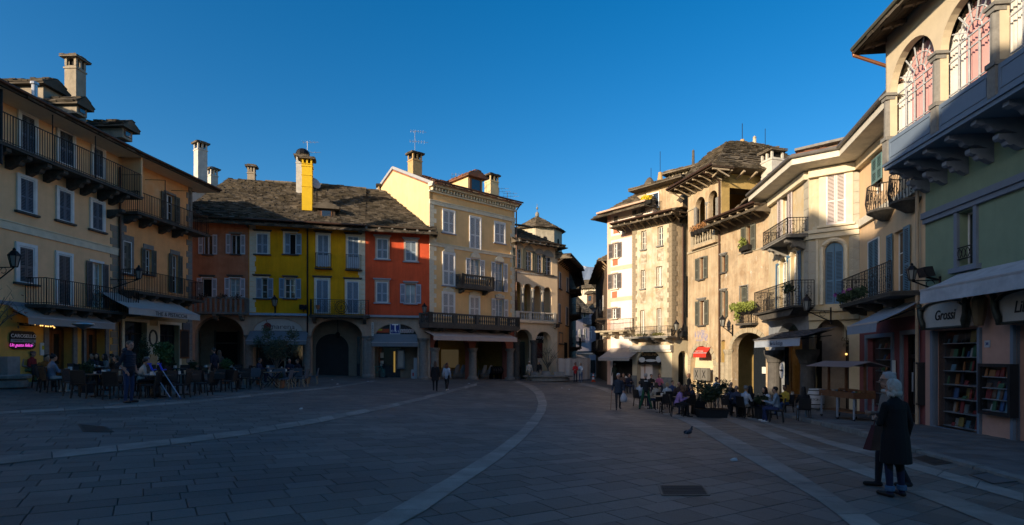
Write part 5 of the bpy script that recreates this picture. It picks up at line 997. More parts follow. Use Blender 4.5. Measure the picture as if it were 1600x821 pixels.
for i in range(12):
    c_, rx, rz_ = (AR[0]+AR[1])/2, (AR[1]-AR[0])/2, AR[3]-AR[4]; a0_, a1_ = math.pi*i/12+.015, math.pi*(i+1)/12-.015
    mk('arch_stone', MB().prism([(c_-math.cos(a0_)*rx, AR[4]+math.sin(a0_)*rz_), (c_-math.cos(a1_)*rx, AR[4]+math.sin(a1_)*rz_), (c_-math.cos(a1_)*(rx+.28), AR[4]+math.sin(a1_)*(rz_+.28)), (c_-math.cos(a0_)*(rx+.28), AR[4]+math.sin(a0_)*(rz_+.28))], -.04, .02), stn, b.root)
pillar(b, AR[0]-.3, .27, AR[4], .0, stn, cap=.3, n=8)
z = b.Zg(2); 
while z < NI[2]-.02:
    ww = [0, .7, 1.2, 1.9] if int(z*10) % 2 else [0, .5, 1.0, 1.6, 1.9]
    for x_, y_ in zip(ww[:-1], ww[1:]): mk('wall_stone', MB().box(NI[0]-.45+x_*.8+.01, NI[0]-.45+y_*.8-.01, -.03, .02, z+.01, z+.24), stn, b.root)
    z += .25
b.band(b.P(500, 790)[1]-.06, b.P(500, 790)[1]+.03, stn, 1.6, b.L, .04)
ev = b.eave(-.1, b.L+.2, zt, 1.1, .1, WOODD, step=.7, rm=MATS['sunlit_old_rafter'], drop=.3, rs=(.08, .09)); b.gutter(-.1, b.L+.2, zt+.12, 1.2); b.roof(-.1, b.L+.3, zt+.3, 1.2, 4.0, 2.2)
u = b.P(400, 400, -1.2)[0]; zd = b.P(400, 480, -1.2)[1]-.8; zh = b.P(420, 335, -1.2)[1]
b.add('attic_wall', MB().hexa([(0, 1.6, zd), (b.L, 1.6, zd), (b.L, 6, zd), (0, 6, zd), (0, 1.6, zh-1.4), (b.L, 1.6, zh+.2), (b.L, 6, zh+.2), (0, 6, zh-1.4)]), mat('grey_lime_render', (.40, .34, .26), .95, var=.2, bump=.3, streak=.2))
q = MB(); tiles(q, (-.3, 1.1, zh-1.5), (b.L+.2, 1.1, zh+.15), (b.L+.2, 4.4, zh+.9), (-.3, 4.4, zh-.7), .35, .45); b.add('attic_roof', q, PIODE)
u, z = b.P(340, 470, -1.55); b.add('attic_window', MB().box(u-.25, u+.2, 1.54, 1.6, z-.5, z+.4), WOODB)
u = b.P(660, 150, -3)[0]; chimney(b, b.P(905, 230, -3, 'G')[0], 3, zh-2, b.P(910, 188, -3, 'G')[1], .95, .9, pale)
# ------------------------------------------------ corner house with chamfered face
cst = mat('aged_yellow_stucco', (.60, .50, .34), .93, col2=(.53, .40, .22), mask=.52, col3=(.66, .60, .46), var=.1, scale=1.6, bump=.25, bscale=14, streak=.2, edge=.07)
shl = mat('mauve_grey_shutter_paint', (.60, .52, .50), .6, var=.05, bump=.05)
shb2 = mat('deep_blue_shutter_paint', (.09, .19, .30), .55, var=.06, bump=.05)
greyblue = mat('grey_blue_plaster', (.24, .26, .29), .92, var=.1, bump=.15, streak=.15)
CL = b = Bld('town_house', 'aged yellow corner house, side with two ironwork balconies and arched windows', 'AN', 1201, 30.6, 1264, 25.5)
CC = Bld('town_house', 'aged yellow corner house, chamfered front with tall mauve shutters over a blue arched window', 'AN', 1264, 25.5, 1343, 24.3)
zt = CC.P(500, 80)[1]; zl = CC.P(500, 280, 0, 'X')[1]; zls = zl-.25
dC = b.rect(66, 118, 330, 600); wS = b.rect(168, 210, 225, 480)
lw = b.rect(220, 263, 235, 420, c='J'); lw2 = b.rect(285, 325, 195, 420, c='J')
zf1 = b.P(235, 108, 1.0, 'J')[1]; zf2 = b.P(230, 525, 1.0, 'J')[1]
dC = (dC[0], dC[1], zf1, dC[3]); 
a_ = b.rect(190, 350, 612, 700, c='J'); AL_ = (a_[0], a_[1], b.g, a_[3], a_[3]-(a_[1]-a_[0])*.42)
lws = [(r[0], r[1], zf2+.02, r[3], r[3]-(r[1]-r[0])/2) for r in (lw, lw2)]
zgc = b.P(200, 600, 0, 'J')[1]
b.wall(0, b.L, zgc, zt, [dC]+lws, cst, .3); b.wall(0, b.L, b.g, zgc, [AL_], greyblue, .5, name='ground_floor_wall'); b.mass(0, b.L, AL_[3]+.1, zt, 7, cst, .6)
b.window(dC, 'open', shl, sur=WHITE, sw=.16, shw=.5, sill=False, gm=DARK, bars=(2, 1)); 
for r in lws: b.window((r[0], r[1], r[2], r[4]+.3), 'open', shb2, sur=None, sw=.1, shw=.4, sill=False, curtain=wc)
for r in lws:
    c_ = (r[0]+r[1])/2; rr = (r[1]-r[0])/2; q = MB().tube([(r[0]-.08, -.02, r[2])]+[(c_-math.cos(math.pi*i/12)*(rr+.08), -.02, r[4]+math.sin(math.pi*i/12)*(rr+.08)) for i in range(13)]+[(r[1]+.08, -.02, r[2])], .08, 6); b.add('window_arch', q, CREAM)
ub = b.P(260, 95, 1.0, 'J')[0]; ua = b.P(112, 165, 1.0, 'J')[0]
b.balcony(ua, ub, zf1, 1.0, b.P(180, 50, 1.0, 'J')[1]-zf1, GRAN, [ua+.7, ub-.5], ornate=1, ch=.5, cw=.3, th=.16, step=.13)
ua = b.P(62, 550, 1.0, 'J')[0]; ub = b.P(268, 500, 1.0, 'J')[0]
bl = b.balcony(ua, ub+.4, zf2, 1.0, b.P(170, 405, 1.0, 'J')[1]-zf2, GRAND, (), ornate=1, th=.1, step=.13); mk('balcony_underside', MB().prism([(ua+.1, zf2-.1), (ub+.3, zf2-.1), (ub-.3, zf2-.42), (ua+.9, zf2-.42)], -.85, 0), GRAND, bl)
fl = MB(); fl.leaves((ub-.1, -.95, zf2+.85), (.5, .25, .3), 200, .06); mk('flowers', fl, flat('dark_green_leaves', (.03, .05, .02), island=.4), bl, kind='stuff')
b.quoins(b.L, zgc, zt-.6, mat('grey_corner_blocks', (.40, .37, .30), .9, var=.1, bump=.2), -1, .5, (.5, .5))
# lower ground floor: awning, dark column and shop behind
ua, z0 = b.P(72, 740, 1.4, 'J'); ub, z1 = b.P(338, 705, 1.4, 'J'); zb = b.P(200, 725, 1.4, 'J')[1]
aw = b.awning(ua, ub, zb+.45, 1.4, .35, .34, mat('slate_coloured_awning', (.10, .11, .13), .8, var=.1), mv=mat('pale_blue_valance', (.36, .41, .48), .8, var=.05)); text('Bar La Bottega', .26, ((ua+ub)/2+.2, -1.44, zb-.08), aw, flat('grey_script', (.12, .14, .18)), shear=.3)
tb = MB(); tiles(tb, (ua-.1, -1.45, zb+.14), (ub+.5, -1.45, zb+.14), (ub+.5, -.1, zb+.55), (ua-.1, -.1, zb+.55), .22, .28, .03); mk('slate_cover', tb, flat('slate_tiles', (.07, .07, .08), island=.3), aw)
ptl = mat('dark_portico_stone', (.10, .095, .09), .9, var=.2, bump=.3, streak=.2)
for xx, cc in ((235, 'AG'), (600, 'AG')):
    u = b.P(xx, 500, .0, cc)[0]; z1_ = AL_[4]
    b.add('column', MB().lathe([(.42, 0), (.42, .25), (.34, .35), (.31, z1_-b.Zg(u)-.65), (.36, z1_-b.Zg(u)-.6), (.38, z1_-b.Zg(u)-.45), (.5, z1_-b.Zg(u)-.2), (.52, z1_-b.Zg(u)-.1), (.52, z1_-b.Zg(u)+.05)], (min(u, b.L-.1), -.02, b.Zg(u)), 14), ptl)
q = MB(); q.quad((0, 3.6, b.g), (b.L+.4, 3.6, b.g), (b.L+.4, 3.6, AL_[3]+.1), (0, 3.6, AL_[3]+.1)); q.quad((0, .5, AL_[3]+.08), (b.L, .5, AL_[3]+.08), (b.L, 3.6, AL_[3]+.08), (0, 3.6, AL_[3]+.08)); q.quad((b.L-.05, .6, b.g), (b.L-.05, 3.6, b.g), (b.L-.05, 3.6, AL_[3]), (b.L-.05, .6, AL_[3])); b.add('portico', q, MATS['shaded_portico_plaster'])
sf = b.add('shop_front', MB().box(1.0, b.L-.1, 2.0, 2.05, b.g, AL_[4]+.4), DARK); q = MB()
for u in np.linspace(1.0, b.L-.1, 5): q.box(u-.04, u+.04, 1.93, 1.99, b.g, AL_[4]+.4)
mk('shop_frame', q, flat('pale_frame', (0,0,0)), sf)
for i in range(4):
    u = 1.4+i*(b.L-2)/4; mk('lit_shop_interior', MB().box(u, u+.6, 1.96, 1.99, b.g+.8+(i % 2)*.7, b.g+1.9+(i % 2)*.5), flat('dim_warm_window', (0,0,0)), sf)
text('Antonia', .3, (b.P(490, 325, -1.8, 'AG')[0], 1.85, b.P(490, 325, -1.8, 'AG')[1]), sf, flat('glowing_gold_script', (.4, .3, .1), emit=(1, .75, .2, .5)), shear=.3)
u, z = b.P(310, 465, .4, 'AG'); rs = b.add('oval_sign', MB().ell((u, -.45, z), (.28, .03, .42), 16, 8), flat('white_sign_enamel', (.7, .7, .72), .4)); text('ASTORIA', .13, (u, -.49, z), rs, blk)
# chamfered front
b = CC; tw = b.rect(415, 572, 135, 570); bwn = b.rect(482, 588, 145, 505, c='J'); BWN = (bwn[0], bwn[1], bwn[2], bwn[3], bwn[3]-(bwn[1]-bwn[0])/2)
a_ = b.rect(308, 515, 333, 700, c='X'); AC_ = (a_[0]+.05, a_[1]-.1, b.g, a_[3], b.P(400, 500, 0, 'X')[1]+.35)
b.wall(0, b.L, zl, zt, [BWN], cst, .3); b.wall(0, b.L, b.g, zl, [AC_], creamgf, .7, name='ground_floor_wall'); b.mass(0, b.L, AC_[3]+.1, zt, 6, cst, .7)
b.window(tw, 'closed', shl, sur=mat('cream_white_stucco', (.66, .58, .42), .9, var=.08), sw=.28, surtop=.4, sillm=CREAM)
q = MB(); c_ = (BWN[0]+BWN[1])/2
for s_ in (0, 1):
    a0_, a1_ = (BWN[0], c_-.01) if s_ == 0 else (c_+.01, BWN[1]); wn = b.shutter(b.root, a0_, a1_, BWN[2], BWN[4]+.02, shb2, .12)
    n = 8; rr = (BWN[1]-BWN[0])/2; pts = [(c_+(-1 if s_ == 0 else 1)*math.cos(math.pi/2*i/n)*rr, BWN[4]+math.sin(math.pi/2*i/n)*rr) for i in range(n+1)]; poly = [(a0_ if s_ else a1_, BWN[4]+.02)] if False else []
    mk('shutter_head', MB().prism([((-.012 if s_ == 0 else .012)+c_, BWN[4])]+pts, .085, .12), shb2, b.root)
rr += .12; q.tube([(BWN[0]-.12, -.02, BWN[2])]+[(c_-math.cos(math.pi*i/16)*rr, -.02, BWN[4]+math.sin(math.pi*i/16)*rr) for i in range(17)]+[(BWN[1]+.12, -.02, BWN[2])], .1, 6); b.add('window_arch', q, CREAM)
b.add('window_panel', MB().box(BWN[0]-.38, BWN[0]-.28, -.03, .01, BWN[2], BWN[3]+.3).box(BWN[1]+.28, BWN[1]+.38, -.03, .01, BWN[2], BWN[3]+.3).box(BWN[0]-.28, BWN[1]+.28, -.03, .01, BWN[3]+.2, BWN[3]+.3), CREAM)
zs1 = b.P(500, 615)[1]
for bb in (CL, CC):
    e0, e1 = (-.0, bb.L) if bb is CC else (4.9 if False else bb.L-2.2, bb.L)
    bb.add('string_course', MB().box(e0, e1, -.22, .01, zs1-.06, zs1+.1).box(e0, e1, -.12, .01, zs1-.3, zs1-.062), CREAM)
b.add('cornice', MB().box(0, b.L, -.25, .01, zl-.12, zl+.08).box(0, b.L, -.16, .01, zl-.5, zl-.4).box(0, b.L, -.1, .01, zl-.398, zl-.122), cst)
gcb = MATS['grey_corner_blocks']; b.quoins(b.L, zl+.2, zt-.5, gcb, -1, .5, (.4, .4)); b.quoins(0, zl+.2, zs1-.4, gcb, 1, .5, (.3, .3))
# deep cornice wrapping both faces (mitred)
def wrap_eave(bs, z, over, th, m, ext=((0, 0), (0, 0)), name='eave'):
    pts_i, pts_o = [], []
    n = len(bs)
    for i, bb in enumerate(bs):
        if i == 0: pts_i.append(bb.a-bb.d*ext[0][0]); pts_o.append(bb.a-bb.d*ext[0][0]+bb.n*over)
        else:
            p = bs[i-1]; bis = (p.n+bb.n); bis = bis/bis.dot(bb.n); pts_i.append(bb.a.copy()); pts_o.append(bb.a+bis*over)
    bb = bs[-1]; pts_i.append(bb.b+bb.d*ext[1][1]); pts_o.append(bb.b+bb.d*ext[1][1]+bb.n*over); return pts_i, pts_o
zt_ = zt
Y1 = Bld('town_house', 'cream house with pale eave, teal shutters and a planted iron balcony', 'I', 1343, 24.3, 1446, 18.4)
pi, po = wrap_eave([CL, CC, Y1], zt, 1.0, .3, cst, ((.3, 0), (0, .4)))
def local(b, p, z): q = Vector((p.x, p.y))-b.a; return (q.dot(b.d), -q.dot(b.n), z)
whs = mat('white_stucco_eave', (.66, .62, .52), .85, var=.1, streak=.15)
for i, bb in enumerate((CL, CC, Y1)):
    A_, B_, C_, D_ = pi[i], pi[i+1], po[i+1], po[i]
    e = bb.add('eave', MB().hexa([local(bb, D_, zt), local(bb, C_, zt), local(bb, B_, zt-.12), local(bb, A_, zt-.12), local(bb, D_, zt+.32), local(bb, C_, zt+.32), local(bb, B_, zt+.5), local(bb, A_, zt+.5)]), whs)
    g1 = local(bb, D_+(D_-A_).normalized()*.08, zt+.36); g2_ = local(bb, C_+(C_-B_).normalized()*.08, zt+.36); mk('gutter', MB().tube([g1, g2_], .09, 8), mat('grey_zinc_gutter', (.16, .15, .14), .5, metal=.4), e)
    inn = 3.2; iA = A_-(D_-A_).normalized()*inn*(1.0 if i else 1); iB = B_-(C_-B_).normalized()*inn
    t = MB(); tiles(t, local(bb, D_, zt+.38), local(bb, C_, zt+.38), local(bb, iB, zt+1.25), local(bb, iA, zt+1.25), .4, .24, .05); r = bb.add('roof', MB().quad(local(bb, D_, zt+.36), local(bb, C_, zt+.36), local(bb, iB, zt+1.22), local(bb, iA, zt+1.22)).quad(local(bb, iA, zt+1.22), local(bb, iB, zt+1.22), local(bb, iB, zt-1), local(bb, iA, zt-1)), TERRA); mk('roof_tiles', t, TERRA, r, kind='stuff')
    mk('cornice', MB().box(.0, bb.L-.02, -.22, .01, zt-.5, zt-.14), CREAM if i < 2 else mat('pale_cream_trim', (.55, .45, .30), .9), e)
# low attic band with openings above the chamfer
u0, z1 = CC.P(455, 248, -2.2, 'I'); u1 = CC.P(755, 190, -2.2, 'I')[0]; z0 = zt+.4
at = CC.add('attic', MB().box(u0-.3, CC.L+1.2, 2.2, 4, z0, zt+1.75), mat('brown_grey_render', (.26, .21, .15), .93, var=.15)); mk('attic_roof', MB().hexa([(u0-.8, 1.9, zt+1.6), (CC.L+1.4, 1.9, zt+1.75), (CC.L+1.4, 4.4, zt+1.75), (u0-.8, 4.4, zt+1.6), (u0-.8, 1.9, zt+1.72), (CC.L+1.4, 1.9, zt+1.87), (CC.L+1.4, 4.4, zt+1.87), (u0-.8, 4.4, zt+1.72)]), GRAN, at)
for x0, x1 in ((505, 608), (635, 708)): ua = CC.P(x0, 260, -2.2, 'I')[0]; ub = CC.P(x1, 240, -2.2, 'I')[0]; mk('attic_opening', MB().box(ua, ub, 2.17, 2.199, z0+.45, z0+.95), DARK, at)
chimney(Y1, Y1.P(800, 130, -1.6, 'I')[0], 2.0, zt, Y1.P(800, 100, -1.6, 'I')[1], .95, .8, grend)
# cafe arch under the chamfer
sf = b.add('cafe_front', MB().box(AC_[0], AC_[1], .9, .95, b.g, AC_[3]), DARK)
q = MB()
for i in range(9): u = AC_[0]+.2+i*(AC_[1]-AC_[0]-.3)/8; q.box(u-.05, u+.05, .82, .85, AC_[3]-1.0, AC_[3]-.35+.2*math.sin(math.pi*i/8))
mk('striped_valance', q, flat('cream_stripe', (.4, .36, .28)), sf)
text('La Bottega', .34, ((AC_[0]+AC_[1])/2+.1, .8, b.P(570, 190, 0, 'X')[1]*0+b.P(455, 440, 0, 'X')[1]), sf, flat('dull_gold_lettering', (.14, .11, .06)), shear=.4); text('Wine Bar', .2, ((AC_[0]+AC_[1])/2+.25, .8, b.P(470, 475, 0, 'X')[1]), sf, flat('dull_gold_lettering', (0,0,0)), shear=.3)
q = MB()
for u in np.linspace(AC_[0]+.25, AC_[1]-.1, 4): q.box(u-.04, u+.04, .8, .89, b.g, b.g+3.2)
mk('door_frames', q, mat('dark_brown_frame', (.05, .03, .02), .5), sf)
b.add('wall_lamp_glow', MB().ell((b.P(477, 525, 0, 'X')[0], .75, b.P(477, 525, 0, 'X')[1]), (.05, .05, .05)), flat('warm_bulb', (1, .6, .2), emit=(1, .55, .15, 1.1)))
# ------------------------------------------------ cream house
crw = mat('cream_smooth_wall', (.68, .48, .29), .92, var=.05, scale=1, bump=.1, streak=.08); pks = mat('dusty_pink_shop_paint', (.22, .07, .075), .8, var=.08); gbf = mat('grey_blue_frame_paint', (.15, .19, .24), .6, var=.06)
b = Y1; zb_ = b.P(860, 745)[1]; zlw = b.P(820, 600, 0, 'J')[1]
tl = mat('teal_shutter_paint', (.09, .18, .19), .6, var=.05, bump=.04)
r1 = b.rect(835, 900, 345, 560); r1 = (r1[0], r1[1], b.P(850, 600)[1], r1[3]); r2 = b.rect(738, 802, 125, 405, c='J'); r3 = b.rect(885, 950, 75, 400, c='J')
zfl = b.P(800, 445, 1.0, 'J')[1]; r3 = (r3[0], r3[1], zfl, r3[3]); r2 = (r2[0], r2[1], zfl, r2[3])
sw_ = b.rect(395, 528, 232, 605, c='M'); sd = b.rect(588, 662, 215, 660, c='M'); sd = (sd[0], sd[1], b.Zg(sd[0])+.12, sd[3])
b.wall(0, b.L, zlw, zt, [r1, r3], crw, .28); b.wall(0, b.L, b.g, zlw, [sw_, sd], pks, .3, name='shop_wall'); b.mass(0, b.L, zlw, zt, 7, crw, .6)
b.window(r1, 'bare', None, sur=None, sill=False, gm=GLASS); b.shutter(b.root, r1[0], (r1[0]+r1[1])/2, r1[2]+.5, r1[3], tl, -.02); b.shutter(b.root, (r1[0]+r1[1])/2, r1[1], r1[2]+.5, r1[3], tl, -.02)
b.window(r2, 'closed', mat('blue_teal_shutter_paint', (.11, .22, .29), .6), sill=False); b.window(r3, 'open', mat('blue_teal_shutter_paint', (0,0,0)), sill=False, sw=.02, shw=.5)
zb2 = b.P(870, 690, .1)[1]; b.add('string_course', MB().box(0, b.L, -.12, .01, zb2-.22, zb2+.1), mat('white_stucco_eave', (0,0,0)))
# round balconet at upper floor and its neighbour
for cxp, cyp, nm in ((835, 700, 'a'), (985, 640, 'b')):
    u, z = b.P(cxp, cyp, .55); bl = b.add('balcony', MB().lathe([(.15, -.4), (.5, -.15), (.62, -.08), (.62, 0)], (u, -.12, z), 16), GRAND); q = MB(); n = 22; hgt = .95
    for i in range(n+1):
        a_ = math.pi*(1+i/n); x_, y_ = u+.6*math.cos(a_), -.12+.6*math.sin(a_); q.tube([(x_, y_, z), (x_+.06*math.cos(a_), y_+.06*math.sin(a_), z+hgt*.35), (x_, y_, z+hgt)], .011, 4)
        if i % 2 == 0: q.tube([(x_+.04*math.cos(t), y_, z+hgt*.6+.09*math.sin(t)) for t in np.linspace(0, 5.5, 7)], .01, 4); q.tube([(x_+.05*math.cos(t), y_-.03, z+hgt*.25+.08*math.sin(t)) for t in np.linspace(0, 5.5, 7)], .01, 4)
    q.tube([(u+.6*math.cos(math.pi*(1+i/14)), -.12+.6*math.sin(math.pi*(1+i/14)), z+hgt) for i in range(15)], .02, 5); mk('railing', q, IRON, bl)
ua, ub = b.P(570, 480, 1.0, 'J')[0], b.L-.15; hz = b.P(800, 275, 1.0, 'J')[1]-zfl
bl = b.balcony(max(ua, -.6), ub, zfl, 1.0, hz, GRAND, (.8, 2.5, 4.4), ornate=1, th=.16, ch=.35, step=.16, right=False); fl = MB()
for u in np.linspace(max(ua, -.5)+.2, 3.6, 12): fl.leaves((u, -1.05, zfl+.25), (.3, .18, .22), 90, .06)
mk('balcony_plants', fl, flat('dark_green_leaves', (0,0,0)), bl, kind='stuff'); fl = MB(); [fl.leaves((u, -1.1, zfl+.45), (.12, .1, .1), 20, .05) for u in (.5, 1.5, 2.2)]; mk('blossoms', fl, flat('purple_blossom', (.3, .06, .3)), bl, kind='stuff')
u0 = b.P(613, 640, 1.4, 'J')[0]; u1 = min(b.P(1030, 590, 1.4, 'J')[0], b.L-.1); zb = b.P(820, 605, 1.4, 'J')[1]; za_ = b.P(850, 520, .02, 'J')[1]
b.awning(u0, u1, max(za_, zb+.45), 1.4, max(za_, zb+.45)-zb, .34, mat('grey_blue_awning_cloth', (.24, .28, .33), .9, var=.05, bump=.1, bscale=60))
q = MB()
for r in (sw_, sd): q.box(r[0]-.18, r[0], -.06, .02, b.g, r[3]+.16).box(r[1], r[1]+.18, -.06, .02, b.g, r[3]+.16).box(r[0], r[1], -.058, .02, r[3], r[3]+.16)
b.add('shop_frame', q, gbf)
book = [flat('book_'+n, c) for n, c in (('red', (.18, .03, .03)), ('blue', (.04, .09, .2)), ('cyan', (.08, .16, .21)), ('white', (.27, .27, .26)), ('yellow', (.22, .17, .05)), ('green', (.04, .11, .06)), ('brown', (.10, .06, .04)), ('black', (.02, .02, .03)), ('orange', (.26, .11, .04)))]
def display(b, r, y0, dep, shelves, items, name='display_shelf', pane=None, dim=1, rnd=random.Random(5), back=None, ih=.3):
    u0, u1, z0, z1 = r
    q = MB(); q.quad((u0, y0+dep, z0), (u1, y0+dep, z0), (u1, y0+dep, z1), (u0, y0+dep, z1)); q.quad((u0, y0, z0), (u0, y0+dep, z0), (u0, y0+dep, z1), (u0, y0, z1)); q.quad((u1, y0, z0), (u1, y0+dep, z0), (u1, y0+dep, z1), (u1, y0, z1)); q.quad((u0, y0, z0), (u1, y0, z0), (u1, y0+dep, z0), (u0, y0+dep, z0)); q.quad((u0, y0, z1), (u1, y0, z1), (u1, y0+dep, z1), (u0, y0+dep, z1))
    bx = b.add('display_box', q, back or flat('dim_display_back', (.05, .05, .055)))
    for i in range(shelves):
        z = z0+(z1-z0)*i/shelves+.02; mk('shelf', MB().box(u0+.02, u1-.02, y0+dep*.15, y0+dep-.01, z, z+.025), flat('glass_shelf', (.20, .22, .24), .3), bx)
        x = u0+.06
        while x < u1-.1:
            w_ = .06+.16*rnd.random(); h_ = min(ih*(.25+.9*rnd.random()), (z1-z0)/shelves*.85); y = y0+dep*(.2+.4*rnd.random())
            if x+w_ > u1-.04: break
            if rnd.random() < items: mk('item', MB().hexa([(x, y, z+.026), (x+w_, y, z+.026), (x+w_, y+.03, z+.026), (x, y+.03, z+.026), (x, y+.05, z+.026+h_), (x+w_, y+.05, z+.026+h_), (x+w_, y+.08, z+.026+h_), (x, y+.08, z+.026+h_)]), rnd.choice(book), bx)
            x += w_+.02+.05*rnd.random()
    if pane is not False: mk('pane', MB().quad((u0, y0+.01, z0), (u1, y0+.01, z0), (u1, y0+.01, z1), (u0, y0+.01, z1)), CGLASS, bx)
    return bx
display(b, sw_, .2, .7, 6, .75); b.add('shop_door', MB().box(sd[0], sd[0]+.1, .15, .22, sd[2], sd[3]).box(sd[1]-.1, sd[1], .15, .22, sd[2], sd[3]).box(sd[0]+.1, sd[1]-.1, .15, .22, sd[2]+2.3, sd[2]+2.45).box(sd[0]+.1, sd[1]-.1, .15, .22, sd[2], sd[2]+.3), IRON)
b.add('pane', MB().quad((sd[0], .24, sd[2]), (sd[1], .24, sd[2]), (sd[1], .24, sd[3]), (sd[0], .24, sd[3])), GLASS); b.add('door_poster', MB().box(sd[0]+.3, sd[1]-.25, .14, .149, sd[2]+1.1, sd[2]+1.8), flat('grey_poster', (.3, .32, .33)))
u, z = b.P(540, 395, .05, 'M'); b.add('notice', MB().box(u-.13, u+.13, -.09, -.06, z-.3, z+.3), flat('white_notice', (0,0,0)))
# ------------------------------------------------ green house with painted oriel
GH = b = Bld('town_house', 'green house with bookshop below and a blue panelled oriel with pink curtains above', 'L', 1446, 18.4, 1600, 14.35)
grn = mat('sage_green_plaster', (.22, .285, .19), .92, var=.07, scale=1, bump=.12, streak=.1); sal = mat('salmon_shop_plaster', (.50, .29, .22), .92, var=.06, bump=.15)
UE = b.L+6.5; zlg = b.P(500, 665)[1]; zob = 8.0; zwall = zob+4.3; b.g = gz(13.5, 8)-.3+.0
gw = b.rect(440, 492, 298, 590); gw = (gw[0]-.28, gw[1], gw[2], gw[3])
m1 = b.rect(755, 995, 190, 725, c='M'); m2u = b.P(1190, 400, 0, 'M')[0]
m1 = (m1[0], m1[1], m1[2], m1[3])
b.wall(0, UE, zlg-.0, zob+.3, [gw], grn, .35); b.wall(0, UE, b.g, zlg-.0, [m1, (m2u, UE-.4, b.g, m1[3])], sal, .3, name='shop_wall'); b.mass(0, UE, b.g, zwall, 9, grn, 2.2)
wq = b.window((gw[0]+.0, gw[1], gw[2], gw[3]), 'bare', None, fm=WHITE, bars=(2, 1), dep=.3, sill=False)
bgp = mat('grey_blue_stone_paint', (.17, .20, .25), .8, var=.06)
b.add('window_surround', MB().box(gw[0]-.14, gw[0], -.07, .02, gw[2]-.05, gw[3]+.1).box(gw[1], gw[1]+.14, -.07, .02, gw[2]-.05, gw[3]+.1).box(gw[0]-.14, gw[1]+.14, -.09, .02, gw[3]+.1, gw[3]+.26).box(gw[0]-.26, gw[1]+.26, -.16, .02, gw[2]-.2, gw[2]-.05), bgp)
q = MB(); q.tube([(gw[0], -.03, gw[2]+.55), (gw[1], -.03, gw[2]+.55)], .02); q.tube([(gw[0], -.03, gw[2]+.2), (gw[1], -.03, gw[2]+.2)], .02)
for i in range(4): u = gw[0]+(gw[1]-gw[0])*(i+.5)/4; q.tube([(u+.08*math.cos(t), -.04, gw[2]+.37+.14*math.sin(t)) for t in np.linspace(0, 6, 8)], .014, 4)
b.add('window_grille', q, IRON)
zle = b.P(500, 200)[1]*0+b.P(380, 275)[1]; b.add('string_course', MB().box(0, UE, -.16, .01, zle-.12, zle+.08).box(0, UE, -.1, .01, zle-.28, zle-.122), bgp)
b.pipe(-.25, b.g, zob, .12, flat('cream_pipe', (.4, .3, .2)))
# oriel
OD = 1.3; OH = zob+.95; oz = zob
blp = mat('blue_grey_panel_paint', (.15, .20, .27), .7, var=.04, bump=.04)
ori = b.add('oriel', MB().box(0, UE, -OD, 0, oz, oz+.12).box(-.04, UE, -OD-.05, 0, oz+.12, oz+.2), blp)
def OU(x, y, c='AO', o=OD): return b.P(x, y, o, c)
pil = [OU(55, 600)[0], OU(320, 420)[0], OU(675, 200)[0]]; pil.append(pil[2]+(pil[2]-pil[1])*1.02); pil.append(pil[3]+(pil[3]-pil[2])*1.02)
pil[0] = .13
zc = [OU(325, 215)[1]]; zc = zc[0]; ztop = zwall-.35
zpan = OH
spn = MB(); arcs = []
for i in range(len(pil)-1):
    a_, c_ = pil[i]+.13, pil[i+1]-.13; big = (c_-a_); arcs.append((a_, c_, zpan, zc+big/2*1.0, zc))
ywall = -OD+.05
sw0 = b.wall(0, pil[-1], zpan, ztop, arcs, mat('pale_oriel_stucco', (.56, .47, .33), .9, var=.05, bump=.1), .22, name='oriel_arcade', y=ywall)
mk('oriel_side', MB().box(0, .05, -OD+.05, 0, oz+.2, ztop), MATS['pale_oriel_stucco'], ori)
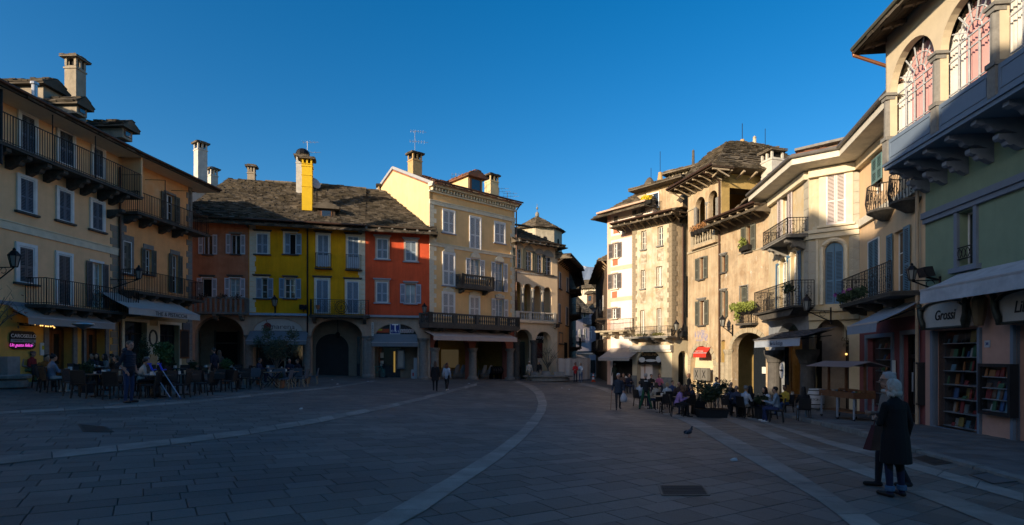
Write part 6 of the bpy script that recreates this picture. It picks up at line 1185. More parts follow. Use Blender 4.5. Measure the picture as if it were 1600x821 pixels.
for i in range(len(pil)-1):
    a_, c_ = pil[i]+.13, pil[i+1]-.13
    mk('oriel_panel', MB().box(a_-.02, c_+.02, -OD, -OD+.08, oz+.2, zpan).box(a_+.1, c_-.1, -OD-.02, -OD+.02, oz+.32, oz+.345).box(a_+.1, c_-.1, -OD-.02, -OD+.02, zpan-.14, zpan-.115).box(a_+.1, a_+.125, -OD-.021, -OD+.02, oz+.345, zpan-.14).box(c_-.125, c_-.1, -OD-.021, -OD+.02, oz+.345, zpan-.14), blp, ori)
    # glazing bars
    gl = MB(); cx_, rr = (a_+c_)/2, (c_-a_)/2; yy = -OD+.29; H0 = zpan
    for k in range(1, 5): u = a_+(c_-a_)*k/5; gl.beam((u, yy, H0), (u, yy, zc if k in (1, 4) else zc+.02), .035, .035)
    for zz in (H0+.25, zc-.02, zc-.36*1): gl.beam((a_, yy, zz), (c_, yy, zz), .035, .035)
    gl.tube([(cx_-math.cos(math.pi*i2/12)*rr*.62, yy, zc+math.sin(math.pi*i2/12)*rr*.62) for i2 in range(13)], .02, 4); gl.tube([(cx_-math.cos(math.pi*i2/12)*rr*.3, yy, zc+math.sin(math.pi*i2/12)*rr*.3) for i2 in range(13)], .02, 4)
    for k in range(1, 7): an = math.pi*k/7; gl.beam((cx_-math.cos(an)*rr*.3, yy, zc+math.sin(an)*rr*.3), (cx_-math.cos(an)*rr*.97, yy, zc+math.sin(an)*rr*.97), .03, .03)
    mk('glazing_bars', gl, mat('pale_grey_bars', (.42, .44, .46), .6), ori)
    # curtains with folds
    for col_, u0, u1 in (('white_lace_curtain', a_-.5, a_+rr*.42), ('pink_curtain', a_+rr*.40, c_-rr*.12), ('white_lace_curtain', c_-rr*.13, c_)):
        cq = MB(); n = max(6, int((u1-u0)/.035)); pts = [(u0+(u1-u0)*k/n, -OD+.46+.035*math.sin(k*1.9+i)) for k in range(n+1)]
        for (xa, ya), (xb, yb) in zip(pts[:-1], pts[1:]):
            h1 = zc+math.sqrt(max(rr*rr*.3, rr*rr-(xa-cx_)**2))*.93; h2 = zc+math.sqrt(max(rr*rr*.3, rr*rr-(xb-cx_)**2))*.93; cq.quad((xa, ya, zpan), (xb, yb, zpan), (xb, yb, h2), (xa, ya, h1))
        mk('curtain', cq, mat(col_, (.62, .60, .56) if 'lace' in col_ else (.52, .28, .26), .9, var=.05, bump=0), ori, smooth=True)
    mk('pane', MB().quad((a_, -OD+.32, zpan), (c_, -OD+.32, zpan), (c_, -OD+.32, zc+rr), (a_, -OD+.32, zc+rr)), CGLASS, ori)
for i, u in enumerate(pil[:-1]):
    pf = mk('oriel_pillar', MB().box(u-.14, u+.14, -OD-.06, -OD+.2, oz+.2, zpan).lathe([(.13, 0), (.12, zc-zpan-.3)], (u, -OD+.06, zpan+.12), 10).box(u-.17, u+.17, -OD-.1, -OD+.22, zpan, zpan+.12).box(u-.15, u+.15, -OD-.08, -OD+.2, zc-.18, zc-.06).box(u-.2, u+.2, -OD-.12, -OD+.24, zc-.06, zc+.03), GRAN, ori)
mk('oriel_ceiling', MB().box(0.02, UE, -OD+.4, 2, ztop-.3, ztop-.2), DARK, ori); mk('oriel_back', MB().quad((.06, -.3, oz+.2), (UE, -.3, oz+.2), (UE, -.3, ztop), (.06, -.3, ztop)), DARK, ori)
for x, y in ((60, 165), (150, 85), (262, 15), (420, -60)): pass
for i, u in enumerate([.15, 1.0, 1.95, 2.95, 4.0, 5.1, 6.3, 7.5]):
    b.corbel(ori, u, oz-.002, OD*.93, .2, .42, mat('blue_grey_stone', (.20, .23, .28), .8, var=.08, bump=.1)); b.corbel(ori, u+.001, oz-.42, OD*.5, .2, .4, MATS['blue_grey_stone'])
# timber eave
EO = 2.05; ze = 12.35
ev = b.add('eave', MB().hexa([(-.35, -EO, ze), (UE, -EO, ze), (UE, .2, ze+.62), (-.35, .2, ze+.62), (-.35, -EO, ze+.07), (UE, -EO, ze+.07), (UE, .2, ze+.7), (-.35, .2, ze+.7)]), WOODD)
for k in range(9): u = .0+k*1.12; mk('rafter', MB().beam((u, -EO+.1, ze-.06), (u, -OD+.1, ze-.02+.12), .15, .18).beam((u, -EO+.25, ze+.02), (u, -OD-.3, ze-.1), .1, .1), mat('old_sunlit_timber', (.16, .12, .09), .85, var=.2, bump=.3), ev)  # rafters in a mid-brown timber tone
q = MB()
for k in range(9): y = -EO+k*.25; q.box(-.34, UE, y, y+.235, ze+.0-.02+(k*.25)*.27-.02, ze-.005+(k*.25)*.27-.02)
mk('soffit_planks', q, WOODD, ev); b.add('gutter', MB().tube([(-.4, -EO-.07, ze+.06), (UE, -EO-.07, ze+.06)], .09, 8), mat('green_grey_gutter', (.10, .10, .07), .6, metal=.3))
b.add('downpipe', MB().tube([(-.38, -EO-.05, ze+.02), (-.38, -EO-.05, ze-.15), (-.2, -.1, ze-1.1), (-.2, -.1, ze-1.5)], .06, 8), flat('bright_copper_pipe', (.28, .12, .06), .45, metal=.5))
b.roof(-.4, UE, ze+.7+.0, 2.1, 6, 2.4, row=.4); b.wall(0, UE, ztop-.02, ze+.42, [], MATS['pale_oriel_stucco'], .2, name='upper_wall', y=ywall)
# green house shop: blinds, art nouveau name boards, wall cases
u0 = b.P(200, 740, 1.1)[0]; zb = b.P(480, 690, 1.1)[1]; b.awning(u0, UE-.3, zb+.55, 1.1, .5, .42, mat('grey_marbled_blind', (.40, .42, .45), .85, var=.12, scale=3, bump=.15))
brz = mat('verdigris_bronze', (.055, .06, .05), .5, var=.25, bump=.4, metal=.5, bscale=18); bpn = mat('cream_enamel_name_board', (.46, .42, .37), .6, var=.05)
def nameboard(u0, u1, z0, z1, word):
    cu_ = (u0+u1)/2; P_ = [(u0+.1, z0), (u1-.1, z0), (u1-.02, z0+(z1-z0)*.5), (u1-.12, z0+(z1-z0)*.8)]+[(cu_+(u1-u0)*.42*math.cos(math.pi*i/10), z0+(z1-z0)*.8+(z1-z0)*.2*math.sin(math.pi*i/10)) for i in range(11)]+[(u0+.12, z0+(z1-z0)*.8), (u0+.02, z0+(z1-z0)*.5)]
    s_ = b.add('name_board', MB().prism(P_, -.3, -.16), bpn)
    mk('bronze_frame', MB().tube([(x, -.33, z) for x, z in P_], .045, 6, True), brz, s_)
    for sx_, ub_ in ((1, u0+.12), (-1, u1-.12)):
        q = MB(); q.tube([(ub_-sx_*.18, -.36, z0+(z1-z0)*.95), (ub_-sx_*.02, -.4, z0+(z1-z0)*.75), (ub_+sx_*.0, -.4, z0+(z1-z0)*.45), (ub_+sx_*.08, -.38, z0+(z1-z0)*.2), (ub_+sx_*.1, -.36, z0-.02)], [.05, .09, .075, .09, .06], 8); q.ell((ub_-sx_*.02, -.42, z0+(z1-z0)*.88), (.08, .08, .1)); q.tube([(ub_-sx_*.02, -.42, z0+(z1-z0)*.7), (ub_+sx_*.16, -.42, z0+(z1-z0)*.8), (ub_+sx_*.26, -.42, z0+(z1-z0)*.86)], .035, 6); mk('bronze_ornament', q, brz, s_, smooth=True)
    text(word, (z1-z0)*.52, (cu_, -.31, z0+(z1-z0)*.46), s_, blk, shear=.25, bold=.004, sx=.8, ext=.006); return s_
sz0 = b.P(850, 180, .3, 'M')[1]; sz1 = b.P(850, 28, .3, 'M')[1]; nameboard(m1[0]-.2, m1[1]+.12, sz0+.02, sz1, 'Grossi'); nameboard(m2u-.3, m2u+2.1, sz0+.02, sz1, 'Libreria')
b.add('bronze_bracket_lamp', MB().lathe([(.1, 0), (.16, .3), (.2, .75), (.1, .9)], (m1[1]+.42, -.3, sz0), 8), mat('amber_lamp_glass', (.16, .11, .06), .3))
display(b, m1, .12, .8, 7, .8, ih=.34); b.add('shop_frame', MB().box(m1[0]-.12, m1[0], -.08, .1, b.g, m1[3]+.02).box(m1[1], m1[1]+.1, -.08, .1, b.g, m1[3]+.02).box(m1[0], m1[1], -.06, .1, m1[2]-.1, m1[2]).box(m1[0], m1[1], -.02, .1, b.g, m1[2]-.1), gbf)
u, z = b.P(968, 372, 0, 'M'); pc = b.add('framed_picture', MB().box(u-.22, u+.1, .2, .24, z-.45, z+.45), flat('pale_wood_frame', (.35, .24, .14))); mk('picture', MB().box(u-.17, u+.05, .19, .199, z-.38, z+.38), flat('blue_grey_picture', (.12, .16, .2)), pc)
b.add('shop_front', MB().box(m2u, UE-.4, .3, .34, b.g, m1[3]), GLASS); b.add('shop_frame', MB().box(m2u-.1, m2u, -.08, .1, b.g, m1[3]+.02).box(m2u+.4, m2u+.48, .2, .29, b.g, m1[3]), gbf)
for rr_, cc in (((1000, 1180, 370, 650), 'M'),):
    r = b.rect(1003, 1178, 372, 650, .12, 'M'); cs = b.add('wall_case', MB().box(r[0], r[0]+.09, -.22, .0, r[2], r[3]).box(r[1]-.09, r[1], -.22, .0, r[2], r[3]).box(r[0]+.09, r[1]-.09, -.22, 0, r[2], r[2]+.09).box(r[0]+.09, r[1]-.09, -.22, 0, r[3]-.09, r[3]), blk); display(b, (r[0]+.09, r[1]-.09, r[2]+.09, r[3]-.09), -.2, .18, 4, .95, ih=.4)
r = Y1.rect(655, 742, 365, 598, .12, 'M'); r = (r[0], min(r[1], Y1.L-.02), r[2], r[3]); cs = Y1.add('wall_case', MB().box(r[0], r[0]+.07, -.2, .0, r[2], r[3]).box(r[1]-.07, r[1], -.2, .0, r[2], r[3]).box(r[0]+.07, r[1]-.07, -.2, 0, r[2], r[2]+.07).box(r[0]+.07, r[1]-.07, -.2, 0, r[3]-.07, r[3]), blk); display(Y1, (r[0]+.07, r[1]-.07, r[2]+.07, r[3]-.07), -.18, .16, 4, .95)
u, z = b.P(1036, 266, .02, 'M'); hn = b.add('house_number', MB().box(u-.1, u+.1, -.03, -.005, z-.1, z+.1), flat('pale_plate', (.4, .42, .45))); text('38', .12, (u, -.035, z), hn, flat('sign_blue', (0,0,0)))
# ------------------------------------------------ lanterns
def lantern(loc, rz, label, arm=.7, s=1.0, up=True):
    e = empty('wall_lantern', loc, rz, label, 'street lamp', 'iron wall lanterns')
    mk('bracket', MB().tube([(0, 0, -.5*s), (0, -arm*.5, -.25*s), (0, -arm, .0)], .025, 6).tube([(0, 0, 0), (0, -arm, 0)], .02, 6).tube([(0, -arm*.35+.12*math.cos(t), -.12+.12*math.sin(t)) for t in np.linspace(0, 5.5, 9)], .014, 4).box(-.05, .05, -.03, 0, -.6*s, .15*s), IRON, e)
    q = MB(); z = .04
    for k in range(6):
        a0_, a1_ = math.pi/3*k, math.pi/3*(k+1); q.beam((.11*s*math.cos(a0_), -arm+.11*s*math.sin(a0_), z), (.19*s*math.cos(a0_), -arm+.19*s*math.sin(a0_), z+.4*s), .02)
    q.lathe([(.12*s, 0), (.12*s, .03)], (0, -arm, z-.03), 6).lathe([(.22*s, .4*s), (.2*s, .45*s), (.1*s, .58*s), (.05*s, .62*s), (.06*s, .66*s), (.01, .72*s)], (0, -arm, z), 6); mk('lamp_frame', q, IRON, e)
    mk('lamp_glass', MB().lathe([(.1*s, .01), (.18*s, .39*s)], (0, -arm, z), 6), mat('dusty_lamp_glass', (.22, .22, .2), .3, var=.1), e); return e
def lant(b, x, y, c, label, arm=.7, s=1.0, back=0): u, z = b.P(x, y, arm, c); u2 = u; lantern(b.W(u2, 0, z), b.root.rotation_euler.z, label, arm, s)
lant(L1, 57, 200, 'B', 'iron lantern on the tan house wall above the black bar sign', .7, 1.05); lant(L2, 556, 248, 'B', 'iron lantern on the orange house at its middle balcony', 1.6, .95)
lant(YL, 662, 715, 'Q', 'iron lantern on the strong yellow house wall', .3, 1.1); lant(RD, 1043, 765, 'R', 'iron lantern at the lower right corner of the brick red house', .3, 1.0)
lant(TG, 300-57, 455, 'W', 'iron lantern beside the niche of the brown peeling house', .7, .95); lant(CL, 375, 545, 'J', 'iron lantern at the corner under the second ironwork balcony', 1.0, .95); lant(Y1, 988, 370, 'J', 'iron lantern by the planted iron balcony of the cream house', .8, .75); lant(WS, 578, 350, 'U', 'iron lantern at the corner of the weathered house', .5, 1.0)
def flood(b, x, y, c, label, s=.3):
    u, z = b.P(x, y, .35, c); e = empty('floodlight', b.W(u, .35, z), b.root.rotation_euler.z, label, 'floodlight', 'floodlights on the walls'); mk('housing', MB().hexa([(-s, -.1, -s*.7), (s, -.1, -s*.7), (s, .15, -s*.6), (-s, .15, -s*.6), (-s, -.2, s*.7), (s, -.2, s*.7), (s, .05, s*.8), (-s, .05, s*.8)]), blk, e); mk('lens', MB().hexa([(-s*.85, -.115, -s*.6), (s*.85, -.115, -s*.6), (s*.85, -.1, -s*.6), (-s*.85, -.1, -s*.6), (-s*.85, -.205, s*.6), (s*.85, -.205, s*.6), (s*.85, -.19, s*.6), (-s*.85, -.19, s*.6)]), GLASS, e); mk('bracket', MB().beam((0, 0, -s*.7), (0, .35, -s*1.1), .06), IRON, e)
flood(GH, 232, 637, 'L', 'floodlight above the left end of the grey marbled blind', .22); flood(WS, 632, 375, 'U', 'white floodlight on the rusty pipe corner bay', .3); flood(YL, 628, 275, 'D', 'floodlight at the right edge of the strong yellow house', .25); flood(LG, 212, 545, 'Y', 'floodlight under the first tier on the arched house', .25)
# ================================================================== ground
gnd = mat('joint_sand', (.065, .063, .06), .95, var=.2, scale=3, bump=.2)
pav = mat('grey_gneiss_paving', (.170, .150, .128), .6, var=.26, scale=.7, bump=.6, bscale=34, island=.26, col2=(.095, .09, .085), mask=.52, spec=.45, edge=.09, bdist=.02)
pavl = mat('pale_granite_band', (.265, .24, .21), .7, var=.2, scale=1.6, bump=.5, bscale=40, island=.2, spec=.35, bdist=.02)
wlk = mat('worn_pavement_slabs', (.14, .135, .13), .75, var=.2, scale=1.5, bump=.3, bscale=30, island=.2, spec=.35)
def sheet(xs, ys, dz):
    q = MB(); q.v = [(x, y, gz(x, y)+dz) for y in ys for x in xs]; n = len(xs); q.f = [(j*n+i, j*n+i+1, (j+1)*n+i+1, (j+1)*n+i) for j in range(len(ys)-1) for i in range(n-1)]; return q
GS = mk('ground', sheet([-400, -100, -40]+list(range(-24, 20, 2))+[40, 100, 400], [-300, -60]+list(range(-12, 64, 2))+[100, 300, 700], -.06), gnd, kind='structure')
SQ = mk('square_paving', sheet(list(range(-24, 19, 1)), list(range(-12, 63, 1)), -.02), gnd, kind='structure')
rp = random.Random(11); far = MB(); near = []
ang = math.radians(34); ca, sa = math.cos(ang), math.sin(ang)
def slab(mb, cx, cy, hw, hl, a_, b_, top=0.0, bev=.005):
    # a_ , b_ unit axes; bevelled top edge
    def P(s_, t_, z): x, y = cx+a_[0]*s_+b_[0]*t_, cy+a_[1]*s_+b_[1]*t_; return (x, y, gz(x, y)+z)
    t1 = [P(-hl+bev, -hw+bev, top), P(hl-bev, -hw+bev, top), P(hl-bev, hw-bev, top), P(-hl+bev, hw-bev, top)]; t0 = [P(-hl, -hw, top-.012), P(hl, -hw, top-.012), P(hl, hw, top-.012), P(-hl, hw, top-.012)]
    mb.add(t1+t0, [(0,1,2,3), (4,5,1,0), (5,6,2,1), (6,7,3,2), (7,4,0,3)])
v = -70.0
while v < 75:
    w_ = .31+.11*rp.random(); u = -75+rp.random()
    while u < 85:
        l_ = .38+.36*rp.random(); cu_, cv_ = u+l_/2, v+w_/2; x, y = cu_*ca-cv_*sa, cu_*sa+cv_*ca; u += l_
        if not (-24 < x < 17.5 and -3 < y < 61): continue
        if y > 1 and abs(x) > y*1.15+2: continue
        a_, b_ = (ca, sa), (-sa, ca); d = .005*rp.random(); g_ = .0035
        vis = y > 4.9 and abs(x/y) < .98
        rec = (cu_, cv_, x, y, w_/2-g_, l_/2-g_, a_, b_, d)
        near.append((y if vis else 1e9, rec))
    v += w_
near.sort(key=lambda t: t[0])
for i, (k, r) in enumerate(near):
    if i < 290 and k < 1e8: m_ = MB(); slab(m_, *r[2:6], r[6], r[7], r[8]); mk('paving_slab', m_, pav, SQ)
    else: slab(far, *r[2:6], r[6], r[7], r[8])
mk('distant_slabs', far, pav, SQ, kind='stuff')
def strip(L_, R_, name='pale_band'):
    Lp = [gxy(*p) for p in L_]; Rp = [gxy(*p) for p in R_]
    def res(P_, n):
        d = [0]; [d.append(d[-1]+math.dist(a, b)) for a, b in zip(P_[:-1], P_[1:])]; out = []
        for i in range(n+1): t = d[-1]*i/n; out.append((float(np.interp(t, d, [p[0] for p in P_])), float(np.interp(t, d, [p[1] for p in P_]))))
        return out, d[-1]
    _, ln = res(Lp, 4); n = max(3, int(ln/.85)); Lr, Rr = res(Lp, n)[0], res(Rp, n)[0]
    bd = empty(name, (0, 0, 0)); bd.parent = SQ; st = MB(); st.quad
    base = MB()
    for i in range(n):
        q = [Lr[i], Rr[i], Rr[i+1], Lr[i+1]]; cx_, cy_ = sum(p[0] for p in q)/4, sum(p[1] for p in q)/4
        def sh(p, k, z): x, y = cx_+(p[0]-cx_)*k, cy_+(p[1]-cy_)*k; return (x, y, gz(x, y)+z)
        base.quad(*[sh(p, 1.0, .009) for p in q])
        mb = MB().add([sh(p, .965, .018) for p in q]+[sh(p, .985, .010) for p in q], [(0,1,2,3), (4,5,1,0), (5,6,2,1), (6,7,3,2), (7,4,0,3)])
        if len(mb.v) and cy_ < 16: mk('band_stone', mb, pavl, bd)
        else: st.add(mb.v, mb.f)
    mk('band_bed', base, gnd, bd)
    if st.v: mk('distant_band_stones', st, pavl, bd, kind='stuff')
def mid(pts, w0):   # centre line with half heights
    return [(x, y+h) for x, y, h in pts], [(x, y-h) for x, y, h in pts]
strip([(545,836),(570,821),(635,785),(702,747.5),(772,705),(815,672.5),(837,645),(841,630),(836,616),(823,605),(800,597)], [(600,836),(630,821),(664,800),(714,765),(782,719),(815,691),(840,665),(852,645),(855,630),(850,615),(836,604),(810,596)][0:12])
strip(*mid([(-40,726,5.5),(15,719,5.3),(125,708.5,5),(250,694,4.6),(375,678.5,4.2),(500,657.5,3.6),(600,637.5,3),(675,619,2.4),(710,610,2.1),(745,601,1.8)], 0))
strip(*mid([(-40,649,2),(0,646,2),(200,636,1.9),(300,629,1.7),(430,615,1.4),(520,606,1.2),(590,595,1)], 0))
strip([(900,600),(935,608),(990,630),(1055,652.5),(1145,705),(1290,790),(1325,821),(1350,840)], [(912,599),(948,607),(1003,629),(1085,655),(1200,712),(1320,785),(1375,821),(1402,840)])
strip([(1085,636),(1132,656),(1200,685),(1250,707),(1365,750),(1482,794),(1560,826)], [(1105,636),(1160,657),(1217,681),(1275,702),(1417,754),(1525,789),(1620,822)])
strip([(1130,640),(1200,664.5),(1290,695),(1365,716),(1417,732),(1600,786)], [(1140,639),(1215,665),(1300,690),(1365,706),(1417,722),(1600,773)])
# raised pavement on the right
kpx = [(1120,617),(1160,632),(1205,647),(1240,655),(1300,670),(1340,680),(1368,690),(1430,708),(1520,733),(1620,762)]
kp = [gxy(*p) for p in kpx]; kp = kp+[(kp[-1][0]+.0, -8)]; hs = [.12, .12, .12, .12, .12, .11, .08, .05, .04, .04, .04]
PV = empty('pavement', (0, 0, 0), kind='structure')
kb = MB(); kst = random.Random(4)
wallx = lambda y: 18.0
for i in range(len(kp)-1):
    (x0, y0), (x1, y1) = kp[i], kp[i+1]; ln = math.dist(kp[i], kp[i+1]); n = max(1, int(ln/1.0))
    for j in range(n):
        t0, t1 = j/n+.01, (j+1)/n-.01; h = hs[i]+kst.random()*.015
        A_ = (x0+(x1-x0)*t0, y0+(y1-y0)*t0); B_ = (x0+(x1-x0)*t1, y0+(y1-y0)*t1)
        mk('kerbstone', MB().hexa([(A_[0], A_[1], gz(*A_)-.02), (A_[0]+.24, A_[1], gz(*A_)-.02), (B_[0]+.24, B_[1], gz(*B_)-.02), (B_[0], B_[1], gz(*B_)-.02), (A_[0]+.01, A_[1], gz(*A_)+h), (A_[0]+.24, A_[1], gz(*A_)+h), (B_[0]+.24, B_[1], gz(*B_)+h), (B_[0]+.01, B_[1], gz(*B_)+h)]), GRAN, PV)
kx = lambda y: float(np.interp(-y, [-p[1] for p in kp], [p[0] for p in kp])); kh = lambda y: float(np.interp(-y, [-p[1] for p in kp], hs))
pb = MB(); y = kp[-1][1]; ps = MB(); ys = sorted({p[1] for p in kp})
for ya, yb in zip(ys[:-1], ys[1:]): pb.quad(*[(x, y_, gz(x, y_)+kh(y_)-.02) for x, y_ in ((kx(ya)+.2, ya), (18, ya), (18, yb), (kx(yb)+.2, yb))])
mk('pavement_bed', pb, gnd, PV)
y = 3.0; cnt = 0
while y < 33:
    dy = .5+.25*rp.random(); x = kx(y)+.26+rp.random()*.3-.3
    x = max(x, kx(y)+.26)
    while x < 16.5:
        dx = .7+.7*rp.random(); e = min(x+dx, 16.6); yy0, yy1 = y+.006, y+dy-.006; h = kh(y+dy/2)+.004*rp.random()
        m_ = MB().add([(x+.006, yy0, gz(x, yy0)+h), (e-.006, yy0, gz(e, yy0)+h), (e-.006, yy1, gz(e, yy1)+h), (x+.006, yy1, gz(x, yy1)+h)]+[(x, yy0-.004, gz(x, yy0)+h-.02), (e, yy0-.004, gz(e, yy0)+h-.02), (e, yy1+.004, gz(e, yy1)+h-.02), (x, yy1+.004, gz(x, yy1)+h-.02)], [(0,1,2,3), (4,5,1,0), (5,6,2,1), (6,7,3,2), (7,4,0,3)])
        if 6 < y < 17 and cnt < 150: mk('pavement_slab', m_, wlk, PV); cnt += 1
        else: ps.add(m_.v, m_.f)
        x = e
    y += dy
mk('distant_pavement_slabs', ps, wlk, PV, kind='stuff')
# grates and covers
rust = mat('rusty_cast_iron', (.085, .07, .06), .7, var=.25, bump=.3, metal=.3)
def grate(pts, label, n=16, cover=False, m=rust, pale=None):
    P_ = [Vector((*gxy(*p), 0)) for p in pts]; P_ = [Vector((p.x, p.y, gz(p.x, p.y)+.006)) for p in P_]
    c = sum(P_, Vector())/4; e = empty('drain_grate' if not cover else 'manhole_cover', c, 0, label, 'drain grate' if not cover else 'manhole cover'); Q = [p-c for p in P_]
    mk('pit', MB().quad(*[q+Vector((0,0,.001)) for q in Q]), DARK if not cover else m, e)
    fr = MB(); 
    for i in range(4): fr.beam(Q[i]+Vector((0,0,.004)), Q[(i+1) % 4]+Vector((0,0,.004)), .03, .008)
    mk('frame', fr, pale or m, e)
    if not cover:
        br = MB()
        for i in range(1, n): t = i/n; br.beam(Q[0].lerp(Q[1], t)+Vector((0,0,.004)), Q[3].lerp(Q[2], t)+Vector((0,0,.004)), .013, .006)
        for t in (.33, .66): br.beam(Q[0].lerp(Q[3], t)+Vector((0,0,.005)), Q[1].lerp(Q[2], t)+Vector((0,0,.005)), .015, .006)
        mk('bars', br, m, e, kind='stuff')
grate([(1030,760),(1098,760),(1108,775),(1035,775)], 'rusty drain grate with a pale frame in the middle foreground paving', 22, pale=mat('worn_brass_frame', (.13, .11, .09), .6, var=.2))
grate([(123,664),(165,668),(177,676),(131,675)], 'dark rusty drain grate in the left paving below the cafe tables', 16)
grate([(1427,716),(1450,712),(1487,724),(1460,728)], 'dark drain grate behind the couple in front of the bookshop', 12)
grate([(1445,674),(1465,671),(1502,677),(1477,681)], 'dark door mat grate under the bookshop display window', 12)
grate([(1515,743),(1560,737),(1600,752),(1552,757)], 'square framed cover at the right edge of the pavement', 8, True, wlk, rust)
# mountain with snow beyond the lane
mt = MB(); mr = random.Random(2); xs = np.linspace(-900, 1500, 90); rows = []
for j in range(12):
    row = []
    for i, x in enumerate(xs):
        t = j/11; hgt = 360*math.exp(-((x-345)/420)**2)+210+70*noise.noise(Vector((x*.004, j*.4, 3)))+30*noise.noise(Vector((x*.013, j*.8, 1)))
        row.append((x, 2600-500*(1-t)+60*noise.noise(Vector((x*.006, j*.5, 7))), -40+hgt*t*.82+18*noise.noise(Vector((x*.02, j, 5)))))
    rows.append(row)
nx = len(xs); mt.v = [p for r in rows for p in r]; mt.f = [(j*nx+i, j*nx+i+1, (j+1)*nx+i+1, (j+1)*nx+i) for j in range(11) for i in range(nx-1)]
mm = bpy.data.materials.new('rock_and_snow'); mm.use_nodes = True; t = mm.node_tree; bs = t.nodes['Principled BSDF']; g_ = N(t, 'ShaderNodeNewGeometry'); sx = N(t, 'ShaderNodeSeparateXYZ'); nz_ = N(t, 'ShaderNodeTexNoise', Scale=.012, Detail=10, Roughness=.7); t.links.new(g_.outputs['Position'], nz_.inputs['Vector']); t.links.new(g_.outputs['Position'], sx.inputs[0])
ml = N(t, 'ShaderNodeMath', operation='MULTIPLY_ADD'); ml.inputs[1].default_value = 260; t.links.new(nz_.outputs[0], ml.inputs[0]); t.links.new(sx.outputs[2], ml.inputs[2]); mr_ = N(t, 'ShaderNodeMapRange'); mr_.inputs[1].default_value = 545; mr_.inputs[2].default_value = 575; t.links.new(ml.outputs[0], mr_.inputs[0])
mx = N(t, 'ShaderNodeMix', data_type='RGBA'); mx.inputs[6].default_value = (.13, .17, .25, 1); mx.inputs[7].default_value = (.75, .78, .85, 1); t.links.new(mr_.outputs[0], mx.inputs[0]); t.links.new(mx.outputs[2], bs.inputs['Base Color'])  # rock colour tinted blue to stand in for distance haze
mk('mountain', mt, mm, kind='structure', smooth=False)
# unseen houses added to cast shade on the square and dim its reflections
def back_house(label, x0, y0, w_, dep, hs_, rz, m, ridge=None):
    e = empty('town_house', (x0, y0, 0), rz, label, 'house', 'houses behind the photographer')
    q = MB()
    poly = [(0, -2), (w_, -2)]+hs_[::-1]; q.prism(poly, 0, dep); mk('wall', q, m, e)
    rf = MB()
    for (a, za), (c, zc_) in zip(hs_[:-1], hs_[1:]): rf.hexa([(a-.0, -.5, za), (c, -.5, zc_), (c, dep, zc_), (a, dep, za), (a, -.5, za+.15), (c, -.5, zc_+.15), (c, dep, zc_+.15), (a, dep, za+.15)])
    mk('roof', rf, PIODE, e)
    top = min(z for _, z in hs_)
    for zz in np.arange(3.8, top-1.5, 3.2):
        for u in np.arange(1.2, w_-1.5, 2.6): mk('window', MB().box(u, u+1.0, -.03, .0, zz, zz+1.5), GLASS, e); mk('shutter', MB().box(u-.52, u-.02, -.06, -.01, zz, zz+1.5), shgreen, e); mk('shutter', MB().box(u+1.02, u+1.52, -.06, -.01, zz, zz+1.5), shgreen, e)
    for u in np.arange(1.0, w_-2, 3.2): mk('door', MB().box(u, u+1.6, -.03, .0, gz(x0, y0), gz(x0, y0)+2.6), WOODD, e)
hp = math.pi/2
az = (-.722, -.692); Q0 = (-21.0, -5.0); sz = math.atan2(.722, -.692)
def diag(label, s0, prof, m): back_house(label, Q0[0]+s0*az[1], Q0[1]-s0*az[0], prof[-1][0]-s0, 7, [(a-s0, z) for a, z in prof], sz, m)  # front set square to the sun, roof outline shaped as the shadow edge
diag('tall gabled palazzo out of view behind the left shoulder of the photographer', -17, [(-17, 19.4), (-10, 19.1), (-8.7, 18.8), (-6.6, 18.7), (-5, 18.6), (-3.5, 19.7), (-2.2, 20.7), (-1.4, 19.4), (-.3, 17.4)], wth2)
diag('low cream house out of view between the palazzo and the stepped tan house', -.3, [(-.3, 12.6), (4, 12.9), (8, 12.8)], lane)
diag('stepped tan house out of view to the left of the photographer', 8, [(8, 14.0), (9.5, 15.6), (10.9, 17.9), (12, 16.4), (14.5, 17.2)], tan)
for i, (x, m_, h_, nm) in enumerate(((20, crw, 12, 'cream house behind the photographer, right end'), (6, pnk, 11, 'pink house behind the photographer, middle'), (-8, tan, 12.5, 'tan house directly behind the photographer'), (-20, wth2, 11.5, 'old ochre house behind the photographer, left end'))): back_house(nm, x, -24, 12.0 if i != 2 else 14, 9, [(0, h_), (6, h_+2), (12.0 if i != 2 else 14, h_)], math.pi, m_)  # row added to darken window reflections and block sky light
# worn patches, litter and stains on the paving
lit_ = random.Random(21)
for i, (a_, b_) in enumerate(((519, 594), (527, 601), (575, 597), (733, 600), (878, 607), (889, 609), (1146, 720), (470, 640))):
    x, y = gxy(a_, b_); o = mk('litter', MB().hexa([(-.06,-.04,0),(.06,-.05,0),(.05,.05,0),(-.05,.04,0),(-.04,-.03,.03),(.05,-.03,.05),(.04,.04,.04),(-.04,.03,.02)]), flat('white_paper', (.5, .5, .5)), loc=(x, y, gz(x, y)+.006), rz=i*1.1); tag(o, 'small white scrap of litter on the paving, ' + ['before the dark carriage arch', 'in front of the yellow house', 'near the teal bicycle', 'before the tan house', 'left of the fence cloth', 'nearer one left of the fence cloth', 'beside the right pale band', 'in the left half of the square'][i], 'litter', 'scraps of litter', 'thing')
# ================================================================== things on the square
def rail_z(p): return (p[0], p[1], gz(p[0], p[1]))
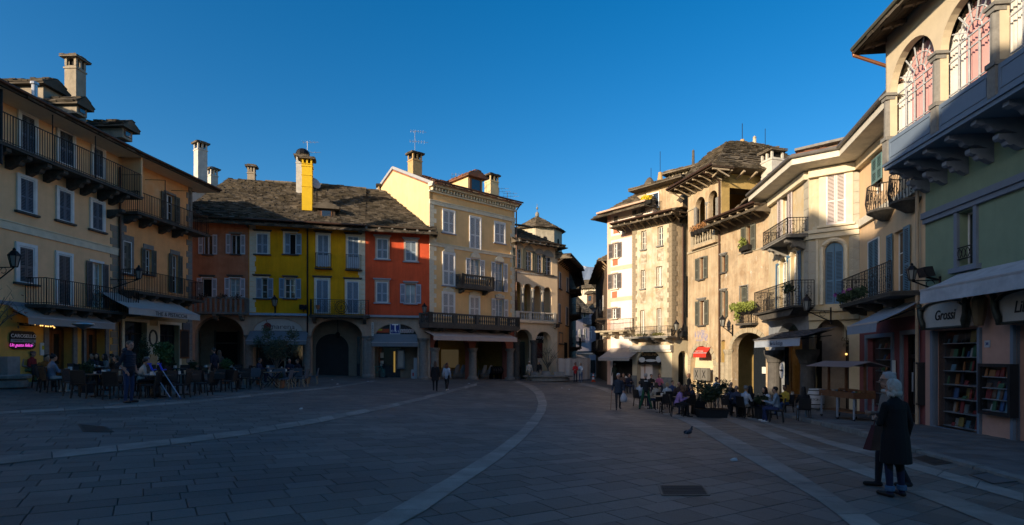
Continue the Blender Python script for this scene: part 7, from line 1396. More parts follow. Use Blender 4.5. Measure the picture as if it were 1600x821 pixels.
# ---- furniture prototypes
wick = mat('dark_woven_plastic', (.022, .02, .02), .6, var=.15, bump=.4, bscale=120); tblk = mat('dark_table_top', (.05, .045, .045), .4, var=.1)
def make_chair(label, m=wick, light=None):
    e = empty('cafe_chair', (0, 0, 0), 0, label, 'chair')
    mk('seat', MB().hexa([(-.22,-.2,.42),(.22,-.2,.42),(.23,.23,.43),(-.23,.23,.43),(-.22,-.2,.46),(.22,-.2,.46),(.23,.23,.475),(-.23,.23,.475)]), m, e)
    mk('backrest', MB().hexa([(-.21,-.24,.47),(.21,-.24,.47),(.21,-.2,.47),(-.21,-.2,.47),(-.2,-.31,.86),(.2,-.31,.86),(.2,-.28,.86),(-.2,-.28,.86)]).beam((-.2,-.23,.44),(-.19,-.3,.88),.035).beam((.2,-.23,.44),(.19,-.3,.88),.035).beam((-.2,-.3,.87),(.2,-.3,.87),.035), m, e)
    for x, y, dx, dy in ((-.2,.2,-.02,.02),(.2,.2,.02,.02),(-.2,-.19,-.02,-.05),(.2,-.19,.02,-.05)): mk('leg', MB().beam((x+dx,y+dy,0),(x,y,.43),.032,.032,(0,1,0)), light or m, e)
    return e
def make_table(label, round_=False, top=tblk, fold=False):
    e = empty('cafe_table', (0, 0, 0), 0, label, 'table')
    if round_: mk('table_top', MB().lathe([(.36,.715),(.37,.72),(.37,.745),(.36,.75)], (0,0,0), 20), top, e)
    else: mk('table_top', MB().box(-.36,.36,-.36,.36,.715,.75), top, e)
    if fold:
        for s_ in (-1, 1): mk('leg', MB().beam((-.3,s_*.25,0),(.3,s_*.25,.71),.03,.02,(0,1,0)), IRON, e); mk('leg', MB().beam((.3,s_*.22,0),(-.3,s_*.22,.71),.03,.02,(0,1,0)), IRON, e)
    else: mk('leg', MB().lathe([(.035,.03),(.03,.715)],(0,0,0),8), IRON, e); mk('foot', MB().box(-.28,.28,-.03,.03,0,.03).box(-.03,.03,-.28,.28,.001,.031), IRON, e)
    return e
CH0 = make_chair('spare'); TB0 = make_table('spare'); FT0 = make_table('spare', False, mat('pale_slatted_wood', (.22, .15, .09), .7, var=.2), True)
FC0 = make_chair('spare', mat('grey_folding_chair_paint', (.10, .12, .15), .6), mat('pale_beech_leg', (.42, .30, .18), .7)); USED = set()
def inst(proto, x, y, rz, label, group=None, dz=0, name=None):
    o = proto if proto not in USED else copy_tree(proto); USED.add(proto)
    o.location = (x, y, gz(x, y)+.004+dz); o.rotation_euler = (0, 0, rz); o['label'] = label
    if group: o['group'] = group
    return o
WORD = ['first', 'second', 'third', 'fourth', 'fifth', 'sixth', 'seventh', 'eighth', 'ninth', 'tenth', 'eleventh', 'twelfth']
cupm = flat('white_china', (.6, .6, .58), .3)
def cafe_set(px_, py_, rz, sides, where, proto_t, proto_c, tl, clr, things_=2, grp='cafe tables', cg='cafe chairs', shape='cup'):
    x, y = gxy(px_, py_); inst(proto_t, x, y, rz, tl, grp)
    names = {0: 'far', 1: 'left', 2: 'near', 3: 'right'}
    for s_ in sides:
        a_ = rz+s_*math.pi/2+R.uniform(-.15, .15); d = .62+R.random()*.12; fx, fy = -math.sin(a_), math.cos(a_)    # direction from table to chair
        inst(proto_c, x+fx*d, y+fy*d, a_+math.pi, f'{clr} chair, {names[s_]} side of the {where}', cg)
    for k in R.sample(['cup', 'glass', 'holder'], min(things_, 3)):
        ax_, ay_ = R.uniform(-.2, .2), R.uniform(-.2, .2); z = gz(x, y)+.757
        if k == 'cup': mb = MB().lathe([(.06,0),(.065,.008),(.025,.01),(.03,.02),(.045,.07)],(0,0,0),10)
        elif k == 'glass': mb = MB().lathe([(.03,0),(.035,.14)],(0,0,0),10)
        else: mb = MB().box(-.05,.05,-.04,.04,0,.12)
        o = mk({'cup': 'cup', 'glass': 'drinking_glass', 'holder': 'napkin_holder'}[k], mb, cupm if k != 'glass' else flat('pale_drink', (.35, .3, .22), .2), loc=(x+ax_, y+ay_, z)); tag(o, f'{dict(cup="white cup and saucer", glass="small drinking glass", holder="white napkin holder")[k]} on the {where}', k.replace('holder', 'napkin holder'), 'tableware on the cafe tables')
lt = [(108,612,.2,(0,1)),(152,620,.1,(0,1,2)),(196,622,.3,(2,3)),(246,621,.1,(0,1,3)),(286,617,.0,(0,2,3)),(331,612,.1,(0,1,2,3)),(372,608,.2,(0,1,2,3)),(150,602,.2,(1,2)),(188,603,.1,(3,)),(228,603,.0,(0,2,3)),(276,601,.2,(0,1,2,3)),(325,597,.1,(0,3)),(362,596,.1,(0,1,3))]
for i, (a_, b_, r_, s_) in enumerate(lt):
    row = 'front' if i < 7 else 'back'; n = i if i < 7 else i-7
    cafe_set(a_, b_, r_, s_, f'{WORD[n]} {row}-row table from the stone basin', TB0, CH0, f'dark square cafe table, {WORD[n]} from the stone basin in the {row} row', 'black woven', 2)
for i, (a_, b_, r_, s_) in enumerate([(401,602,.3,(1,2)),(425,606,.1,(0,3)),(452,604,.0,(1,2,3)),(470,600,.2,(2,3)),(418,596,.1,(0,)),(447,595,.1,(0,1))]):
    cafe_set(a_, b_, r_, s_, f'{WORD[i]} folding table by the grey parlour awning', FT0, FC0, f'folding wooden table, {WORD[i]} in front of the grey ice-cream parlour awning', 'grey folding', 1, 'folding tables', 'folding chairs')
# ---- people
PEOPLE = []
def V3(*a): return Vector(a)
def loft(mb, rings, n=12):       # rings: (centre, rx, ry, xaxis, yaxis)
    base = len(mb.v)
    for c, rx, ry, ax_, ay_ in rings:
        for k in range(n): t = 2*math.pi*k/n; mb.v.append(tuple(c+ax_*math.cos(t)*rx+ay_*math.sin(t)*ry))
    for i in range(len(rings)-1):
        for k in range(n): l = (k+1) % n; mb.f.append((base+i*n+k, base+i*n+l, base+(i+1)*n+l, base+(i+1)*n+k))
    mb.f.append(tuple(base+k for k in range(n))[::-1]); mb.f.append(tuple(base+(len(rings)-1)*n+k for k in range(n)))
def person(x, y, head, h, label, pose='stand', top=(.02,.02,.03), leg=(.02,.03,.06), shoe=(.02,.02,.02), skin=(.42,.24,.16), hair=(.03,.02,.015), hl='short', arms='down', lean=0.0, coat=0, near=False, step=0.0, turn=0.0, z0=None, dz=0, cap=None, female=False, sleeve=1.0):
    s = h/1.75; e = empty('person', (x, y, (gz(x, y) if z0 is None else z0)+.006+dz), head, label, 'person')
    pr = []; X, Yv, Z = V3(1,0,0), V3(0,1,0), V3(0,0,1)
    sit = pose == 'sit'; hz = .52 if sit else .93*s; hip0 = V3(0, 0, hz)
    L = lean+(.06 if sit else .02)
    def T(yy, zz, xx=0): # torso frame: lean forward about the hips
        return hip0+V3(xx, yy*math.cos(L)+zz*math.sin(L), zz*math.cos(L)-yy*math.sin(L))
    sw_ = (.185 if not female else .165)*s; wd = 1.0 if not female else .92; ct, st = V3(1,0,0), V3(0, math.cos(L), -math.sin(L))
    torso = [(-.10,.10,.09),( -.04,.155,.115),(.05,.16*wd,.12),(.16,.135*wd,.105),(.28,.16*wd,.115),(.38,.175*wd,.115),(.45,.165*wd,.095),(.50,.10,.075),(.54,.058,.055)]
    bulk = 1.1 if near else 1.06
    mbt = MB(); loft(mbt, [(T(0, z*s), rx*s*bulk, ry*s*bulk, X, st) for z, rx, ry in torso], 14); pr.append((mbt, 'top', [T(0,-.1*s), T(0,.5*s)], .13*s))
    def cap_(p, q, r1, r2, k, fl=1.0):
        d = (q-p).normalized(); a_ = d.orthogonal().normalized(); b_ = d.cross(a_); m_ = MB(); n = 9
        rg = [(p-d*r1*.85, r1*.45, r1*.45, a_, b_), (p-d*r1*.4, r1*.88, r1*.88, a_, b_), (p, r1, r1, a_, b_), (q, r2, r2, a_, b_), (q+d*r2*.4, r2*.88, r2*.88, a_, b_), (q+d*r2*.85, r2*.45, r2*.45, a_, b_)]
        loft(m_, rg, n); pr.append((m_, k, [p, q], max(r1, r2)))
    cap_(T(.0,.50*s), T(.015*s,.60*s), .052*s, .05*s, 'skin')
    hc = T(.03*s, .70*s)+V3(0, .0, 0); tq = Matrix.Rotation(turn, 3, 'Z')
    def hp_(v): return hc+tq@V3(*v)*s
    mh = MB(); mh.ell(hp_((0,.0,.01)), (.078*s,.098*s,.112*s), 14, 9); mh.ell(hp_((0,.035,-.06)), (.055*s,.06*s,.062*s), 12, 7); mh.ell(hp_((0,.102,-.012)), (.013*s,.02*s,.026*s), 8, 5); mh.ell(hp_((.08,-.005,-.005)), (.012*s,.022*s,.034*s), 7, 5); mh.ell(hp_((-.08,-.005,-.005)), (.012*s,.022*s,.034*s), 7, 5); mh.ell(hp_((0,.088,-.055)), (.026*s,.014*s,.012*s), 8, 5); mh.ell(hp_((0,.088,.03)), (.05*s,.012*s,.012*s), 8, 5)
    pr.append((mh, 'skin', [hp_((0,0,-.1)), hp_((0,0,.08))], .11*s))
    # legs
    for sd in (-1, 1):
        hj = hip0+V3(sd*.085*s, 0, -.03*s)
        if sit: kn = V3(sd*(.13+.02*R.random()), .44*s, .50); an = V3(sd*.14, (.40+.08*R.random()*sd)*s, .085)
        elif pose == 'walk': f = step*sd; kn = V3(sd*.095*s, .12*abs(f)+.13*f, .49*s); an = V3(sd*.09*s, .30*f-(.05 if f < 0 else 0), .085*s+(.05 if f < 0 else 0))
        else: kn = V3(sd*(.10+coat*0+step*.08)*s, .02*s, .49*s); an = V3(sd*(.105+step*.18)*s, -.01*s, .085*s)
        cap_(hj, kn, .088*s, .062*s, 'leg'); cap_(kn, an, .06*s, .042*s, 'leg'); tow = Z*0+V3(sd*.03, .17*s, -.045*s); cap_(an+V3(0,-.03*s,-.045*s), an+tow, .04*s, .034*s, 'shoe')
    # arms
    for sd in (-1, 1):
        sj = T(0, .44*s, sd*sw_)
        am = arms if isinstance(arms, str) else arms[0 if sd < 0 else 1]
        if am == 'table': el = T(.1, .2*s, sd*.25*s); hd = V3(sd*.12, .42*s, .77)
        elif am == 'lap': el = T(.02, .17*s, sd*.25*s); hd = V3(sd*.10, .3*s, .60)
        elif am == 'pocket': el = T(-.06, .16*s, sd*.27*s); hd = T(.08*s, -.03*s, sd*.19*s)
        elif am == 'front': el = T(.05, .16*s, sd*.22*s); hd = T(.26*s, .2*s, sd*.06*s)
        elif am == 'face': el = T(.18, .2*s, sd*.2*s); hd = T(.2*s, .52*s, sd*.1*s)
        elif am == 'cane': el = T(-.03, .17*s, sd*.26*s); hd = T(.14*s, -.0*s, sd*.30*s)
        elif am == 'hold': el = T(.0, .16*s, sd*.25*s); hd = T(.1*s, .0*s, sd*.24*s)
        else: el = T(-.03, .16*s, sd*.235*s); hd = T(.04*s, -.08*s, sd*.25*s)
        cap_(sj, el, .058*s, .045*s, 'top'); 
        if sleeve < 1: cap_(el, hd, .038*s, .027*s, 'skin')
        else: cap_(el, el.lerp(hd, .92), .047*s, .036*s, 'top')
        d = (hd-el).normalized(); sdv = d.cross(V3(0, 1, 0) if abs(d.y) < .9 else V3(0, 0, 1)).normalized(); nrm = d.cross(sdv)
        cap_(hd-d*.02, hd+d*.05*s, .030*s, .034*s, 'skin')
        for fi in range(4):
            b0 = hd+d*.07*s+sdv*(fi-1.5)*.019*s; b1 = b0+d*(.034+.008*(fi in (1, 2)))*s+nrm*.008*sd; b2 = b1+d*.022*s+nrm*.02*sd; cap_(b0, b1, .0098*s, .009*s, 'skin'); cap_(b1, b2, .009*s, .008*s, 'skin')
        t0 = hd+d*.02*s+sdv*.03*s; cap_(t0, t0+(d*.035+sdv*.03)*s, .0115*s, .0095*s, 'skin')
        if sd > 0: e['hand_r'] = list(hd)
        else: e['hand_l'] = list(hd)
    if coat:
        mc = MB()
        if sit: loft(mc, [(hip0+V3(0,.02,.12*s), .165*s, .135*s, X, Yv), (hip0+V3(0,.04,-.04), .2*s, .19*s, X, Yv), (hip0+V3(0,.02,-.12), .19*s, .18*s, X, Yv)], 14)
        else: loft(mc, [(T(0,.3*s), .17*s, .125*s, X, Yv), (T(0,.1*s), .175*s, .14*s, X, Yv), (hip0+V3(0,0,-.05*s), .2*s, .165*s, X, Yv), (hip0+V3(0,-.005,-coat*s), .225*s, .19*s, X, Yv)], 16)
        pr.append((mc, 'top', [T(0,.25*s), hip0-V3(0,0,coat*s*.9 if not sit else .1)], .2*s))
    al = MB(); [al.add(p[0].v, p[0].f) for p in pr]
    o = mk('body', al, None, e); md = o.modifiers.new('r', 'REMESH'); md.mode = 'VOXEL'; md.voxel_size = .0085 if near else .019; md.use_smooth_shade = True
    def cm(n, c, r=.8): k = '%s_%03d_%03d_%03d' % (n, *[int(v*500) for v in c]); return mat(k, c, r, var=.12, scale=9, bump=.2, bscale=70)
    mats = dict(skin=cm('skin', skin, .55), top=cm('cloth', top), leg=cm('cloth', leg), shoe=cm('shoe', shoe, .5))
    PEOPLE.append((o, pr, mats))
    # hair
    hm = cm('hair', hair, .55); hb = MB(); rr = random.Random(int(abs(x*100)))
    if cap: 
        hb.ell(hp_((0,-.005,.05)), (.088*s,.108*s,.075*s), 14, 8); hb.ell(hp_((0,.09,.035)), (.06*s,.05*s,.012*s), 10, 5); mk('cap', hb, cm('cloth', cap), e, smooth=True); hb = MB(); hb.ell(hp_((0,-.03,-.02)), (.082*s,.08*s,.06*s), 12, 7)
    elif hl != 'bald':
        hb.ell(hp_((0,-.018,.035)), (.088*s,.100*s,.098*s), 16, 10)
    else: hb.ell(hp_((0,-.03,-.03)), (.081*s,.075*s,.05*s), 12, 7)
    if hl == 'long':
        hb.ell(hp_((0,-.06,-.06)), (.092*s,.07*s,.14*s), 14, 9); hb.ell(hp_((0,-.085,-.2)), (.10*s,.05*s,.15*s), 14, 9); hb.ell(hp_((.07,0,-.09)), (.03*s,.06*s,.13*s), 8, 7); hb.ell(hp_((-.07,0,-.09)), (.03*s,.06*s,.13*s), 8, 7)
    if hl == 'bob': hb.ell(hp_((0,-.025,.01)), (.092*s,.095*s,.105*s), 16, 10); hb.ell(hp_((0,-.06,-.08)), (.085*s,.06*s,.06*s), 12, 8)
    if hl in ('bob', 'curly'):
        k = 26 if hl == 'curly' else 34
        for q in range(k):
            a_ = rr.uniform(0, 2*math.pi); zz = rr.uniform(-.12, .11); rad = (.07 if hl == 'bob' else .085)*(1-.25*max(0, zz/.11)**2); p = (math.sin(a_)*rad, math.cos(a_)*rad*1.02-.02, zz+.005)
            if p[1] > .05 and p[2] < .06: continue
            hb.ell(hp_(p), (.03*s, .03*s, .04*s) if hl == 'bob' else (.045*s,.045*s,.05*s), 8, 5)
        if hl == 'curly': [hb.ell(hp_((rr.uniform(-.1,.1), rr.uniform(-.1,.0), rr.uniform(-.2,-.08))), (.045*s,)*3, 8, 5) for _ in range(14)]
    if hl == 'bun': hb.ell(hp_((0,-.05,.12)), (.045*s,.045*s,.045*s), 10, 6)
    if hl == 'tail': hb.ell(hp_((0,-.13,.02)), (.04*s,.05*s,.04*s), 10, 6).ell(hp_((0,-.15,-.1)), (.03*s,.03*s,.12*s), 8, 6)
    if hl == 'short': [hb.ell(hp_((rr.uniform(-.06,.06), rr.uniform(-.08,.05), .1)), (.03*s,.03*s,.025*s), 7, 4) for _ in range(6)]
    ho = mk('hair', hb, hm, e, smooth=True)
    if hl in ('bob', 'curly', 'long') or near: m2 = ho.modifiers.new('r', 'REMESH'); m2.mode = 'VOXEL'; m2.voxel_size = .006 if near else .014; m2.use_smooth_shade = True; PEOPLE.append((ho, None, hm))
    for sd in (-1, 1): mk('eye', MB().ell(hp_((sd*.03,.086,.008)), (.011*s,.008*s,.007*s), 8, 5), flat('dark_eye', (.02, .015, .01), .2), e)
    e['_hp'] = list(hc); return e
def cut(t, n):
    w_ = t.split()[:n]
    while w_[-1].strip(',') in 'in the a an and of with at on to by near behind from right left back under across one his her seated facing over small all standing leaning'.split(): w_.pop()
    return ' '.join(w_).rstrip(',')
def seated(px_, py_, head, label, chair=True, cw='', **k):
    if k.pop('top_px', False): y = float(np.interp(py_, [581, 584, 592, 594, 596, 598, 600, 602, 604, 607], [37, 36, 30, 28.5, 26.5, 24, 22.3, 22, 21, 20])); x = (px_-800)/F*y
    else: x, y = gxy(px_, py_)
    p = person(x, y, head, k.pop('h', 1.7), label, 'sit', **k)
    if chair: 
        c = inst(CH0, x-math.sin(head)*.02, y+math.cos(head)*.02, head, 'chair under the '+cut(cw, 10), 'cafe chairs')
    return p
rd = math.radians
GREY = (.16,.17,.19); NAVY = (.012,.018,.04); BLK = (.010,.010,.012); WHT = (.5,.5,.52); JEAN = (.03,.05,.12); TANC = (.33,.26,.2)
# couple at the right
x, y = gxy(1399, 777); W1 = person(x, y, rd(12), 1.63, 'white-haired woman seen from behind in a long black coat, standing in front', 'stand', top=(.004,.004,.005), leg=(.012,.016,.045), shoe=(.012,.01,.01), hair=(.40,.38,.34), hl='bob', coat=.42, near=True, female=True, turn=.25, arms=('front', 'down'))
for sd in (-1, 1): mk('jeans_cuff', MB().lathe([(.056, .09), (.062, .1), (.062, .15), (.055, .16)], (sd*.098, -.008, 0), 12), mat('turned_up_denim', (.06, .13, .22), .85), W1)
x, y = gxy(1392, 764); M1 = person(x, y, rd(78), 1.73, 'elderly man in glasses, beige jacket and scarf, half hidden behind the woman in black', 'walk', top=(.20,.165,.14), leg=(.012,.012,.018), shoe=(.01,.01,.01), hair=(.30,.285,.27), hl='short', near=True, step=.45, arms=('down', 'front'))
hc = Vector(M1['_hp']); gq = MB()
for sd in (-1, 1): gq.tube([hc+V3(sd*.032+math.cos(t)*.024, .1, .008+math.sin(t)*.018) for t in np.linspace(0, 5.6, 9)], .003, 4, True); gq.tube([hc+V3(sd*.056, .1, .012), hc+V3(sd*.082, 0, .012)], .003, 4)
mk('glasses', gq, blk, M1); mk('scarf', MB().tube([hc+V3(math.cos(t)*.075, math.sin(t)*.07-.01, -.16) for t in np.linspace(0, 5.7, 14)], .028, 8, True), mat('pale_scarf', (.42,.38,.34), .9), M1, smooth=True)
bx, by = gxy(1358, 745); bgz = None
hb_ = empty('hand_bag', (M1.location.x-.30, M1.location.y-.12, M1.location.z+.62), rd(10), 'dark red hand bag hanging between the couple at the right', 'bag'); mk('body', MB().hexa([(-.16,-.07,-.02),(.14,-.07,-.02),(.14,.07,-.02),(-.16,.07,-.02),(-.05,-.03,.34),(.10,-.03,.34),(.10,.03,.34),(-.05,.03,.34)]), mat('dark_red_leather', (.06,.006,.008), .45, var=.1), hb_); mk('strap', MB().tube([(-.04,0,.33),(.0,0,.5),(.05,0,.52),(.1,0,.33)], .009, 5), mat('dark_red_leather', (0,0,0)), hb_)
# standing man at the left, with his vest
x, y = gxy(201, 630); SM = person(x, y, rd(-95), 1.86, 'tall man in a dark quilted vest and jeans standing before the left cafe tables', 'stand', top=(.012,.016,.028), leg=(.02,.04,.10), shoe=(.015,.013,.013), hair=(.10,.08,.06), hl='short', near=True, arms=('pocket', 'pocket'), sleeve=.5, turn=-.25, skin=(.45,.22,.15))
hv = Vector(SM['_hp']); q = MB(); 
for i in range(7): zz = 1.08+i*.055; q.lathe([(.175,0),(.19,.02),(.19,.035),(.175,.055)], (0,.02,zz), 14, 1.0, .78)
mk('quilted_vest', q, mat('navy_quilt', (.02,.026,.045), .5, var=.1), SM, smooth=True); mk('hood', MB().ell((0,-.09,1.56), (.13,.09,.09), 12, 7), mat('navy_quilt', (0,0,0)), SM, smooth=True)
# walking man, man behind, green trousers
x, y = gxy(966, 641); WM = person(x, y, rd(176), 1.73, 'elderly man in a dark jacket walking towards us with a cane and a plastic bag', 'walk', top=(.03,.04,.06), leg=(.03,.03,.035), hair=(.5,.5,.5), hl='short', step=.3, arms=('hold', 'cane'), coat=.12, skin=(.45,.25,.18))
hr = Vector(WM['hand_r']); hl_ = Vector(WM['hand_l']); rot = Matrix.Rotation(rd(176), 3, 'Z')
def held(p, v, lab, nm, cat_, grp=None): w_ = rot@v; return empty(nm, (p.location.x+w_.x, p.location.y+w_.y, p.location.z+w_.z), rd(176), lab, cat_, grp)
cn = held(WM, hr, 'brown walking cane in the right hand of the walking old man', 'walking_cane', 'cane'); mk('shaft', MB().tube([(.03,.0,.02),(.08,.05,-hr.z+.0)], .011, 6), WOODB, cn); mk('handle', MB().tube([(.03,-.05,.03),(.03,.06,.03)], .014, 6), WOODB, cn)
pbg = held(WM, hl_, 'white plastic carrier bag hanging from the hand of the walking old man', 'plastic_bag', 'bag'); mk('body', MB().lathe([(.04,-.55),(.15,-.52),(.17,-.38),(.12,-.22),(.04,-.1),(.02,-.05)], (0,.02,0), 12, 1, .6), mat('white_plastic', (.42,.42,.46), .5, var=.1), pbg, smooth=True); mk('handle', MB().tube([(-.03,.02,-.08),(0,.02,.0),(.03,.02,-.08)], .01, 5), mat('white_plastic', (0,0,0)), pbg)
x, y = gxy(961, 602.5); person(x, y, rd(5), 1.78, 'man in a green hooded jacket walking away behind the man with the cane', 'walk', top=(.02,.035,.03), leg=(.02,.02,.025), hair=(.4,.38,.35), step=.3)
x, y = gxy(1009, 640); GM = person(x, y, rd(-8), 1.76, 'man seen from behind in a black jacket and green trousers at the right cafe', 'stand', top=(.018,.02,.022), leg=(.02,.10,.05), hair=(.35,.32,.3), step=1.0, arms='front'); mk('back_print', MB().box(-.09, .09, -.16, -.13, 1.38, 1.41), flat('white_lettering', (0,0,0)), GM)
x, y = (1077-800)/F*31, 31; person(x, y, rd(60), 1.66, 'brown-haired woman in dark clothes standing behind the right cafe tables', top=(.03,.03,.028), hair=(.10,.05,.03), hl='bob', female=True)
x, y = (1120-800)/F*27, 27; LB = person(x, y, rd(120), 1.62, 'person in a pale blue shirt with a beige bag standing behind the big planter', top=(.22,.32,.45), leg=TANC, hair=(.06,.03,.02), female=True, arms='front')
# two women walking, two men, red and white pair
x, y = gxy(680, 612); person(x, y, rd(10), 1.70, 'long-haired woman in a long dark coat walking away across the square', 'walk', top=(.012,.010,.012), leg=(.01,.01,.012), hair=(.09,.045,.03), hl='long', step=.35, coat=.30, female=True)
x, y = gxy(698, 611); person(x, y, rd(-15), 1.63, 'auburn-haired woman in a white jacket walking beside the one in the dark coat', 'walk', top=(.42,.45,.52), leg=(.015,.015,.018), shoe=(.5,.5,.5), hair=(.10,.035,.02), hl='long', step=-.4, female=True)
x, y = gxy(827, 595.5); person(x, y, rd(190), 1.66, 'grey-haired man in a pale jacket standing by the arched house column', top=(.40,.37,.32), leg=(.15,.13,.1), hair=(.5,.48,.45), hl='short')
x, y = gxy(843, 596); person(x, y, rd(130), 1.72, 'man in black with light trousers standing beside the stone tree basin', top=(.01,.01,.012), leg=(.25,.22,.18), hair=(.3,.28,.26))
x, y = gxy(899, 598); person(x, y, rd(170), 1.68, 'woman in a red jacket standing before the white fence cloth', top=(.40,.02,.025), leg=(.02,.02,.03), hair=(.06,.03,.02), hl='bob', female=True, arms='front')
x, y = gxy(907.5, 598); person(x, y, rd(150), 1.66, 'woman in a white top and jeans standing beside the one in red', top=(.55,.58,.62), leg=(.06,.10,.2), shoe=(.4,.4,.4), hair=(.3,.22,.14), hl='bob', female=True, arms='front')
# right cafe, seated: placed by the height of their heads
RS = [(999,594,-60,'person in a white and black jacket at the left end of the right cafe',dict(top=(.42,.45,.5),hair=(.03,.02,.02))),
 (1026,596,20,'person in a cream top, back to us, beside the green-trousered man',dict(top=(.38,.34,.28),hair=(.06,.04,.03),hl='bob',female=True)),
 (1043,595,5,'blonde woman with a ponytail in a white top seated at the right cafe',dict(top=(.55,.55,.55),hair=(.35,.24,.12),hl='tail',female=True)),
 (1050,592,200,'dark-haired man in a blue shirt seated facing us at the right cafe',dict(top=(.03,.06,.16))),
 (1060,594,175,'bald man in a brown jacket seated facing us at the right cafe',dict(top=(.05,.03,.025),hl='bald',hair=(.2,.14,.1))),
 (1057,600,-100,'curly-haired woman in a lilac top leaning on the near table',dict(top=(.33,.19,.40),leg=BLK,hair=(.13,.06,.03),hl='curly',female=True,lean=.3)),
 (1072,598,140,'long-haired woman in a dark top seated across from the curly-haired one',dict(top=(.03,.01,.015),hair=(.05,.02,.015),hl='long',female=True)),
 (1083,597,80,'dark-haired person in a navy jacket seated left of the big planter',dict(top=NAVY,leg=(.05,.08,.13),hair=(.02,.015,.012),hl='short')),
 (1110,596,60,'long-haired person in grey hidden behind the big planter',dict(top=GREY,hair=(.12,.08,.05),hl='long',female=True)),
 (1139,598,-60,'bald man in a navy jacket seated right of the big planter, back to us',dict(top=NAVY,leg=NAVY,hl='bald',hair=(.15,.13,.12))),
 (1142,594,170,'man in dark clothes behind the two bald men',dict(top=BLK,hl='bald',hair=(.2,.15,.1))),
 (1151,599,150,'bald man in an open navy jacket and white shirt facing left',dict(top=(.05,.055,.09),leg=BLK,hl='bald',hair=(.12,.1,.08))),
 (1164,600,-70,'grey-haired man in a white polo shirt seated near the small planter',dict(top=(.48,.50,.55),leg=TANC,hair=(.2,.19,.18),sleeve=.5)),
 (1174,600,30,'long dark-haired woman all in black, back to us, near the small planter',dict(top=BLK,leg=BLK,hair=(.012,.01,.01),hl='long',female=True,coat=.2)),
 (1202,602,95,'long dark-haired woman in a white T-shirt leaning over her table',dict(top=(.50,.52,.58),leg=JEAN,hair=(.015,.01,.01),hl='long',female=True,lean=.2,sleeve=.5)),
 (1214,607,60,'short-haired person in a grey sweater right of the small planter',dict(top=(.20,.25,.30),leg=(.02,.03,.09),shoe=(.5,.5,.5),hair=(.015,.012,.01))),
 (1228,598,110,'woman in a mustard cardigan seated at the back by the dark column',dict(top=(.42,.27,.03),leg=(.02,.05,.13),skin=(.25,.13,.08),hair=(.015,.01,.01),female=True)),
 (1256,604,-20,'long dark-haired person in black with pale jeans by the white barrel',dict(top=BLK,leg=(.2,.28,.36),hair=(.012,.01,.01),hl='long',female=True)),
 (1030,582,170,'woman in pink seated in the shade of the weathered house arch',dict(top=(.4,.12,.22),hair=(.06,.03,.02),hl='bob',female=True)),
 (1017,583,190,'man in dark clothes seated in the shade of the weathered house arch',dict(top=BLK)),
 (974,581,160,'person in brown seated under the beige awning of the pink house',dict(top=(.12,.07,.05))),
 (982,582,200,'person in dark blue seated under the beige awning of the pink house',dict(top=NAVY))]
for a_, b_, hd, lb, kw in RS:
    if abs(hd) < 400:
        seated(a_, b_, rd(hd), lb, top_px=True, cw=lb, arms=kw.pop('arms', 'table'), **kw)
# left cafe
LSx = [(36,597,-60,'man in grey cap, beige jacket and green trousers on the wall bench',dict(top=(.20,.18,.15),leg=(.09,.13,.06),cap=(.12,.12,.13),arms='lap'),0),
 (49,597,-80,'person in a red jacket and cap on the bench under the neon sign',dict(top=(.22,.02,.025),leg=(.05,.05,.08),cap=(.14,.12,.12),arms='lap'),0),
 (66,606,-110,'person in a dark and orange jacket with a blue hood leaning forward',dict(top=(.22,.09,.02),leg=BLK,lean=.35),1),
 (80,614,-25,'woman with dark bun and grey blue shirt seen from behind near the stone basin',dict(top=(.15,.18,.24),leg=(.35,.33,.30),shoe=(.5,.45,.4),hl='bun',hair=(.01,.01,.01),female=True),1),
 (145,600,190,'bearded man in a dark jacket over a pale shirt in the back row',dict(top=(.03,.035,.05),hair=(.02,.015,.012)),1),
 (152,600,200,'dark-haired woman in a black top beside the bearded man',dict(top=BLK,hair=(.02,.012,.01),hl='long',female=True,sleeve=.4),1),
 (166,600,150,'woman with long black hair in a grey top in the back row',dict(top=(.22,.20,.19),hair=(.012,.01,.01),hl='long',female=True),1),
 (177,599,120,'man in a brown jacket leaning his head on his hand',dict(top=(.10,.055,.03),arms=('face','table'),hair=(.03,.02,.015)),1),
 (174,611,-60,'man in black bending over the table left of the standing man',dict(top=BLK,lean=.3,hair=(.02,.015,.012)),1),
 (185,610,150,'man in a white shirt just left of the standing man',dict(top=(.45,.48,.55),leg=(.02,.04,.12)),1),
 (219,619,-50,'person in a beige sweater and pale trainers right of the standing man',dict(top=(.42,.36,.31),leg=(.012,.012,.015),shoe=(.5,.36,.25),hair=(.03,.02,.015),lean=.15),1),
 (232,612,150,'person in a grey cap and long dark coat opposite the beige sweater',dict(top=(.06,.055,.05),leg=BLK,cap=(.12,.12,.13),hair=(.25,.2,.15)),1),
 (404,598,-90,'man in dark blue seated left under the ice-cream parlour awning',dict(top=(.02,.03,.07),skin=(.4,.2,.14)),1),
 (453,597,180,'bald man in a dark jacket seated in the middle under the parlour awning',dict(top=(.02,.025,.05),hl='bald',skin=(.45,.22,.15)),1),
 (466,597,150,'person with a rosy scarf seated right under the parlour awning',dict(top=(.03,.02,.03),hair=(.05,.03,.02)),1)]
for a_, b_, hd, lb, kw, ch in LSx: seated(a_, b_, rd(hd), lb, chair=bool(ch), cw=lb, arms=kw.pop('arms', 'table'), **kw)
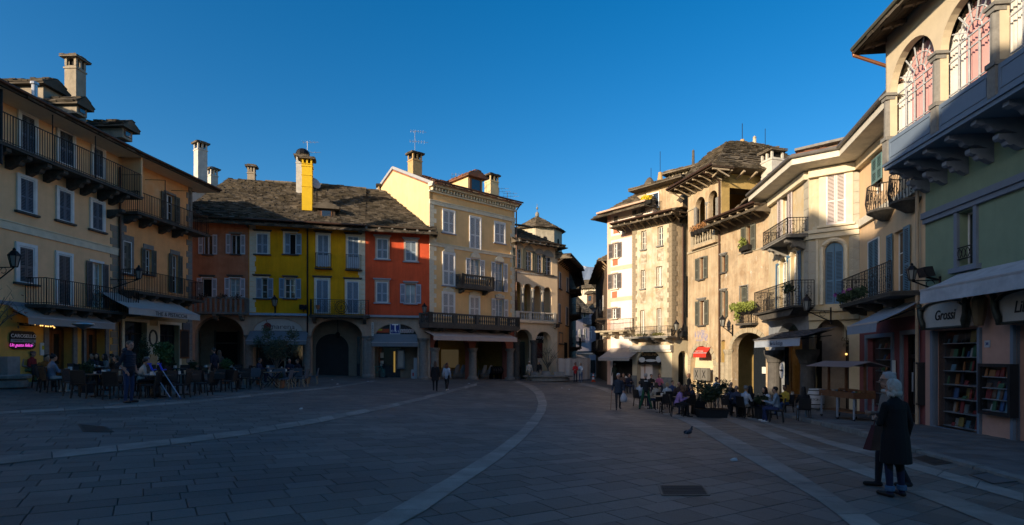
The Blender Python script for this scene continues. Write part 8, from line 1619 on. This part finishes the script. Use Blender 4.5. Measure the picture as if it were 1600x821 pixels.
x, y = gxy(335, 603); person(x, y, rd(80), 1.76, 'man in a dark navy shirt standing among the tables before the brown arch', top=(.012,.018,.035), leg=BLK, hair=(.08,.06,.05), sleeve=.5, skin=(.45,.24,.17)); x, y = gxy(343, 600); person(x, y, rd(60), 1.66, 'brown-haired woman half hidden behind the man in navy', top=(.08,.06,.05), leg=BLK, hair=(.12,.07,.045), hl='long', female=True)
# bake the bodies: one continuous mesh each, colours by the nearest limb
dg = bpy.context.evaluated_depsgraph_get()
for o, pr, mats in PEOPLE:
    me = bpy.data.meshes.new_from_object(o.evaluated_get(dg)); old = o.data; o.modifiers.clear(); o.data = me; bpy.data.meshes.remove(old); me.materials.clear()
    me.polygons.foreach_set('use_smooth', [True]*len(me.polygons))
    if pr is None: me.materials.append(mats); continue
    keys = ['skin', 'top', 'leg', 'shoe']; [me.materials.append(mats[k]) for k in keys]
    n = len(me.polygons); c = np.empty(n*3); me.polygons.foreach_get('center', c); c = c.reshape(-1, 3); best = np.full(n, 1e9); idx = np.zeros(n, int)
    for _, k, (p, q), r in pr:
        p, q = np.array(p), np.array(q); d = q-p; t = np.clip(((c-p)@d)/max(d@d, 1e-9), 0, 1); dist = np.linalg.norm(c-(p+t[:, None]*d), axis=1)-r; m_ = dist < best; best[m_] = dist[m_]; idx[m_] = keys.index(k)
    me.polygons.foreach_set('material_index', idx)
for o in COL.objects:
    for k in ('hand_r', 'hand_l', '_hp'):
        if k in o: del o[k]
# spare right-hand cafe tables and chairs
for i, (a_, b_, s_) in enumerate([(1034,645,(2,)),(1068,647,(2,3)),(1140,645,()),(1160,648,(2,)),(1194,646,(2,)),(1240,640,(3,)),(1020,611,(1,)),(977,606,(3,))]):
    cafe_set(a_, b_, .1*i, s_, f'{WORD[i]} right-cafe table from the left', TB0, CH0, f'dark square table, {WORD[i]} from the left at the right cafe', 'black woven', 3)
# ---- planters and plants
GRLEAF = mat('dark_shrub_leaves', (.035, .05, .018), .6, var=.2, bump=0, island=.55); GRL2 = mat('olive_leaves', (.07, .08, .045), .6, var=.2, bump=0, island=.5); plm = mat('dark_planter_plastic', (.018, .02, .024), .6, var=.1)
def planter(px_, py_, w_, d_, hgt, fr, fh, label, n=900, leaf=GRLEAF, ls=.045, pot='box', flowers=None, group='plants in pots on the square'):
    x, y = gxy(px_, py_); e = empty('potted_plant', (x, y, gz(x, y)+.004), 0, label, 'plant', group)
    if pot == 'box': mk('planter', MB().hexa([(-w_/2*.9,-d_/2*.9,0),(w_/2*.9,-d_/2*.9,0),(w_/2*.9,d_/2*.9,0),(-w_/2*.9,d_/2*.9,0),(-w_/2,-d_/2,hgt),(w_/2,-d_/2,hgt),(w_/2,d_/2,hgt),(-w_/2,d_/2,hgt)]).box(-w_/2-.03,w_/2+.03,-d_/2-.03,d_/2+.03,hgt-.04,hgt), plm, e)
    else: mk('pot', MB().lathe([(w_*.35,0),(w_*.5,hgt*.9),(w_*.54,hgt*.9),(w_*.54,hgt)],(0,0,0),14), flat('terracotta_pot', (0,0,0)) if pot == 'clay' else plm, e)
    stq = MB(); rr = random.Random(int(px_)); fo = MB()
    for k in range(9):
        a_ = rr.uniform(0, 6.28); tx, ty = math.cos(a_)*fr*rr.random()*.8, math.sin(a_)*fr*.6*rr.random(); tz = hgt+fh*rr.uniform(.45, .9); stq.tube([(tx*.2, ty*.2, hgt-.05), (tx*.7, ty*.7, hgt+fh*.35), (tx, ty, tz)], [.014, .01, .005], 5)
        fo.leaves((tx, ty, tz), (fr*.42, fr*.4, fh*.3), n//9, ls, rr, .1)
    mk('stems', stq, mat('brown_twigs', (.06, .045, .03), .8), e); mk('foliage', fo, leaf, e, kind='stuff')
    if flowers: ff = MB(); [ff.leaves((rr.uniform(-fr,fr)*.8, rr.uniform(-fr,fr)*.6, hgt+fh*rr.uniform(.4,1.0)), (.05,.05,.05), 3, .03, rr) for _ in range(30)]; mk('blossoms', ff, flowers, e, kind='stuff')
    return e
planter(1112, 653, 1.2, .5, .36, .95, 1.05, 'large flowering shrub in a long dark planter in the middle of the right cafe', 4200, ls=.05, flowers=flat('pale_blossom', (.4, .33, .3)))
planter(1190, 655, .42, .42, .48, .30, .42, 'small heather bush in a square black planter right of the seated woman in black', 700)
planter(1091, 648, .42, .36, .62, .1, .1, 'dark rectangular planter box beside the big flowering shrub', 40)
planter(1146, 616, 1.3, .5, .55, .5, .55, 'green bush in a planter before the brown peeling house arch', 900); planter(1170, 618, 1.6, .5, .55, .6, .55, 'wider green bush in a grey planter before the orange wooden door', 900)
planter(131, 614, .35, .35, .4, .16, .6, 'slim dark conifer in a pot among the left cafe tables', 450, pot='pot'); planter(141, 614, .35, .35, .4, .18, .75, 'taller slim conifer in a pot left of the standing man', 500, pot='pot')
planter(254, 602, .5, .5, .5, .55, 1.3, 'leafy bamboo in a pot against the orange house pillar', 1500, mat('bamboo_leaves', (.06, .10, .025), .6, island=.5), .07, pot='pot'); planter(222, 597, .4, .4, .4, .4, 1.7, 'climbing plant in a pot beside the round emblem poster', 900, pot='pot')
planter(352, 600, .5, .5, .45, .5, .75, 'round green bush in a pot behind the tables before the brown arch', 1100, mat('bamboo_leaves', (0,0,0)), .05, pot='clay')
planter(270, 596, .4, .4, .4, .3, .7, 'low bush in a pot by the menu board of the orange house', 500, pot='pot'); planter(300, 596, .4, .4, .4, .35, .6, 'low bush in a pot before the left end of the brown arch', 500, pot='clay')
for i, (a_, b_, lb) in enumerate(((404, 601, 'terracotta pot with a thin plant, left of the folding tables'), (440, 607, 'terracotta pot with a thin plant at the front of the folding tables'), (481, 599, 'terracotta pot at the right end of the folding tables'))): planter(a_, b_, .3, .3, .36, .14, .4, lb, 90, GRL2, .05, 'clay')
def tree(px_, py_, h, cr, label, n, leaf, ls, trunk=.05, base=.9, seed=1, bare=False, cat_='tree'):
    x, y = gxy(px_, py_); e = empty('small_tree', (x, y, gz(x, y)+.004), 0, label, cat_); rr = random.Random(seed); tk = MB(); fo = MB()
    tk.tube([(0,0,0), (.03,.02,h*.3), (-.02,0,base)], [trunk, trunk*.8, trunk*.65], 7)
    for k in range(11):
        a_ = k*2.4; r_ = cr*rr.uniform(.5, 1.0); tip = V3(math.cos(a_)*r_, math.sin(a_)*r_*.8, base+(h-base)*rr.uniform(.35, 1)); midp = V3(tip.x*.45, tip.y*.45, base+(tip.z-base)*.55)
        tk.tube([(-.02, 0, base*rr.uniform(.75, 1)), midp, tip], [trunk*.5, trunk*.28, trunk*.1], 5)
        for m_ in range(4 if bare else 2):
            t2 = midp.lerp(tip, rr.random())+V3(rr.uniform(-.3,.3), rr.uniform(-.3,.3), rr.uniform(0,.35))*cr; tk.tube([midp.lerp(tip, .3), t2], [trunk*.18, trunk*.06], 4)
            if bare: tk.tube([t2, t2+V3(rr.uniform(-.2,.2), rr.uniform(-.2,.2), .2)], .006, 3)
        if not bare: fo.leaves(tip, (cr*.38, cr*.38, (h-base)*.2), n//11, ls, rr, .1); fo.leaves(midp, (cr*.3, cr*.3, (h-base)*.16), n//22, ls, rr, .1)
    mk('trunk', tk, mat('grey_bark', (.13, .11, .09), .9, var=.2), e)
    if not bare: mk('crown', fo, leaf, e, kind='stuff')
    else: 
        for _ in range(26): a_ = rr.uniform(0, 6.28); fo.leaves((math.cos(a_)*cr*rr.random(), math.sin(a_)*cr*rr.random(), rr.uniform(base, h)), (.1,.1,.08), 3, .05, rr)
        mk('crown', fo, flat('withered_orange_leaves', (.22, .10, .05)), e, kind='stuff')
    return e
ot = tree(432, 602, 2.9, 1.0, 'olive tree in the middle of the folding tables before the parlour', 2200, GRL2, .05, .045, 1.0, 5)
bt = tree(856, 594, 2.9, 1.5, 'small leafless tree growing out of the stone basin by the arched house', 0, GRL2, .04, .07, 1.3, 9, True)
tree(-14, 600, 3.6, 1.2, 'bare branches reaching in from the left edge beside the CAROSELLO sign', 0, GRL2, .04, .06, 2.0, 12, True)
# stone basins
def basin(px_, py_, w_, d_, label, blocks, rz=0):
    x, y = gxy(px_, py_); e = empty('stone_basin', (x, y, gz(x, y)), rz, label, 'stone basin')
    mk('lower_rim', MB().lathe([(.55,0),(.62,.05),(.62,.28),(.56,.32)],(0,0,0),16,w_,d_), GRAN, e); mk('upper_rim', MB().lathe([(.57,.32),(.7,.36),(.72,.46),(.66,.5)],(0,0,0),16,w_,d_), GRAN, e)
    for bx in blocks: mk('stone_block', MB().box(*bx), mat('pale_stone_block', (.27,.26,.245), .85, var=.12, bump=.25, streak=.2), e)
    return e
basin(6, 607, 1.15, 1.0, 'round granite basin with pale stone blocks at the left edge', [(-.6,-.08,-.3,.3,.5,1.05),(-.05,.32,-.2,.3,.5,1.15)])
basin(856, 596, 3.0, 1.5, 'low granite basin with pale blocks around the leafless tree', [(-1.5,-.7,-.3,.3,.5,.8),(-.6,.2,-.35,.3,.5,.85),(.5,1.4,-.3,.3,.5,.8)])
x, y = gxy(45, 596); bn = empty('wall_bench', (x, y, gz(x, y)), rd(75), 'dark wooden bench against the yellow wall under the neon sign', 'bench')
for k in range(3): mk('slat', MB().box(-1.1, 1.1, -.2+k*.14, -.08+k*.14, .42, .46), WOODB, bn)
for k in range(2): mk('slat', MB().box(-1.1, 1.1, .27, .3, .55+k*.17, .68+k*.17), WOODB, bn)
for u in (-.95, .95): mk('leg', MB().box(u-.04, u+.04, -.2, .26, 0, .42), IRON, bn)
# ---- crutches, backpack
x, y = gxy(272, 624); 
for k, (dx, lab) in enumerate(((0, 'left one of the two blue elbow crutches leaning at the front tables'), (.32, 'right one of the two blue elbow crutches leaning at the front tables'))):
    e = empty('elbow_crutch', (x+dx-.1, y+.02*k, gz(x, y)+.01), 0, lab, 'crutch', 'crutches')
    bt_, tp = V3(0, 0, 0), V3(-.72, .15, .95); m_ = flat('bright_blue_plastic', (.02, .06, .6), .4); am = flat('aluminium', (.45,.45,.46)); mk('shaft', MB().tube([bt_, tp], .016, 8), mat('pale_blue_metal', (.35, .42, .55), .35), e); mk('rubber_foot', MB().tube([bt_-V3(0,0,0), bt_+(tp-bt_)*.05], .024, 8), flat('book_blue', (0,0,0)), e); mk('hand_grip', MB().tube([tp, tp+V3(.13, .0, .03)], .022, 8), m_, e); mk('arm_cuff', MB().tube([tp, tp+V3(-.1, .0, .22)], .03, 8).tube([tp+V3(-.1,0,.22)+V3(.05*math.cos(t), .05*math.sin(t), 0) for t in np.linspace(0, 5.2, 9)], .022, 6), m_, e)
x, y = gxy(243, 621); bp = empty('backpack', (x, y, gz(x, y)), .3, 'black backpack slumped on the paving left of the crutches', 'backpack'); mk('body', MB().ell((0,0,.2), (.18,.13,.22), 12, 8), BLKM if 'BLKM' in globals() else blk, bp, smooth=True); mk('pocket', MB().ell((0,-.11,.13), (.12,.05,.11), 10, 6), blk, bp, smooth=True); mk('strap', MB().tube([(-.06,.1,.38),(0,.12,.46),(.06,.1,.38)], .014, 5), blk, bp)
# ---- patio heater and string lights of the left cafe
x, y = gxy(130, 604); ph = empty('patio_heater', (x, y, gz(x, y)), 0, 'slim metal patio heater with a flat hood before the left cafe door', 'heater'); mk('base', MB().lathe([(.22,0),(.22,.06),(.05,.1)],(0,0,0),14), IRON, ph); mk('pole', MB().tube([(0,0,.1),(0,0,2.5)], .03, 8), IRON, ph); mk('hood', MB().lathe([(.05,2.3),(.3,2.45),(.38,2.5),(.36,2.55),(.05,2.62)],(0,0,0),16), flat('aluminium', (0,0,0)), ph)
sl_ = empty('string_lights', (0, 0, 0), 0, 'string of small warm bulbs under the left cafe awning', 'string lights'); wv = MB(); bu = flat('warm_bulb', (0,0,0)); prev = None; bb = L1
for i, (a_, b_) in enumerate([(272,150),(322,158),(346,150),(372,170),(390,170),(420,176),(428,153),(440,178),(465,178),(484,174),(497,188),(555,168)]):
    u, z = bb.P(a_, b_, .5, 'AB'); p = bb.W(u, .5, z); mk('bulb', MB().ell(p, (.032,.032,.032), 8, 5), bu, sl_)
    if prev: wv.tube([prev, ((prev[0]+p[0])/2, (prev[1]+p[1])/2, min(prev[2], p[2])-.02), p], .006, 4)
    prev = p
for i, (a_, b_) in enumerate([(645,48),(672,46),(688,50),(700,45)]): u, z = bb.P(a_, b_, .5, 'O'); p = bb.W(u, .5, z); mk('bulb', MB().ell(p, (.03,.03,.03), 8, 5), bu, sl_)
mk('cable', wv, IRON, sl_)
# ---- bicycles
def bike(px_, py_, rz, label, col):
    x, y = gxy(px_, py_); e = empty('bicycle', (x, y, gz(x, y)+.004), rz, label, 'bicycle', 'bicycles at the arches'); fm = flat('bike_'+label.split()[0], col, .35); tr = flat('tyre_black', (.015,.015,.015), .8)
    for wx in (-.5, .52):
        wh = empty('wheel', (0,0,0)); wh.parent = e; mk('tyre', MB().tube([(wx+.33*math.cos(t), 0, .34+.33*math.sin(t)) for t in np.linspace(0, 2*math.pi, 25)[:-1]], .018, 6, True), tr, wh)
        sp = MB(); [sp.tube([(wx, 0, .34), (wx+.32*math.cos(t), 0, .34+.32*math.sin(t))], .003, 3) for t in np.linspace(0, 2*math.pi, 15)[:-1]]; sp.ell((wx,0,.34), (.03,.04,.03)); mk('spokes', sp, flat('aluminium', (0,0,0)), wh)
    mk('frame', MB().tube([(-.5,0,.34),(-.02,0,.3),(.36,0,.78)], .018, 6).tube([(-.5,0,.34),(-.18,0,.78),(.36,0,.84)], .016, 6).tube([(-.18,0,.86),(-.02,0,.3)], .016, 6).tube([(.33,0,.95),(.38,0,.72),(.52,0,.34)], .018, 6), fm, e)
    mk('saddle', MB().ell((-.2,0,.92), (.13,.07,.03), 10, 5), tr, e); mk('handlebar', MB().tube([(.33,0,.95),(.31,0,1.02)], .014, 6).tube([(.26,-.25,1.05),(.33,-.1,1.02),(.33,.1,1.02),(.26,.25,1.05)], .013, 6), IRON, e); mk('crank', MB().lathe([(.09,0),(.09,.01)],(0,0,0),14), IRON, e, loc=(-.02,.03,.3)); e.children[-1].rotation_euler = (math.pi/2, 0, 0)
    mk('basket', MB().box(.42,.66,-.13,.13,.82,1.02), IRON, e); return e
bike(589, 589.5, .1, 'teal bicycle leaning at the arch of the red house', (.02, .30, .30)); bike(632, 589, .2, 'black bicycle right of the teal one before the lit display case', (.02, .02, .022))
# ---- white cabinet, boards, yellow panel by the red house
def box_thing(name, px_, py_, w_, d_, h_, label, cat_, m, rz=0.1, extra=None):
    x, y = gxy(px_, py_); e = empty(name, (x, y, gz(x, y)), rz, label, cat_); mk('cabinet_body' if cat_ == 'cabinet' else 'board', MB().box(-w_/2, w_/2, -d_/2, d_/2, 0, h_), m, e)
    if extra: extra(e, w_, d_, h_)
    return e
cabm = flat('pale_grey_cabinet', (.36, .37, .38), .6)
box_thing('utility_cabinet', 661, 592.5, .5, .35, 1.1, 'pale grey utility cabinet at the foot of the column between red and tan houses', 'cabinet', cabm, .3, lambda e, w, d, h: (mk('door', MB().box(-w/2+.03, w/2-.03, -d/2-.015, -d/2, .08, h-.08), cabm, e), mk('lid', MB().box(-w/2-.03, w/2+.03, -d/2-.03, d/2+.03, h+.001, h+.04), cabm, e)))
box_thing('display_board', 649.5, 592, .3, .05, 1.6, 'tall narrow white board leaning beside the utility cabinet', 'sign', cabm, .2); box_thing('display_board', 645.5, 592, .3, .05, .7, 'short white board with a red mark beside the tall narrow board', 'sign', cabm, .2, lambda e, w, d, h: mk('red_mark', MB().box(-.05, .05, -.035, -.026, .2, .45), flat('red_print', (.5,.03,.03)), e)); box_thing('display_board', 566.5, 587.5, .16, .1, 1.05, 'narrow yellow panel beside the left column of the red house', 'sign', flat('yellow_panel', (.45, .30, .02)), .1)
# ---- stacked chairs and rolled stack before the tan house
GC0 = make_chair('spare', flat('grey_aluminium_chair', (.20, .21, .22), .5))
for i, (a_, b_) in enumerate(((689, 592), (709, 592), (718, 592), (727, 592), (752, 592), (761, 592))):
    x, y = gxy(a_, b_); 
    for k in range(3): inst(GC0, x+.05*k, y+.03*k, rd(60), f'{["lowest", "middle", "top"][k]} grey chair in the {WORD[i]} stack from the left before the tan house', 'stacked grey chairs', .13*k)
x, y = gxy(790, 592.5); rs_ = empty('nested_chairs', (x, y, gz(x, y)), .6, 'long row of black nested chairs before the right column of the tan house', 'stacked chairs'); q = MB()
for k in range(13): q.tube([(-1.5+k*.24, 0+.33*math.cos(t), .75+.33*math.sin(t)) for t in np.linspace(0, 2*math.pi, 13)[:-1]], .06, 6, True)
mk('seat_shells', q, IRON, rs_, kind='stuff'); mk('base_rails', MB().box(-1.6, 1.5, -.3, -.26, .0, .05).box(-1.6, 1.5, .26, .3, .0, .05), IRON, rs_); mk('liner', MB().tube([(-1.5, 0, .75), (1.4, 0, .75)], .3, 12), blk, rs_)
for k in range(6): mk('leg', MB().box(-1.5+k*.55, -1.47+k*.55, -.28, .28, .04, .45), IRON, rs_)
# ---- white fence cloth, cone, extinguisher
tarp = mat('white_fence_cloth', (.78, .72, .63), .85, var=.06, bump=.15, bscale=5)
x0, y0 = gxy(872, 596); x1, y1 = gxy(923, 595); fe = empty('site_fence', (x0, y0, gz(x0, y0)), math.atan2(y1-y0, x1-x0), 'white cloth stretched over a site fence across the lane mouth', 'fence'); Lf = math.dist((x0, y0), (x1, y1)); q = MB(); n = 26; prev = None
for i in range(n+1):
    u = Lf*i/n; w1 = .05*math.sin(i*1.3)+.04*math.sin(i*.55); cur = ((u, w1, .02), (u, w1*.6-.02, 1.0), (u, w1*.3, 1.95+.03*math.sin(i*.9)))
    if prev: q.quad(prev[0], cur[0], cur[1], prev[1]); q.quad(prev[1], cur[1], cur[2], prev[2])
    prev = cur
mk('cloth', q, tarp, fe, smooth=True); [mk('post', MB().tube([(Lf*i/4, .1, 0), (Lf*i/4, .1, 2.0)], .025, 6), flat('aluminium', (0,0,0)), fe) for i in range(5)]; mk('top_rail', MB().tube([(0, .08, 1.98), (Lf, .08, 1.98)], .02, 6), flat('aluminium', (0,0,0)), fe)
x, y = gxy(927, 597); e = empty('traffic_cone', (x, y, gz(x, y)), 0, 'red and white traffic cone at the right end of the fence cloth', 'traffic cone'); orr = flat('cone_red', (.55, .06, .02)); mk('base', MB().box(-.2,.2,-.2,.2,0,.04), orr, e); mk('cone', MB().lathe([(.15,.04),(.04,.75),(.03,.76)],(0,0,0),12), orr, e); mk('white_band', MB().lathe([(.128,.22),(.095,.4)],(0,0,0),12), WHITE, e); mk('white_band', MB().lathe([(.08,.52),(.058,.68)],(0,0,0),12), WHITE, e)
x, y = gxy(986, 604); e = empty('fire_extinguisher', (x, y, gz(x, y)+.02), 0, 'red fire extinguisher at the pink house corner beside the arch', 'fire extinguisher'); mk('cylinder', MB().lathe([(.08,0),(.09,.03),(.09,.5),(.04,.58),(.03,.62)],(0,0,0),12), flat('fire_red', (.35,.01,.01), .3), e); mk('valve', MB().box(-.05,.05,-.02,.02,.62,.68), IRON, e)
# ---- book stall and barrel on the right
ang_ = math.atan2(GH.a.y-Y1.a.y, GH.a.x-Y1.a.x)
x, y = gxy(1322, 660); st = empty('book_stall', (x, y, gz(x, y)+.12), rd(-86), 'wooden book stall on wheels with a small canvas roof, right pavement', 'market stall')
stw = mat('stall_brown_wood', (.17, .075, .035), .55, var=.2, scale=6)
for k, (u0, u1, yy) in enumerate(((-1.05, .0, 0.05), (.04, 1.05, -.05))):
    mk('tray', MB().box(u0, u1, -.42+yy, .42+yy, .84, .87).box(u0, u1, -.42+yy, -.39+yy, .87, 1.06).box(u0, u1, .39+yy, .42+yy, .87, 1.12).box(u0, u0+.03, -.39+yy, .39+yy, .87, 1.06).box(u1-.03, u1, -.39+yy, .39+yy, .87, 1.06), stw, st); mk('shelf', MB().box(u0+.05, u1-.05, -.35+yy, .35+yy, .3, .33), stw, st)
    for lx in (u0+.06, u1-.06):
        for ly in (-.36+yy, .36+yy): lg = mk('leg', MB().box(lx-.025, lx+.025, ly-.025, ly+.025, .08, .84), flat('grey_steel_leg', (.28,.3,.33), .5), st); mk('wheel', MB().lathe([(.05,-.02),(.06,0),(.05,.02)],(0,0,0),10), IRON, lg, loc=(lx, ly, .06)); lg.children[-1].rotation_euler = (math.pi/2, 0, 0)
for px2 in (-1.0, 0, 1.0): mk('roof_post', MB().box(px2-.03, px2+.03, -.04, .04, .87, 2.12), stw, st)
mk('canvas_roof', MB().hexa([(-1.3,-.75,1.98),(1.25,-.75,1.98),(1.25,0,2.16),(-1.3,0,2.16),(-1.3,-.75,2.0),(1.25,-.75,2.0),(1.25,0,2.19),(-1.3,0,2.19)]).hexa([(-1.3,0,2.165),(1.25,0,2.165),(1.25,.75,1.98),(-1.3,.75,1.98),(-1.3,0,2.195),(1.25,0,2.195),(1.25,.75,2.0),(-1.3,.75,2.0)]), mat('rosy_grey_canvas', (.22,.17,.165), .9, var=.06), st)
rb_ = random.Random(8)
for k in range(34):
    u, v_ = rb_.uniform(-.98, .9), rb_.uniform(-.33, .28); 
    if abs(u-.02) < .1: continue
    hgt = rb_.choice([.03, .04, .16, .2]); w_ = rb_.uniform(.08, .13); b_ = mk('book', MB().box(-w_/2, w_/2, -.02 if hgt > .1 else -.08, .02 if hgt > .1 else .08, 0, hgt), rb_.choice(book+[book[3]]*4), loc=st.matrix_world @ Vector((0,0,0))); 
    cs_, sn_ = math.cos(rd(-86)), math.sin(rd(-86)); b_.location = (x+u*cs_-v_*sn_, y+u*sn_+v_*cs_, gz(x, y)+.12+.872+.002*k/34); b_.rotation_euler = (0, 0, rd(-86)+rb_.uniform(-.3, .3)); tag(b_, 'small %s book %s in the %s tray of the book stall' % (b_.data.materials[0].name[5:], 'standing upright' if hgt > .1 else 'lying flat', 'far' if u < 0 else 'near'), 'book', 'books in the stall trays')
x, y = gxy(1274, 645); brl = empty('barrel', (x, y, gz(x, y)+.12), 0, 'white painted wine barrel lettered ASTORIA beside the book stall', 'barrel'); brl['label'] = 'white painted wine barrel with black lettering beside the book stall'
mk('staves', MB().lathe([(.30,0),(.36,.25),(.38,.5),(.36,.75),(.30,1.0)],(0,0,0),24), mat('white_barrel_paint', (.45,.46,.48), .5, var=.08), brl, smooth=True)
for z_, r_ in ((.08,.325),(.28,.367),(.72,.367),(.92,.325)): mk('hoop', MB().lathe([(r_,-.02),(r_+.006,-.02),(r_+.006,.02),(r_,.02)],(0,0,z_),24), IRON, brl)
mk('lid', MB().lathe([(.0,0),(.29,0),(.29,.012),(.0,.012)],(0,0,.985),20), blk, brl)
bx_, by_ = gxy(1274, 645); a0_ = math.atan2(-bx_, -by_)
for i, ch in enumerate('ASTORIA'):
    t = (i-3)*.22; a_ = -math.pi/2-.45+t; text(ch, .15, (.383*math.cos(a_), .383*math.sin(a_), .5), brl, blk, rz=a_+math.pi/2)
# ---- pigeon
x, y = gxy(1076, 684); pg = empty('pigeon', (x, y, gz(x, y)), rd(-60), 'dark pigeon standing alone on the paving', 'pigeon'); q = MB()
rings = [(V3(0,-.17,.10), .012, .006), (V3(0,-.1,.115), .03, .02), (V3(0,-.03,.13), .055, .05), (V3(0,.04,.155), .06, .062), (V3(0,.09,.19), .042, .045), (V3(0,.105,.235), .026, .028), (V3(0,.115,.265), .026, .027), (V3(0,.125,.285), .012, .012)]
loft(q, [(c, rx, ry, V3(1,0,0), V3(0,.35,1).normalized() if i < 4 else V3(0,1,.3).normalized()) for i, (c, rx, ry) in enumerate(rings)], 12); bd = mk('body', q, mat('slate_feathers', (.04,.05,.065), .6, var=.15), pg, smooth=True); mk('beak', MB().tube([(0,.14,.265),(0,.168,.258)], [.008,.002], 5), blk, pg); [mk('leg', MB().tube([(s_*.02,.02,.1),(s_*.022,.025,.0)], .005, 4).tube([(s_*.022,.01,.005),(s_*.022,.05,.005)], .004, 4), flat('pink_leg', (.3,.08,.07)), pg) for s_ in (-1, 1)]; mk('wing', MB().ell((.052,-.03,.14), (.012,.1,.04), 8, 5), mat('slate_feathers', (0,0,0)), pg, smooth=True); mk('wing', MB().ell((-.052,-.03,.14), (.012,.1,.04), 8, 5), mat('slate_feathers', (0,0,0)), pg, smooth=True)
# umbrella-like heater and parasol in the weathered house arch
x, y = gxy(1019, 604.5); ph = empty('patio_heater', (x, y, gz(x, y)), 0, 'dark patio heater standing in the arch of the weathered house', 'heater'); mk('pole', MB().tube([(0,0,0),(0,0,2.3)], .05, 8), IRON, ph); mk('hood', MB().lathe([(.05,2.2),(.42,2.28),(.4,2.33),(.05,2.4)],(0,0,0),16), IRON, ph)
# ---- lettering becomes meshes so that each piece is an object of its own
dg = bpy.context.evaluated_depsgraph_get(); dg.update()
for o in [o for o in COL.objects if o.type == 'FONT']:
    me = bpy.data.meshes.new_from_object(o.evaluated_get(dg)); n = bpy.data.objects.new(o.name.split('.')[0], me); COL.objects.link(n); n.parent = o.parent; n.location = o.location; n.rotation_euler = o.rotation_euler; n.scale = o.scale; bpy.data.objects.remove(o)
import re as _re
for o in COL.objects:
    lb = o.get('label')
    if lb and len(_re.findall(r"[A-Za-z0-9][A-Za-z0-9'-]*", lb)) > 16: print('LONG', o.name, lb)
